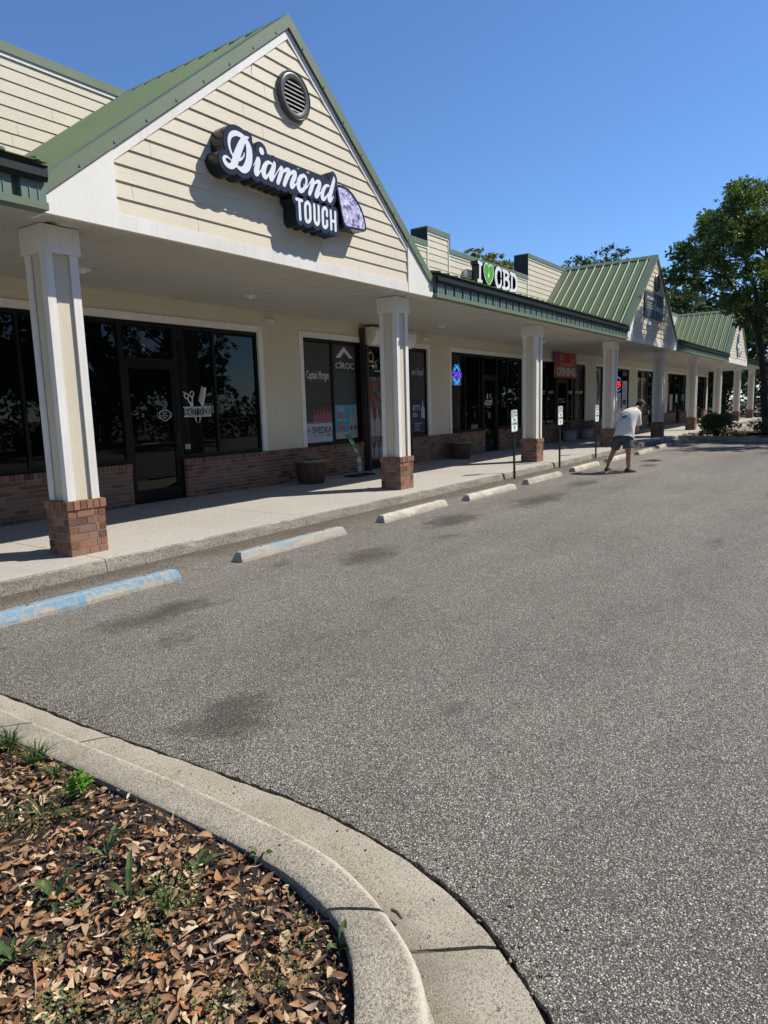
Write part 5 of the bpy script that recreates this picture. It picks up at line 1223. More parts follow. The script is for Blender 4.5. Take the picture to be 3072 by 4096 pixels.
mb = MB(); text(mb, 'OPENING', 25.0, 26.98, 2.60, 2.93, 0, .05); on_banner(mb); mb.build('lettering', MT['decal'], t)
gs = [cat([(25.62, 3.40, .014), (25.45, 3.33, .016), (25.55, 3.22, .018), (25.75, 3.26, .016), (25.78, 3.36, .014), (25.62, 3.36, .016), (25.48, 3.18, .02), (25.40, 3.05, .022), (25.46, 2.96, .02), (25.58, 3.0, .02), (25.66, 3.12, .018), (25.58, 3.13, .016)]), cat([(25.66, 3.10, .014), (25.68, 2.98, .018), (25.74, 3.08, .016), (25.84, 3.09, .014)]), cat([(26.0, 3.08, .014), (25.90, 3.08, .016), (25.86, 3.0, .018), (25.94, 2.97, .016), (26.01, 3.06, .014), (26.03, 2.97, .016)]), cat([(26.08, 3.08, .014), (26.10, 2.98, .018), (26.14, 3.06, .014), (26.22, 3.08, .016), (26.24, 2.98, .016)]), cat([(26.42, 3.07, .014), (26.33, 3.08, .016), (26.29, 3.0, .018), (26.37, 2.97, .016), (26.44, 3.06, .014), (26.56, 3.36, .016), (26.46, 3.08, .016), (26.48, 2.97, .016), (26.56, 2.99, .01)])]
X, Z = grid(25.3, 26.7, 2.9, 3.46, .011); mb = MB(); sdf_solid(mb, sdf_strokes(gs, X, Z), X, Z, 0, 0, -.002); on_banner(mb, .008); mb.build('lettering', MT['goldink'], t)
MT['blueb'] = plain('blue_print', (.02, .10, .26), .5); MT['yellowb'] = plain('yellow_print', (.32, .26, .04), .5); MT['tealb'] = plain('teal_print', (.05, .17, .17), .5)
for mk, ls in (('blueb', [(24.86, 3.28, .10, .16), (27.12, 2.68, .09, .14), (24.95, 3.40, .07, .06)]), ('yellowb', [(27.06, 3.30, .10, .12), (24.86, 2.78, .08, .16), (26.86, 3.40, .05, .05)]), ('tealb', [(26.88, 3.20, .07, .12), (24.98, 3.08, .06, .12), (27.12, 3.02, .07, .13)]), ('decalg', [(26.66, 3.16, .05, .11), (26.74, 3.04, .05, .07)])):
    mb = MB()
    for cx, cz, a, h in ls: mb.add([(cx+a*math.cos(k*.35), 0, cz+h*math.sin(k*.35)) for k in range(18)], [tuple(range(18))])
    on_banner(mb, .004); mb.build('balloon_print', MT[mk], t)
# hair shop posters
Wh, Dh = FO['hair']
m, nt, b = new_mat('portrait_print', .6); co_ = objco(nt); setc(nt, b, mix(nt, noise(nt, co_, 3, 4), (.20, .15, .125), (.44, .39, .36))); MT['skinprint'] = m
MT['hairprint'] = plain('dark_hair_print', (.022, .018, .018), .6)
p = poster('tall portrait poster of long dark wavy hair, left of the hair shop door', 29.80, 30.58, .95, 3.02, 'skinprint')
mb = MB(); mb.prism([(30.05, p['y']-.002, 2.95), (30.25, p['y']-.002, 2.90), (30.42, p['y']-.002, 2.5), (30.50, p['y']-.002, 2.1), (30.44, p['y']-.002, 1.75), (30.25, p['y']-.002, 1.62), (30.20, p['y']-.002, 1.9), (30.28, p['y']-.002, 2.2), (30.10, p['y']-.002, 2.55), (29.90, p['y']-.002, 2.7)], (0, .001, 0)); mb.build('hair_print', MT['hairprint'], p)
ptext(p, [('b', 29.95, 30.40, 1.02, 1.5)], 'paper', 'text_print'); ptext(p, [('b', 30.12, 30.24, 1.1, 1.45), ('b', 29.97, 30.38, .98, 1.0)], 'navy', 'text_print')
p = poster('white salon price poster with a green triangle under the red neon', 32.82, 33.66, .92, 1.98, 'paper')
ptext(p, [('t', 'SERVICES', 32.9, 33.5, 1.70, 1.78, .01), ('t', 'COLOUR', 32.9, 33.5, 1.52, 1.60, .01), ('t', 'STYLING', 32.95, 33.45, 1.42, 1.47)], 'inkgrey'); mb = MB(); mb.prism([(32.84, p['y']-.0015, .95), (33.5, p['y']-.0015, .95), (32.84, p['y']-.0015, 1.25)], (0, .001, 0)); mb.build('triangle_print', MT['decalgreen'], p)
p = poster('tall white poster headed by a large letter Q', 33.86, 34.68, .92, 2.55, 'paper')
ptext(p, [('t', 'Q', 34.0, 34.36, 1.95, 2.40, .0), ('b', 33.95, 34.6, 1.76, 1.775), ('b', 34.02, 34.10, .98, 1.28), ('b', 34.3, 34.38, .98, 1.28)], 'inkgrey'); ptext(p, [('b', 33.98, 34.5, 1.42, 1.66)], 'navy', 'logo_print'); ptext(p, [('t', 'DIVA', 34.05, 34.44, 1.49, 1.59, .02)], 'paper')
lettering(Wh, [('t', 'SALON', 33.95, 34.6, 2.78, 2.96, .03)], 'decalg')
t = thing('neon_sign', 'lit red OPEN neon with a blue arc in the hair shop window', 'neon sign', (33.1, YG, 2.1))
lettering(t, [('t', 'OPEN', 32.72, 33.56, 2.22, 2.52, .01, .15)], 'neonr', YG-.01, 'letter_tube')
stroke_decal(t, [cat([(32.72, 2.55, .014), (32.9, 2.66, .014), (33.15, 2.70, .014), (33.4, 2.66, .014), (33.58, 2.55, .014)]), cat([(32.72, 2.16, .01), (33.15, 2.06, .01), (33.58, 2.16, .01)])], (32.6, 33.7, 2.0, 2.8), .01, 'neonb', 'arc_tube', YG-.01)
for i, (a, b_, mk, lab) in enumerate([(36.22, 37.0, 'skinprint', 'tan portrait poster with dark hair in the pane left of the column'), (37.1, 38.0, 'skinprint', 'portrait poster with a dark round emblem beside the hair shop door'), (39.35, 39.95, 'paper', 'pale narrow poster of long hair in the pane by the fifth column')]):
    p = poster(lab, a, b_, .93, 2.75, mk)
    mb = MB(); mb.prism(oval((a+b_)/2+.2, 2.1, .3, .55, p['y']-.002, 0), (0, .001, 0)); mb.prism([((a+b_)/2+.0, p['y']-.0025, .96), (b_-.08, p['y']-.0025, .96), (b_-.06, p['y']-.0025, 2.0), ((a+b_)/2+.15, p['y']-.0025, 2.0)], (0, .001, 0)); mb.build('hair_print', MT['hairprint'], p)
for i, (a, b_, c_, d, mk, lab) in enumerate([(42.6, 43.2, 1.3, 2.6, 'orange', 'rust coloured poster in the first pane of the far window'), (43.4, 44.2, .95, 1.9, 'decalg', 'grey poster low in the second pane of the far window'), (45.0, 45.4, 1.4, 1.9, 'paper', 'small white notice on the far shop door'), (46.5, 47.4, 1.5, 1.9, 'tealb', 'teal strip poster in the last pane of the far window')]):
    poster(lab, a, b_, c_, d, mk, YG-.006 if i != 2 else YW+.036)

# cameras, soffit lights, planters, pavement sign
def camera_unit(x, z, lab, yaw):
    t = thing('security_camera', lab, 'security camera', (x, YW-.02, z), 0, 'white security cameras under the soffit')
    mb = MB(); N = 14
    mb.rings([[(x+r*math.cos(2*math.pi*k/N), YW-.018-d, z+r*math.sin(2*math.pi*k/N)) for k in range(N)] for r, d in ((.062, 0), (.062, .028), (.05, .04))]); mb.build('base', MT['white'], t, False)
    d = Vector((math.sin(yaw), -math.cos(yaw), -.12)).normalized(); p0 = Vector((x, YW-.075, z-.015)); mb = MB()
    mb.tube([p0-d*.055, p0-d*.05, p0+d*.05, p0+d*.088, p0+d*.09], [.03, .046, .05, .047, .043], 14); mb.tube([(x, YW-.045, z), p0], [.022, .03], 10); mb.build('body', MT['white'], t, True)
    mb = MB(); mb.tube([p0+d*.0905, p0+d*.094], [.038, .036], 14); mb.build('lens', MT['lens'], t)
camera_unit(10.0, 3.36, 'white security camera beside the beauty studio window', .8); camera_unit(15.72, 3.38, 'white security camera between the liquor shop and the neon window', .95); camera_unit(42.7, 3.42, 'white security camera near the far shop window', .5)
t0 = None
for i, x in enumerate([5.4, 8.4, 14.7, 20.9, 26.8, 33.0, 39.2, 45.5]):
    t = thing('soffit_light', 'white eyeball downlight in the soffit %s' % ['nearest the corner column', 'over the beauty studio window', 'outside the liquor shop', 'outside the neon window', 'before the dance school', 'before the hair shop', 'between the hair posters', 'before the far shop'][i], 'downlight', (x, 8.55, ZS), 0, 'soffit downlights')
    mb = MB(); mb.lathe([(.0, .018), (.10, .018), (.118, .002), (.112, -.016), (.085, -.022), (.07, -.008), (.0, -.004)], (x, 8.55, ZS), 24); mb.build('trim_ring', MT['white'], t, True)
    mb = MB(); mb.lathe([(0, -.052), (.035, -.046), (.058, -.02), (.06, .0), (0, .0)], (x, 8.55, ZS), 18); mb.build('eyeball', MT['white'], t, True)
m, nt, b = new_mat('weathered_barrel_wood', .85, 0, .25); co_ = objco(nt)
c = mix(nt, ramp(nt, noise(nt, objco(nt, (5, 5, .8)), 4, 6, .7), [(.3, 0.0), (.7, 1.0)]), (.040, .026, .018), (.135, .085, .055)); sz = nd(nt, 'SeparateXYZ', {'Vector': co_}).outputs[2]
setc(nt, b, mix(nt, ramp(nt, mth(nt, 'ADD', sz, mth(nt, 'MULTIPLY', noise(nt, co_, 20), .1)), [(.46, 0.0), (.52, .8)]), c, (.30, .26, .21))); bump(nt, b, noise(nt, objco(nt, (9, 9, 1)), 6, 4), .6, .01); MT['barrel'] = m
MT['hoop'] = plain('rusty_hoop', (.055, .028, .02), .7)
def half_barrel(x, y, lab):
    t = thing('barrel_planter', lab, 'planter', (x, y, WZ), 0, 'half barrel planters'); n = 22
    mb = MB()
    for k in range(n):
        a0, a1 = 2*math.pi*k/n+.012, 2*math.pi*(k+1)/n-.012; rg = []
        jz = rnd.uniform(-.006, .006)
        for r, z in ((.245, 0), (.285, .16), (.315, .34), (.325, .475+jz)):
            rg.append([(x+rr*math.cos(a), y+rr*math.sin(a), WZ+z) for rr, a in ((r, a0), (r, (a0+a1)/2), (r, a1), (r-.028, a1), (r-.028, a0))])
        mb.rings(rg)
    mb.build('stave', MT['barrel'], t)
    mb = MB(); 
    for z0, z1, r0, r1 in ((.05, .095, .263, .272), (.17, .215, .291, .300), (.375, .43, .322, .326)):
        mb.rings([[(x+r*math.cos(2*math.pi*k/36), y+r*math.sin(2*math.pi*k/36), WZ+z) for k in range(36)] for r, z in ((r0+.001, z0), (r0+.005, z0), (r1+.005, z1), (r1+.001, z1))], False)
    mb.build('hoop', MT['hoop'], t)
    mb = MB(); mb.lathe([(0, .41), (.29, .40), (.29, .39), (0, .39)], (x, y, WZ), 24); mb.build('potting_soil', MT['soil'], t)
    mb = MB()
    for _ in range(16):
        a, r = rnd.uniform(0, 6.3), rnd.uniform(0, .22); p = Vector((x+r*math.cos(a), y+r*math.sin(a), WZ+.40)); h = rnd.uniform(.05, .17)
        mb.tube([p, p+Vector((rnd.uniform(-.05, .05), rnd.uniform(-.05, .05), h*.6)), p+Vector((rnd.uniform(-.11, .11), rnd.uniform(-.11, .11), h))], [.005, .004, .002], 5)
    mb.build('withered_stem', MT['bark'], t)
half_barrel(10.42, 9.16, 'weathered half barrel planter with dead stems left of the green pavement sign'); half_barrel(16.85, 9.28, 'dark half barrel planter below the neon sign window')
MT['pot'] = plain('pale_blue_grey_pot', (.27, .30, .33), .6); MT['flower'] = leafmat('dried_flower', [(0, (.10, .09, .08)), (.6, (.22, .20, .19)), (1, (.36, .33, .33))], .2)
for x, y, lab in ((25.35, 9.25, 'grey pot of bleached flowers in front of the dance school door'), (27.25, 9.28, 'grey pot of bleached flowers right of the dance school door')):
    t = thing('flower_pot', lab, 'flower pot', (x, y, WZ), 0, 'flower pots by the dance school')
    mb = MB(); mb.lathe([(0, 0), (.19, 0), (.235, .10), (.265, .30), (.275, .38), (.295, .385), (.295, .42), (.262, .42), (.25, .38), (0, .36)], (x, y, WZ), 26); mb.build('pot', MT['pot'], t, True)
    spots = []
    for _ in range(750):
        d = np.array([rnd.gauss(0, 1), rnd.gauss(0, 1), abs(rnd.gauss(0, 1))*.9-.15]); d /= np.linalg.norm(d)+.001; r = .36*rnd.random()**.4
        spots.append(((x+d[0]*r, y+d[1]*r, WZ+.42+d[2]*r*.75-.25*max(0, math.hypot(d[0]*r, d[1]*r)-.24), rnd.uniform(.03, .06), rnd.gauss(0, 1), rnd.gauss(0, 1), rnd.uniform(0, 6)), rnd.randrange(4)))
    V, F = scatter(cl, spots); fast('flowers', V, F, MT['flower'], t)
# bent spring pavement sign
t = thing('pavement_sign', 'curved green and white Play Here pavement sign outside the liquor shop', 'sign', (12.0, 9.10, WZ), 0)
MT['flaggreen'] = plain('green_flag', (.035, .15, .03), .55); MT['flagwhite'] = plain('white_flag', (.36, .38, .42), .55)
pt = lambda px, py: on_y(1350+px/10.05, 1700+py/10.05, 9.1)
Lp = [pt(*q) for q in [(315, 385), (440, 590), (590, 870), (700, 1150), (760, 1350), (800, 1500), (830, 1840), (850, 2000)]]; Rp = [pt(*q) for q in [(500, 330), (620, 580), (750, 880), (840, 1090), (920, 1270), (960, 1500), (990, 1780), (995, 1900)]]
for i, mk in enumerate(['flaggreen', 'flaggreen', 'flaggreen', 'flaggreen', 'flagwhite', 'flagwhite', 'inkgrey']):
    a, b_, c_, d = Lp[i], Lp[i+1], Rp[i+1], Rp[i]
    mb = MB(); mb.prism([(a[0], 9.1, a[1]), (b_[0], 9.1, b_[1]), (c_[0], 9.1, c_[1]), (d[0], 9.1, d[1])], (0, .012, 0)); mb.build('flag_panel', MT[mk], t)
def between(mb, i0, f0, i1, f1, word, bold=.05):
    s = MB(); text(s, word, .12, .92, 0, 1, 0, bold)
    def pos(u, v):
        k = i0+f0+(i1+f1-i0-f0)*v; i = min(int(k), 6); f = k-i
        L_ = np.array(Lp[i])*(1-f)+np.array(Lp[i+1])*f; R_ = np.array(Rp[i])*(1-f)+np.array(Rp[i+1])*f; return L_*(1-u)+R_*u
    mb.add([(*[pos(v[0], 1-v[2])[0]], 9.098, pos(v[0], 1-v[2])[1]) for v in s.v], s.f)
mb = MB(); between(mb, 1, .0, 2, -.05, 'Play', .06); between(mb, 2, .05, 3, .0, 'Here', .06); mb.build('lettering', MT['flagwhite'], t)
mb = MB(); between(mb, 5, .0, 5, .55, 'Lottery', .05); mb.build('lettering', MT['navy'], t)
mb = MB(); fx, fz = (Lp[-1][0]+Rp[-1][0])/2, WZ
mb.box(fx-.36, fx+.36, 8.94, 8.98, fz, fz+.03); mb.box(fx-.36, fx+.36, 9.24, 9.28, fz, fz+.03); mb.box(fx-.36, fx-.32, 8.981, 9.239, fz, fz+.03); mb.box(fx+.32, fx+.36, 8.981, 9.239, fz, fz+.03); mb.box(fx-.05, fx+.05, 8.981, 9.239, fz+.001, fz+.028)
mb.box(fx-.05, fx+.05, 9.08, 9.13, fz+.028, Lp[-1][1]+.03); mb.build('base_frame', MT['black'], t)
mb = MB(); mb.tube([(q[0], 9.106, q[1]) for q in Lp], .008, 6); mb.tube([(q[0], 9.106, q[1]) for q in Rp], .006, 6); mb.build('edge_rod', MT['black'], t)
# ================================================================== plants
def quads(P, N, L, W, rng):          # leaf-sized diamond quads at points P, long axes N
    n = len(P); A = rng.normal(size=(n, 3)); A = np.cross(N, A); A /= np.linalg.norm(A, axis=1)[:, None]+1e-9
    L = L[:, None]; W = W[:, None]; V = np.empty((n, 4, 3))
    V[:, 0] = P-N*L*.5; V[:, 1] = P+A*W*.5-N*L*.05; V[:, 2] = P+N*L*.5; V[:, 3] = P-A*W*.5-N*L*.05
    return V.reshape(-1, 3), np.arange(4*n).reshape(n, 4)
def cluster_leaves(clusters, dens, size, rng, shell=.55, droop=.25):
    Ps = []; Ns = []
    for (c, r, k) in clusters:
        n = int(dens*k*(r[0]*r[1]*r[2])**(2/3)); d = rng.normal(size=(n, 3)); d /= np.linalg.norm(d, axis=1)[:, None]
        # twigs: leaves sit in short sprays
        nsp = max(4, n//16); sd = rng.normal(size=(nsp, 3)); sd /= np.linalg.norm(sd, axis=1)[:, None]; sr = rng.random(nsp)**.45
        sp = sd*sr[:, None]; pick = rng.integers(0, nsp, n); ext = rng.random(n)[:, None]
        p = sp[pick]*(1+.18*ext)+rng.normal(size=(n, 3))*.075
        Ps.append(np.array(c)+p*np.array(r)); nn = sd[pick]*.7+rng.normal(size=(n, 3))*.6; nn[:, 2] -= droop; Ns.append(nn/(np.linalg.norm(nn, axis=1)[:, None]+1e-9))
    P = np.concatenate(Ps); N = np.concatenate(Ns); n = len(P); s = size*rng.uniform(.6, 1.35, n)
    return quads(P, N, s, s*rng.uniform(.32, .55, n), rng)

# the street tree in the far island: trunk, limbs to each clump, crown
TD = 26.7; rt = random.Random(15)
t = thing('street_tree', 'tall fine leaved tree rising behind the far island bushes, cut by the right edge', 'tree', (30.5, 3.3, .13))
cl_px = [(1600, 435, 42, -.6), (1618, 415, 34, -1.2), (1585, 440, 34, -1.4), (1560, 500, 34, -1.6), (1640, 470, 46, -1.2), (1560, 470, 44, .5), (1640, 425, 46, .8), (1525, 505, 40, -.4), (1497, 555, 46, .7), (1475, 600, 34, -.5), (1470, 545, 26, .2), (1545, 545, 46, -.9), (1600, 500, 52, .9), (1650, 500, 52, -.8), (1560, 600, 44, 1.0), (1620, 570, 48, -1.1), (1508, 622, 34, .3), (1570, 655, 38, -.7), (1462, 578, 24, .6), (1530, 470, 26, .6), (1630, 640, 40, 1.2),
         (1655, 590, 50, .1), (1700, 470, 60, -.6), (1735, 560, 64, .8), (1700, 650, 52, -.9), (1775, 520, 60, .0), (1690, 420, 48, .4), (1760, 640, 56, 1.0), (1610, 690, 26, .9), (1585, 410, 22, .2), (1648, 402, 22, .1), (1455, 555, 14, .3), (1820, 590, 55, .5), (1790, 460, 45, -.4), (1880, 520, 60, .2), (1880, 605, 56, -.6), (1945, 560, 60, .3), (1850, 685, 44, .5), (1965, 490, 52, -.3), (2010, 600, 52, .2), (1930, 660, 46, -.4)]
mb = MB(); base = Vector((30.5, 3.3, 0.05)); V_ = lambda x, y, d=0: at_depth(x*1.8517, y*1.8517, TD+d)
fork = V_(1637, 712); mid = V_(1649, 810)
mb.tube([base+Vector((0, 0, -.1)), base+Vector((0, 0, .5)), mid, V_(1645, 760), fork], [.17, .135, .118, .112, .12], 12)
clus = []
tops = [V_(1607, 560, -.3), V_(1655, 560, .4), V_(1690, 600, .2), V_(1570, 600, -.3)]
roots = []
for tp in tops:
    m1 = fork.lerp(tp, .5)+Vector((rt.uniform(-.15, .15), rt.uniform(-.15, .15), .15)); mb.tube([fork-Vector((0, 0, .1)), fork.lerp(m1, .5), m1, tp], [.105, .085, .07, .045], 9); roots += [m1, tp, fork.lerp(m1, .6)]
for x, y, r, d in cl_px:
    c = V_(x, y, d*2.0); rr = r*1.8517/CF*TD
    for q in range(3):
        o_ = Vector((rt.gauss(0, 1), rt.gauss(0, 1), rt.gauss(0, .8)))*rr*.36
        clus.append((tuple(c+o_), (rr*rt.uniform(.5, .8), rr*rt.uniform(.5, .8), rr*rt.uniform(.38, .58)), 1))
    s = min(roots, key=lambda q_: (q_-c).length+(2.5 if q_.z > c.z else 0)); md = s.lerp(c, .5)+Vector((rt.uniform(-.1, .1), rt.uniform(-.1, .1), -.12*(c-s).length*.4))
    mb.tube([s, md, c], [.036, .024, .010], 6)
    for q in range(5):
        e = c+Vector((rt.gauss(0, 1), rt.gauss(0, 1), rt.gauss(.2, .7)))*rr*.55; mb.tube([md.lerp(c, .5), c.lerp(e, .5), e], [.013, .009, .004], 4)
mb.build('trunk', MT['bark'], t, True)
V, F = cluster_leaves(clus, 6800, .09, np.random.default_rng(21), droop=.15); fast('crown', V, F, MT['leaf'], t)

# trees of the wood: three kinds built, the rest copied
def wood_tree(kind, seed):
    r = np.random.default_rng(seed); q = random.Random(seed); clus = []; mb = MB()
    H = {'oak': 11, 'pine': 14, 'gum': 10}[kind]
    mb.tube([(0, 0, -.2), (.1, .05, H*.3), (-.1, .1, H*.62), (0, 0, H*.88)], [.28, .21, .13, .04], 9)
    for i in range({'oak': 26, 'pine': 20, 'gum': 24}[kind]):
        if kind == 'oak': a = q.uniform(0, 6.3); rad_ = q.uniform(.4, 3.9); z = q.uniform(2.6, H*.95); rad_ *= math.sin(min(1, max(.12, (z/H)*1.05))*2.6); s = q.uniform(.9, 1.6)
        elif kind == 'pine': a = q.uniform(0, 6.3); z = q.uniform(H*.42, H); rad_ = (1-(z-H*.42)/(H*.6))*2.4*q.uniform(.3, 1); s = q.uniform(.6, 1.1)
        else: a = q.uniform(0, 6.3); z = q.uniform(1.0, H); rad_ = q.uniform(.2, 1)*2.6*math.sqrt(max(.04, 1-(z/H)**2.2)); s = q.uniform(.8, 1.4)
        c = (rad_*math.cos(a), rad_*math.sin(a), z); clus.append((c, (s, s, s*.75), 1)); mb.tube([(0, 0, max(.6, z-1.2-rad_*.3)), (c[0]*.5, c[1]*.5, z-.5), c], [.07, .045, .015], 5)
    tr = thing(kind+'_tree', 'x', 'tree'); mb.build('trunk', MT['bark'], tr, True)
    V, F = cluster_leaves(clus, 520 if kind != 'pine' else 420, .26 if kind != 'pine' else .24, r, droop=.1)
    fast('crown', V, F, MT[{'oak': 'leafd', 'pine': 'leafy', 'gum': 'leafd'}[kind]], tr); return tr
PT = {k: [wood_tree(k, 40+i*7+j) for j in range(2)] for i, k in enumerate(('oak', 'gum', 'pine'))}
used = set()
def plant(kind, x, y, s, lab, group, var=0):
    p = PT[kind][var]
    if id(p) in used: p = copy_tree(p)
    used.add(id(PT[kind][var]))
    p.location = (x, y, 0); p.rotation_euler = (0, 0, rnd.uniform(0, 6.28)); p.scale = (s, s, s*rnd.uniform(.94, 1.06))
    p['label'] = lab; p['group'] = group; return p
g1 = 'dark trees of the wood past the end of the shops'; l1 = 'dense dark tree in the shady wood behind the last columns'
wood = []
for i in range(16):
    wood.append((rnd.uniform(62, 70), -9+i*2.1+rnd.uniform(-.8, .8)))
for i in range(10): wood.append((rnd.uniform(73, 82), -10+i*3.6+rnd.uniform(-1, 1)))
for i, (x, y) in enumerate(wood): plant('gum' if i % 3 else 'oak', x, y, rnd.uniform(.75, 1.0) if x < 71 else rnd.uniform(1.0, 1.25), l1, g1, i % 2)
# crowns looking over the roofs
for (px, py, Y, kind, k, lab) in [(1900, 1003, 24, 'pine', 1.0, 'yellow green crown showing just above the parapet left of the heart sign'), (1955, 1010, 25.5, 'pine', 1.0, 'yellow green crown showing over the parapet above the heart sign'), (2012, 1040, 24, 'pine', .8, 'lower yellow green crown between the heart sign and the raised parapet'), (2050, 1066, 25, 'oak', .8, 'small dark tree tip left of the raised green edged parapet'),
                            (2290, 1050, 24, 'oak', 1.0, 'dark tree top peeping over the parapet before the second gable roof'), (2425, 1004, 26, 'oak', 1.0, 'rounded dark tree top above the ridge of the second gable roof'), (2668, 1120, 20, 'gum', 1.0, 'tree showing in the gap right of the second gable'), (2700, 1180, 23, 'gum', .9, 'tree behind the palm right of the second gable')]:
    x, z = on_y(px, py, Y); H = {'oak': 11, 'pine': 14, 'gum': 10}[kind]
    s = z/H*.97; p = plant(kind, x, Y, s, lab, 'tree tops behind the roofs', 0 if kind != 'pine' else (px > 1920)*1)
    if kind == 'pine': p.scale = (s*1.35, s*1.35, s)
# trees and scrub across the lot, seen only as reflections in the shop glass
k_ = 0
for (y0, n, x0, dx, s0) in ((-13.5, 14, 4, 7.2, 1.15), (-19, 14, 1, 8.1, 1.35)):
    for i in range(n):
        k_ += 1
        if (i*7+int(-y0)) % 6 == 0 or (28 < x0+i*dx < 34.5 and y0 > -15) or (33 < x0+i*dx < 41 and y0 < -15): continue
        plant('oak' if (i+k_) % 3 else 'gum', x0+i*dx+rnd.uniform(-1.5, 1.5), y0+rnd.uniform(-1, 1), s0*rnd.uniform(.8, 1.15), 'dark tree across the parking lot, mirrored in the shop windows', 'trees across the lot', i % 2)
def scrub(name, lab, boxes, n, size, mat):
    P = []
    for (x0, x1, y0, y1, h) in boxes:
        m_ = int(n*(x1-x0)*(y1-y0+1)); x = nr.uniform(x0, x1, m_); y = nr.uniform(y0, y1, m_); hh = h*(.65+.35*np.sin(x*1.7)*np.sin(y*1.3+x*.4)+.25*np.sin(x*.6)); P.append(np.c_[x, y, nr.random(m_)**.8*np.maximum(.4, hh)])
    P = np.concatenate(P); N = nr.normal(size=P.shape); N /= np.linalg.norm(N, axis=1)[:, None]; s_ = size*nr.uniform(.6, 1.3, len(P)); V, F = quads(P, N, s_, s_*.5, nr); props(fast(name, V, F, mat), lab, 'undergrowth', kind='stuff')
scrub('undergrowth', 'dark scrub along the far side of the parking lot, seen in the glass', [(-5, 100, -16, -14, 3.2)], 45, .42, MT['leafd'])
scrub('undergrowth', 'dark undergrowth closing the view behind the last columns', [(60.5, 63, -8, 26, 3.6), (56.5, 60, 12, 26, 3.0)], 75, .32, MT['leafd'])
plant('oak', 28.2, -1.5, .76, 'tree just outside the right edge that shades the lot beside the man', 'island trees', 1)
# cabbage palm behind the far roof
x, z = on_y(2765, 1235, 14); t = thing('palm_tree', 'fan palm showing over the roof left of the farthest gable', 'palm tree', (x, 14, 0))
mb = MB(); mb.tube([(x, 14, 0), (x+.1, 14, z*.5), (x, 14, z)], [.22, .19, .2], 10); mb.build('trunk', MT['bark'], t, True)
Vs = []; Fs = []; n0 = 0
for i in range(46):
    a = rnd.uniform(0, 6.3); el = rnd.uniform(-.5, 1.25); d = Vector((math.cos(a)*math.cos(el), math.sin(a)*math.cos(el), math.sin(el))); o_ = Vector((x, 14, z)); sd = d.cross(Vector((0, 0, 1))).normalized(); up = sd.cross(d)
    L1 = rnd.uniform(.8, 1.2)
    for k in range(17):
        b_ = -1.25+2.5*k/16; dr = (d*math.cos(b_)+sd*math.sin(b_)).normalized(); p0 = o_+d*L1; L = rnd.uniform(.75, .95)*(1-.25*abs(b_)); w2 = (sd*math.cos(b_)-d*math.sin(b_))*.022
        p1 = p0+dr*L*.55+up*.03; p2 = p0+dr*L-Vector((0, 0, .18*rnd.random()+.05)); Vs += [p0-w2*.3, p0+w2*.3, p1+w2, p1-w2, p2, p2]; Fs += [(n0, n0+1, n0+2, n0+3), (n0+3, n0+2, n0+4, n0+5)]; n0 += 6
    Vs += [o_-sd*.012, o_+sd*.012, o_+d*L1+sd*.01, o_+d*L1-sd*.01]; Fs.append((n0, n0+1, n0+2, n0+3)); n0 += 4
fast('crown', [tuple(v) for v in Vs], Fs, MT['palm'], t)

# two clipped bushes and grass tufts on the island
def bush(c, r, lab, n, seed):
    t = thing('bush', lab, 'bush', (c[0], c[1], .13), 0, 'bushes of the far planting island'); q = random.Random(seed); clus = []; mb = MB()
    for i in range(34):
        a = q.uniform(0, 6.3); e = math.asin(q.uniform(-.15, 1)); k = q.uniform(.45, .86)
        p = (c[0]+r[0]*k*math.cos(a)*math.cos(e), c[1]+r[1]*k*math.sin(a)*math.cos(e), .13+r[2]*.42+r[2]*.62*k*math.sin(e)); s = q.uniform(.16, .30)
        clus.append((p, (s, s, s*.85), 1)); mb.tube([(c[0]+q.uniform(-.1, .1), c[1]+q.uniform(-.1, .1), .1), (p[0]*.5+c[0]*.5, p[1]*.5+c[1]*.5, .13+r[2]*.35), p], [.014, .009, .004], 5)
    mb.build('stem', MT['bark'], t); V, F = cluster_leaves(clus, n, .06, np.random.default_rng(seed), droop=-.2); fast('foliage', V, F, MT['bush'], t)
bush((30.35, 5.0), (.78, .82, .80), 'loose round bush on the far island in front of the fifth column', 11000, 5)
bush((28.75, 2.78), (.85, .85, .72), 'clipped dense dark bush on the far island, cut by the right edge', 11000, 6)
def tuft(mb, x, y, z, h, n, spread, wd=.006, q=rnd):
    for _ in range(n):
        a = q.uniform(0, 6.3); l = h*q.uniform(.5, 1.1); sp = spread*q.uniform(.2, 1.2); d = Vector((math.cos(a), math.sin(a), 0)); s = Vector((-d.y, d.x, 0))*wd*q.uniform(.6, 1.2)
        p0 = Vector((x, y, z))+d*q.uniform(0, spread*.2); p1 = p0+d*sp*.4+Vector((0, 0, l*.65)); p2 = p0+d*sp+Vector((0, 0, l*q.uniform(.6, 1)))
        mb.add([p0-s*.7, p0+s*.7, p1+s, p1-s], [(0, 1, 2, 3)]); mb.add([p1-s, p1+s, p2], [(0, 1, 2)])
mb = MB()
for _ in range(70):
    x, y = rnd.choice([(rnd.uniform(29.6, 30.3), rnd.uniform(4.9, 6.2)), (rnd.uniform(29.2, 31.5), rnd.uniform(4.0, 4.7)), (rnd.uniform(31, 33), rnd.uniform(4.2, 5.8))]); tuft(mb, x, y, .13, rnd.uniform(.08, .2), 26, .12, .006)
o = mb.build('grass_tufts', MT['grass']); props(o, 'yellow green grass tufts round the bushes of the far island', 'grass', kind='stuff')

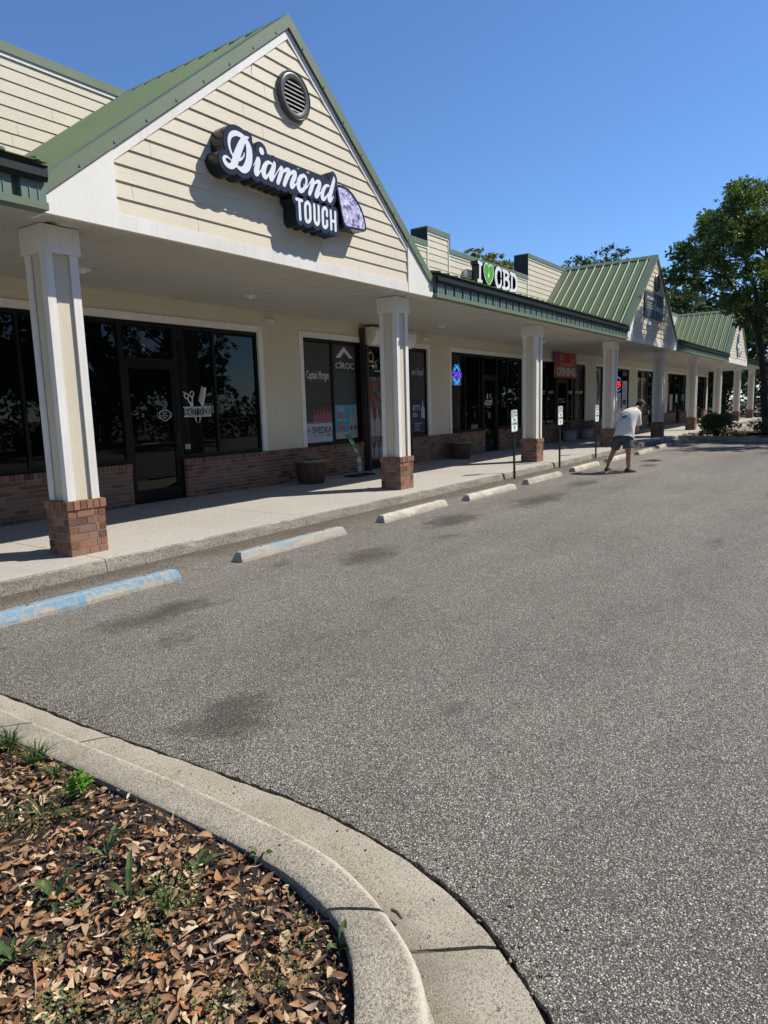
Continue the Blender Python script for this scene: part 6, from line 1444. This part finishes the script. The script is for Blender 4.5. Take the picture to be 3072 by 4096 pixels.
# weeds in the foreground bed, each where it grows
def weed_at(px, py): x, y = on_z(px, py, SOILZ+.01); return x, y, soil_h(x, y)
W_ = lambda zx, zy: weed_at(zx/1.106, 2600+zy/1.106)
def blade_leaf(mb, p, d, L, W, rise, curl, lobes=0, q=rnd):
    s = Vector((-d.y, d.x, 0)); n = 7; prev = None
    for i in range(n+1):
        t_ = i/n; wd = W*math.sin(math.pi*min(.985, max(.03, t_**.75)))*.5*(1-(.45 if lobes and i % 2 else 0)); c = p+d*L*t_*(1-.2*t_*curl)+Vector((0, 0, rise*L*math.sin(t_*math.pi*.55)-curl*L*.35*t_*t_))
        cur = [c-s*wd+Vector((0, 0, wd*.4)), c, c+s*wd+Vector((0, 0, wd*.4))]
        if prev: mb.add(prev+cur, [(0, 3, 4, 1), (1, 4, 5, 2)])
        prev = cur
def rosette(px, py, lab, n, L, W, rise, lobes, mat='weed', cat_='weed', grp='broad leaved weeds in the leaf litter'):
    x, y, z = W_(px, py); t = thing('weed', lab, cat_, (x, y, z), 0, grp); mb = MB(); a0 = rnd.uniform(0, 6)
    for i in range(n):
        a = a0+i*2.4+rnd.uniform(-.3, .3); blade_leaf(mb, Vector((x, y, z)), Vector((math.cos(a), math.sin(a), 0)), L*rnd.uniform(.65, 1.1), W*rnd.uniform(.8, 1.2), rise*rnd.uniform(.5, 1.4), rnd.uniform(.2, .9), lobes)
    mb.build('leaves', MT[mat], t)
def grass_weed(px, py, lab, n, h, sp):
    x, y, z = W_(px, py); t = thing('grass_clump', lab, 'grass clump', (x, y, z), 0, 'grass clumps in the leaf litter'); mb = MB(); tuft(mb, x, y, z, h, n, sp, .0032); mb.build('blades', MT['weed'], t)
x, y, z = W_(362, 655); t = thing('weed', 'bright lime green upright weed near the kerb at left', 'weed', (x, y, z), 0, 'broad leaved weeds in the leaf litter')
mb = MB()
for k, (dx, dy, h) in enumerate([(0, 0, .115), (.03, .02, .075), (-.025, .015, .085)]):
    p = Vector((x+dx, y+dy, z)); 
    for j in range(5):
        hh = h*(.35+.65*j/4)
        for q in range(2):
            a = j*1.57+q*3.14+k; blade_leaf(mb, p+Vector((0, 0, hh)), Vector((math.cos(a), math.sin(a), 0)), .042*(1.15-.12*j), .030, .55, .8)
mb.build('leaves', MT['weedb'], t)
mb = MB()
for dx, dy, h in ((0, 0, .115), (.03, .02, .075), (-.025, .015, .085)): mb.tube([(x+dx, y+dy, z), (x+dx, y+dy, z+h)], [.002, .0012], 5)
mb.build('stem', MT['weed'], t)
rosette(470, 905, 'toothed dandelion rosette in the middle of the leaf litter', 9, .105, .022, .75, 1)
rosette(240, 1075, 'toothed dark green weed at the left of the bed', 8, .10, .022, .8, 1)
rosette(565, 1090, 'tall pointed weed below the middle of the bed', 5, .105, .020, 1.1, 0)
rosette(870, 975, 'broad pale leaved weed lying flat among the leaves', 5, .09, .024, .35, 0)
rosette(1155, 918, 'small dark weed growing against the kerb at its middle', 8, .06, .020, .7, 0)
rosette(1505, 1295, 'two leaved green seedling tucked under the kerb bend', 4, .075, .022, 1.3, 0)
rosette(715, 1040, 'small sharp leaved weed between the two pale weeds', 5, .06, .016, .9, 0)
rosette(60, 1350, 'dark weed cut by the left edge of the photo', 8, .09, .024, .7, 1)
rosette(1290, 1050, 'tiny weed near the inner bend of the kerb', 4, .04, .013, .7, 0)
grass_weed(160, 520, 'dark grass clump against the kerb at the upper left', 70, .13, .10)
grass_weed(45, 450, 'grass clump at the left edge beside the kerb joint', 60, .09, .10)
grass_weed(250, 570, 'small grass clump right of the dark grass clump', 40, .07, .08)
grass_weed(745, 1150, 'bright grass clump in the lower middle of the bed', 55, .075, .055)
grass_weed(190, 740, 'straggling long grass across the left leaves', 34, .06, .17)
grass_weed(30, 790, 'flat grass blades at the left edge', 16, .05, .15)
grass_weed(340, 1110, 'short grass clump in the lower left leaves', 30, .04, .04)
# stick in the gutter and a few strays on the concrete and the asphalt
t = thing('twig', 'short brown stick lying in the gutter at the joint', 'stick', (*on_z(1590, 3662, .0), .0))
a = on_z(1566, 3645, .01); b_ = on_z(1606, 3676, .01); mb = MB(); mb.tube([(*a, .016), ((a[0]+b_[0])/2+.003, (a[1]+b_[1])/2, .018), (*b_, .012)], [.005, .006, .004], 7); mb.build('stick', MT['barrel'], t)
spots = []
for _ in range(16):
    i = rnd.randrange(70, NK-40); tt = rnd.random(); p = G_out[i]*tt+K_in[i]*(1-tt); spots.append(((p[0], p[1], .004+(.135 if tt < .42 else 0), rnd.uniform(.015, .03), 0, 0, rnd.uniform(0, 6)), rnd.randrange(8)))
for _ in range(18): spots.append(((rnd.uniform(2.5, 14), rnd.uniform(1, 6.2), .004, rnd.uniform(.02, .045), 0, 0, rnd.uniform(0, 6)), rnd.randrange(8)))
for _ in range(16): spots.append(((rnd.uniform(3, 16), rnd.uniform(6.5, 9), WZ+.003, rnd.uniform(.02, .04), 0, 0, rnd.uniform(0, 6)), rnd.randrange(8)))
V, F = scatter(bits, spots); props(fast('stray_bits', V, F, MT['mulch']), 'a few stray dark bits on the concrete and asphalt', 'litter', kind='stuff')
# fresh patches of dark crumbs the man is standing on
for (px, py, rx, ry, n, lab) in [(2468, 1890, .34, .13, 420, 'heap of loose black asphalt crumbs at the feet of the man'), (2606, 1843, .42, .16, 420, 'second patch of black asphalt crumbs right of the man')]:
    x, y = on_z(px, py, 0); sp_ = []
    for _ in range(n): a = rnd.uniform(0, 6.3); r = rnd.random()**.7; sp_.append(((x+rx*r*math.cos(a), y+ry*1.6*r*math.sin(a), .003+.014*(1-r), rnd.uniform(.010, .024), 0, 0, rnd.uniform(0, 6)), rnd.randrange(6)))
    V, F = scatter(gp, sp_); o = fast('asphalt_crumbs', V, F, MT['black']); props(o, lab, 'asphalt crumbs', kind='stuff')
# ================================================================== the man
m, nt, b = new_mat('skin', .55, 0, .4); setc(nt, b, mix(nt, noise(nt, objco(nt), 14, 3), (.30, .155, .10), (.38, .205, .14))); MT['skin'] = m
MT['shirt'] = worn('cream_cotton', (.70, .66, .57), (.55, .51, .43), .4, 5, .9, 160, .25, .004); MT['shorts'] = worn('grey_shorts', (.075, .08, .08), (.05, .055, .055), .4, 8, .85, 120, .2, .003)
MT['cap'] = worn('brown_cap', (.095, .066, .04), (.10, .075, .05), .5, 12, .85, 120, .2, .003); MT['hair'] = worn('dark_hair', (.014, .010, .008), (.03, .022, .016), .6, 30, .6, 90, .4, .004); MT['shoe'] = worn('brown_shoe', (.040, .028, .02), (.075, .055, .042), .5, 12, .75, 90, .2, .003)
MT['sole'] = plain('pale_sole', (.20, .18, .15), .8); MT['logo'] = plain('blue_shirt_print', (.02, .10, .26), .8)
Rf = Vector(RH); Fw = Vector(FH)
Mz = lambda zx, zy: (2300+zx/4.1475, 1500+zy/4.1475)
D0 = 15.33
def J(zx, zy, d): return at_depth(*Mz(zx, zy), D0+d)
ank_r, knee_r, hip_r = J(882, 1575, 0), J(888, 1310, -.03), J(865, 1075, .02)
ank_l, knee_l, hip_l = J(538, 1490, .46), J(628, 1290, .30), J(715, 1060, .10)
pel = (hip_r+hip_l)/2+Vector((0, 0, .03))
waist = J(835, 905, .10); chest = J(880, 720, .20); neckb = J(985, 575, .30); neckt = J(1030, 540, .35); head = J(1080, 505, .40)
sh_l, sh_r = J(765, 625, .36), J(1028, 660, .16)
el_r, wr_r, hd_r = J(1035, 900, .22), J(985, 955, .46), J(955, 965, .54)
el_l, wr_l, hd_l = J(700, 800, .58), J(770, 930, .72), J(800, 970, .72)
def skin_mesh(chains, name, mat, parent, sub=2):
    """chains: list of (points, radii) meeting at equal points; grown with a Skin modifier and frozen"""
    vs = []; rs = []; es = []; key = {}
    def vid(p, r):
        k = tuple(round(c, 4) for c in p)
        if k not in key: key[k] = len(vs); vs.append(Vector(p)); rs.append(r)
        return key[k]
    for pts, rr in chains:
        ids = [vid(p, r) for p, r in zip(pts, rr)]
        es += [(a, c) for a, c in zip(ids[:-1], ids[1:]) if a != c]
    off = root_loc(parent)
    me = bpy.data.meshes.new(name); me.from_pydata([v-off for v in vs], es, []); o = bpy.data.objects.new(name, me); COL.objects.link(o)
    md = o.modifiers.new('s', 'SKIN'); md.branch_smoothing = .6; md.use_smooth_shade = True
    o.modifiers.new('u', 'SUBSURF').levels = sub; o.modifiers['u'].render_levels = sub
    seen = set(); adj = {i: set() for i in range(len(vs))}
    for a, c in es: adj[a].add(c); adj[c].add(a)
    for i in range(len(vs)):
        d = me.skin_vertices[0].data[i]; r = rs[i]; d.radius = r if hasattr(r, '__len__') else (r, r)
        if i not in seen:
            d.use_root = True; stk = [i]
            while stk:
                q = stk.pop()
                if q in seen: continue
                seen.add(q); stk += adj[q]
    dg = bpy.context.evaluated_depsgraph_get(); nm = bpy.data.meshes.new_from_object(o.evaluated_get(dg)); bpy.data.objects.remove(o)
    nm.name = name; nm.materials.clear(); nm.materials.append(mat)
    for p in nm.polygons: p.use_smooth = True
    o = bpy.data.objects.new(name, nm); COL.objects.link(o); o.parent = parent; return o
base = Vector((ank_r.x, ank_r.y, 0)).lerp(Vector((ank_l.x, ank_l.y, 0)), .5)
man = thing('person', 'man in a cream T shirt, grey shorts and brown cap stooping over black crumbs', 'person', tuple(base))
toe_dir_r = (Rf*.90+Fw*.30).normalized(); toe_dir_l = (Rf*.62+Fw*.72).normalized()
chains = []
chains.append(([pel, waist, chest, neckb, neckt, head-Vector((0, 0, .01))], [.145, .125, .13, .06, .056, .085]))
chains.append(([pel, hip_r, hip_r.lerp(knee_r, .5), knee_r, knee_r.lerp(ank_r, .33), ank_r, ank_r+toe_dir_r*.06-Vector((0, 0, .04))], [.145, .105, .085, .058, .06, .038, .035]))
chains.append(([pel, hip_l, hip_l.lerp(knee_l, .5), knee_l, knee_l.lerp(ank_l, .33), ank_l, ank_l+toe_dir_l*.06-Vector((0, 0, .04))], [.145, .105, .085, .058, .06, .038, .035]))
for s, e, w_, h in ((sh_r, el_r, wr_r, hd_r), (sh_l, el_l, wr_l, hd_l)):
    s = s.lerp(chest, .22)-Vector((0, 0, .02)); chains.append(([chest, s, s.lerp(e, .5), e, e.lerp(w_, .3), w_, w_.lerp(h, .6)], [.13, .052, .050, .042, .043, .028, .032]))
bits_ = []
hf = (Rf*.75+Fw*.30+Vector((0, 0, -.72))).normalized(); hup = (Vector((0, 0, 1))-hf*hf.z).normalized(); hs = hf.cross(hup)
# fingers: five short chains rooted in each palm, curled
for w_, h in ((wr_r, hd_r), (wr_l, hd_l)):
    d = (h-w_).normalized(); s = d.cross(Vector((0, 0, 1))).normalized(); dn = s.cross(d)
    if dn.z > 0: dn = -dn
    palm = w_.lerp(h, .6)
    for k, (off, L) in enumerate(((-.028, .068), (-.010, .078), (.010, .074), (.027, .058))):
        p0 = palm+s*off*.7; p1 = palm+d*.035+s*off; p2 = p1+d*L*.4+dn*L*.12; p3 = p2+d*L*.22+dn*L*.32; p4 = p3-d*L*.05+dn*L*.28
        chains.append(([p0, p1, p2, p3, p4], [.012, .0105, .0095, .009, .0075]))
    p0 = palm-s*.022-d*.02; chains.append(([p0, p0-s*.022+d*.012, p0-s*.03+d*.04+dn*.012, p0-s*.022+d*.062+dn*.024], [.013, .012, .0105, .009]))
body = skin_mesh(chains, 'body', MT['skin'], man)
# head shaped as rings: skull, jaw, nose, ears
def ellring(c, a, b_, ra, rb, n=18, fx=None):
    return [c+a*(ra*math.cos(2*math.pi*k/n))+b_*(rb*math.sin(2*math.pi*k/n)) for k in range(n)]
mb = MB(); R = []
for z, ra, rb, sh in ((-.125, .030, .036, .050), (-.11, .052, .050, .040), (-.075, .078, .062, .022), (-.03, .090, .070, .008), (.02, .098, .076, 0), (.06, .094, .074, -.006), (.095, .072, .058, -.01), (.118, .035, .03, -.012), (.122, .008, .008, -.012)):
    R.append(ellring(head+hup*z+hf*sh, hf, hs, ra, rb))
mb.rings(R); hd = mb.build('head', MT['skin'], man, True)
mb = MB(); c = head+hf*.098; mb.rings([ellring(c+hup*.01, hf, hs, .008, .008, 8), ellring(c-hup*.02+hf*.008, hf, hs, .014, .012, 8), ellring(c-hup*.038+hf*.010, hf, hs, .016, .016, 8), ellring(c-hup*.045, hf, hs, .006, .010, 8)]); mb.build('nose', MT['skin'], hd, True)
for sg_ in (-1, 1):
    mb = MB(); c = head+hs*sg_*.076-hup*.018; mb.rings([ellring(c+hs*sg_*.0, hf, hup, .012, .022, 12), ellring(c+hs*sg_*.012-hf*.006, hf, hup, .02, .032, 12), ellring(c+hs*sg_*.018-hf*.008, hf, hup, .012, .022, 12)]); mb.build('ear', MT['skin'], hd, True)
    mb = MB(); c = head+hf*.088+hs*sg_*.032+hup*.004; mb.rings([ellring(c, hs, hup, .013, .007, 10), ellring(c+hf*.006, hs, hup, .006, .003, 10)]); mb.build('eye', MT['hair'], hd, True)
mb = MB(); c = head+hf*.098-hup*.072; mb.rings([ellring(c, hs, hup, .022, .005, 10), ellring(c+hf*.004, hs, hup, .018, .003, 10)]); mb.build('mouth', MT['wine'], hd, True)
mb = MB(); R = []
for z, ra, rb, sh in ((-.085, .052, .056, -.038), (-.05, .075, .074, -.026), (.0, .092, .081, -.012), (.035, .100, .082, -.006), (.05, .098, .08, -.004)): R.append(ellring(head+hup*z+hf*sh, hf, hs, ra, rb))
mb.rings(R); mb.build('hair', MT['hair'], man, True)
cu = (hup*.94+hf*.10).normalized(); mb = MB(); R = []
for z, ra, rb, sh in ((.022, .108, .088, .0), (.05, .110, .089, -.002), (.085, .100, .082, -.006), (.115, .075, .062, -.010), (.132, .04, .034, -.012), (.138, .012, .012, -.012)): R.append(ellring(head+hup*z+hf*sh, hf, hs, ra, rb, 22))
mb.rings(R); cap_ = mb.build('cap', MT['cap'], man, True)
mb = MB(); R = []
for q in range(9):
    t_ = q/8; hw = .080*math.sqrt(max(.02, 1-t_**2.4)); c = head+hup*(.030-.030*t_)+hf*(.085+.095*t_)
    R.append([c-hs*hw-hup*.012*(hw/.08), c+hup*.004, c+hs*hw-hup*.012*(hw/.08), c+hs*hw-hup*.018*(hw/.08), c-hup*.004, c-hs*hw-hup*.018*(hw/.08)])
mb.rings(R); mb.build('brim', MT['cap'], cap_, True)
mb = MB(); mb.lathe([(0, .139), (.009, .139), (.007, .147), (0, .149)]); mb.v = [tuple(head+hf*(p[0]-.012)+hs*p[1]+hup*p[2]) for p in mb.v]; mb.build('button', MT['cap'], cap_)
# T-shirt: torso loft plus sleeves, wrinkled
side = (sh_r-sh_l).normalized(); fr = Vector((0, 0, 1)).cross(side).normalized()
if fr.dot(Fw) < 0: fr = -fr
hem = J(805, 1035, .07); n = 30
def tring(c, a, b_, ra, rb, tilt=Vector((0, 0, 0)), wob=.0, ph=0):
    out = []
    for k in range(n):
        th = 2*math.pi*k/n; ca, sa = math.cos(th), math.sin(th); e = 2.5; u = abs(ca)**(2/e)*(1 if ca > 0 else -1); v = abs(sa)**(2/e)*(1 if sa > 0 else -1)
        w_ = 1+wob*math.sin(3*th+ph)+wob*.7*math.sin(7*th+2*ph); out.append(c+a*(ra*u*w_)+b_*(rb*v*w_)+tilt*u)
    return out
up_t = (neckb-hem).normalized(); mb = MB(); R = []
hs2 = (hip_r-hip_l).normalized(); hs2 = Vector((hs2.x, hs2.y, 0)).normalized()
ang = [(hem-up_t*.045, .228, .170, .04), (hem, .225, .165, .035), (hem.lerp(waist, .45), .212, .158, .03), (waist, .198, .150, .03), (waist.lerp(chest, .5), .200, .150, .025), (chest, .212, .150, .018), (chest.lerp(neckb, .42), .222, .142, .012), (chest.lerp(neckb, .68), .205, .122, .008), (chest.lerp(neckb, .88), .145, .095, .004), (neckb+up_t*.005, .085, .078, .0), (neckb+up_t*.02, .074, .070, 0)]
for i, (c, ra, rb, wo) in enumerate(ang):
    k = i/(len(ang)-1); a = (hs2*(1-k)+side*k).normalized(); b_ = up_t.cross(a).normalized()
    if b_.dot(Fw) < 0: b_ = -b_
    R.append(tring(c-b_*.015, a, b_, ra, rb, Vector((0, 0, 0)), wo, i*1.1))
mb.rings(R, False)
for s, e in ((sh_r, el_r), (sh_l, el_l)):
    d = (e-s).normalized(); a = d.orthogonal().normalized(); b_ = d.cross(a); RR = []
    for tt, r in ((-.30, .050), (-.12, .085), (.02, .094), (.22, .092), (.45, .090), (.66, .092), (.72, .089), (.70, .080)):
        RR.append([s+(e-s)*tt+a*(r*(1+.05*math.sin(3*2*math.pi*k/18+tt*9))*math.cos(2*math.pi*k/18))+b_*(r*(1+.05*math.sin(2*2*math.pi*k/18+tt*7))*math.sin(2*math.pi*k/18)) for k in range(18)])
    mb.rings(RR, False)
shirt = mb.build('t_shirt', MT['shirt'], man, True)
sm = shirt.modifiers.new('u', 'SUBSURF'); sm.levels = sm.render_levels = 2
# print on the back: ring of letters and a blue wave, laid on the cloth by ray casting
bpy.context.view_layer.update(); dg = bpy.context.evaluated_depsgraph_get(); so_ = shirt.evaluated_get(dg); off = root_loc(man)
pc = J(828, 690, .1); bn = -(up_t.cross((hs2*.45+side*.55).normalized())).normalized()
if bn.dot(Fw) > 0: bn = -bn
pu = (hs2*.45+side*.55).normalized(); pv = bn.cross(pu).normalized()
if pv.z < 0: pv = -pv
def drape(mb):
    out = []
    for u, _, v in mb.v:
        p = pc+pu*u+pv*v+bn*.6-off; hit, loc, nn, _i = so_.ray_cast(p, -bn); out.append(tuple((loc+bn*.004+off) if hit else (pc+pu*u+pv*v)))
    mb.v = out
mb = MB(); word = 'THIDESTE'
for i, ch in enumerate(word):
    a = (i-3.5)/3.5*1.12; s = MB(); text(s, ch, -.011, .011, -.016, .016, 0, .05); ca, sa = math.cos(-a), math.sin(-a)
    mb.add([(.112*math.sin(a)+v[0]*ca-v[2]*sa, 0, .112*math.cos(a)+v[0]*sa+v[2]*ca) for v in s.v], s.f)
ringp = [cat([(.112*math.sin(a), .112*math.cos(a), .0028) for a in np.linspace(1.75, 2.9, 9)], 2), cat([(.112*math.sin(a), .112*math.cos(a), .0028) for a in np.linspace(3.3, 4.5, 9)], 2)]
wv = [cat([(-.062, -.012, .007), (-.02, -.014, .008), (-.012, .016, .008), (.025, .030, .008), (.062, .034, .006)]), cat([(-.058, -.030, .007), (.0, -.030, .009), (.012, -.004, .009), (.06, .008, .007)]), cat([(-.05, -.046, .006), (.01, -.046, .008), (.03, -.02, .008), (.055, -.012, .006)])]
X, Z = grid(-.13, .13, -.13, .13, .0045); sdf_solid(mb, sdf_strokes(ringp+wv, X, Z), X, Z, 0, 0, 0); drape(mb); mb.build('back_print', MT['logo'], shirt)
# shorts
mb = MB(); n = 24; R = []
topc = hem+Vector((0, 0, .12)); b2 = Vector((0, 0, 1)).cross(hs2)
for c, ra, rb in ((topc, .185, .135), (pel.lerp(topc, .3), .190, .142), (pel-Vector((0, 0, .045)), .192, .145), (pel-Vector((0, 0, .075)), .19, .14)): R.append([c+hs2*(ra*math.cos(2*math.pi*k/n))+b2*(rb*math.sin(2*math.pi*k/n)) for k in range(n)])
mb.rings(R)
for hp_, kn in ((hip_r, knee_r), (hip_l, knee_l)):
    d = (kn-hp_).normalized(); a = (hs2-d*hs2.dot(d)).normalized(); b_ = d.cross(a); RR = []
    for tt, r in ((-.10, .112), (.1, .116), (.3, .118), (.5, .120), (.60, .120), (.60, .108), (.4, .10)): RR.append([hp_+(kn-hp_)*tt+a*(r*(1+.04*math.sin(3*2*math.pi*k/n+tt*6))*math.cos(2*math.pi*k/n))+b_*(r*1.05*math.sin(2*math.pi*k/n)) for k in range(n)])
    mb.rings(RR, False)
sh_ = mb.build('shorts', MT['shorts'], man, True); sm = sh_.modifiers.new('u', 'SUBSURF'); sm.levels = sm.render_levels = 1
# shoes
for an, d in ((ank_r, toe_dir_r), (ank_l, toe_dir_l)):
    s = Vector((-d.y, d.x, 0)); g = Vector((an.x, an.y, 0)); mb = MB(); R = []
    for u, hw, h in ((-.085, .022, .05), (-.075, .036, .085), (-.04, .041, .105), (.0, .043, .11), (.05, .045, .085), (.10, .049, .062), (.15, .048, .048), (.185, .036, .038), (.198, .014, .028)):
        c = g+d*u; R.append([c+s*(-hw)+Vector((0, 0, .016)), c+s*(-hw*1.02)+Vector((0, 0, .016+h*.4)), c+s*(-hw*.6)+Vector((0, 0, .01+h*.9)), c+Vector((0, 0, .01+h)), c+s*(hw*.6)+Vector((0, 0, .01+h*.9)), c+s*(hw*1.02)+Vector((0, 0, .016+h*.4)), c+s*hw+Vector((0, 0, .016))])
    mb.rings(R); sh2 = mb.build('shoe', MT['shoe'], man, True)
    mb = MB(); P = []
    for u, hw in ((-.088, .02), (-.076, .037), (-.03, .043), (.05, .047), (.10, .052), (.15, .050), (.19, .036), (.203, .012)): P.append((u, hw))
    ol = [g+d*u+s*hw for u, hw in P]+[g+d*u-s*hw for u, hw in P[::-1]]; mb.prism([(p.x, p.y, .001) for p in ol], (0, 0, .02)); mb.build('sole', MT['sole'], sh2)
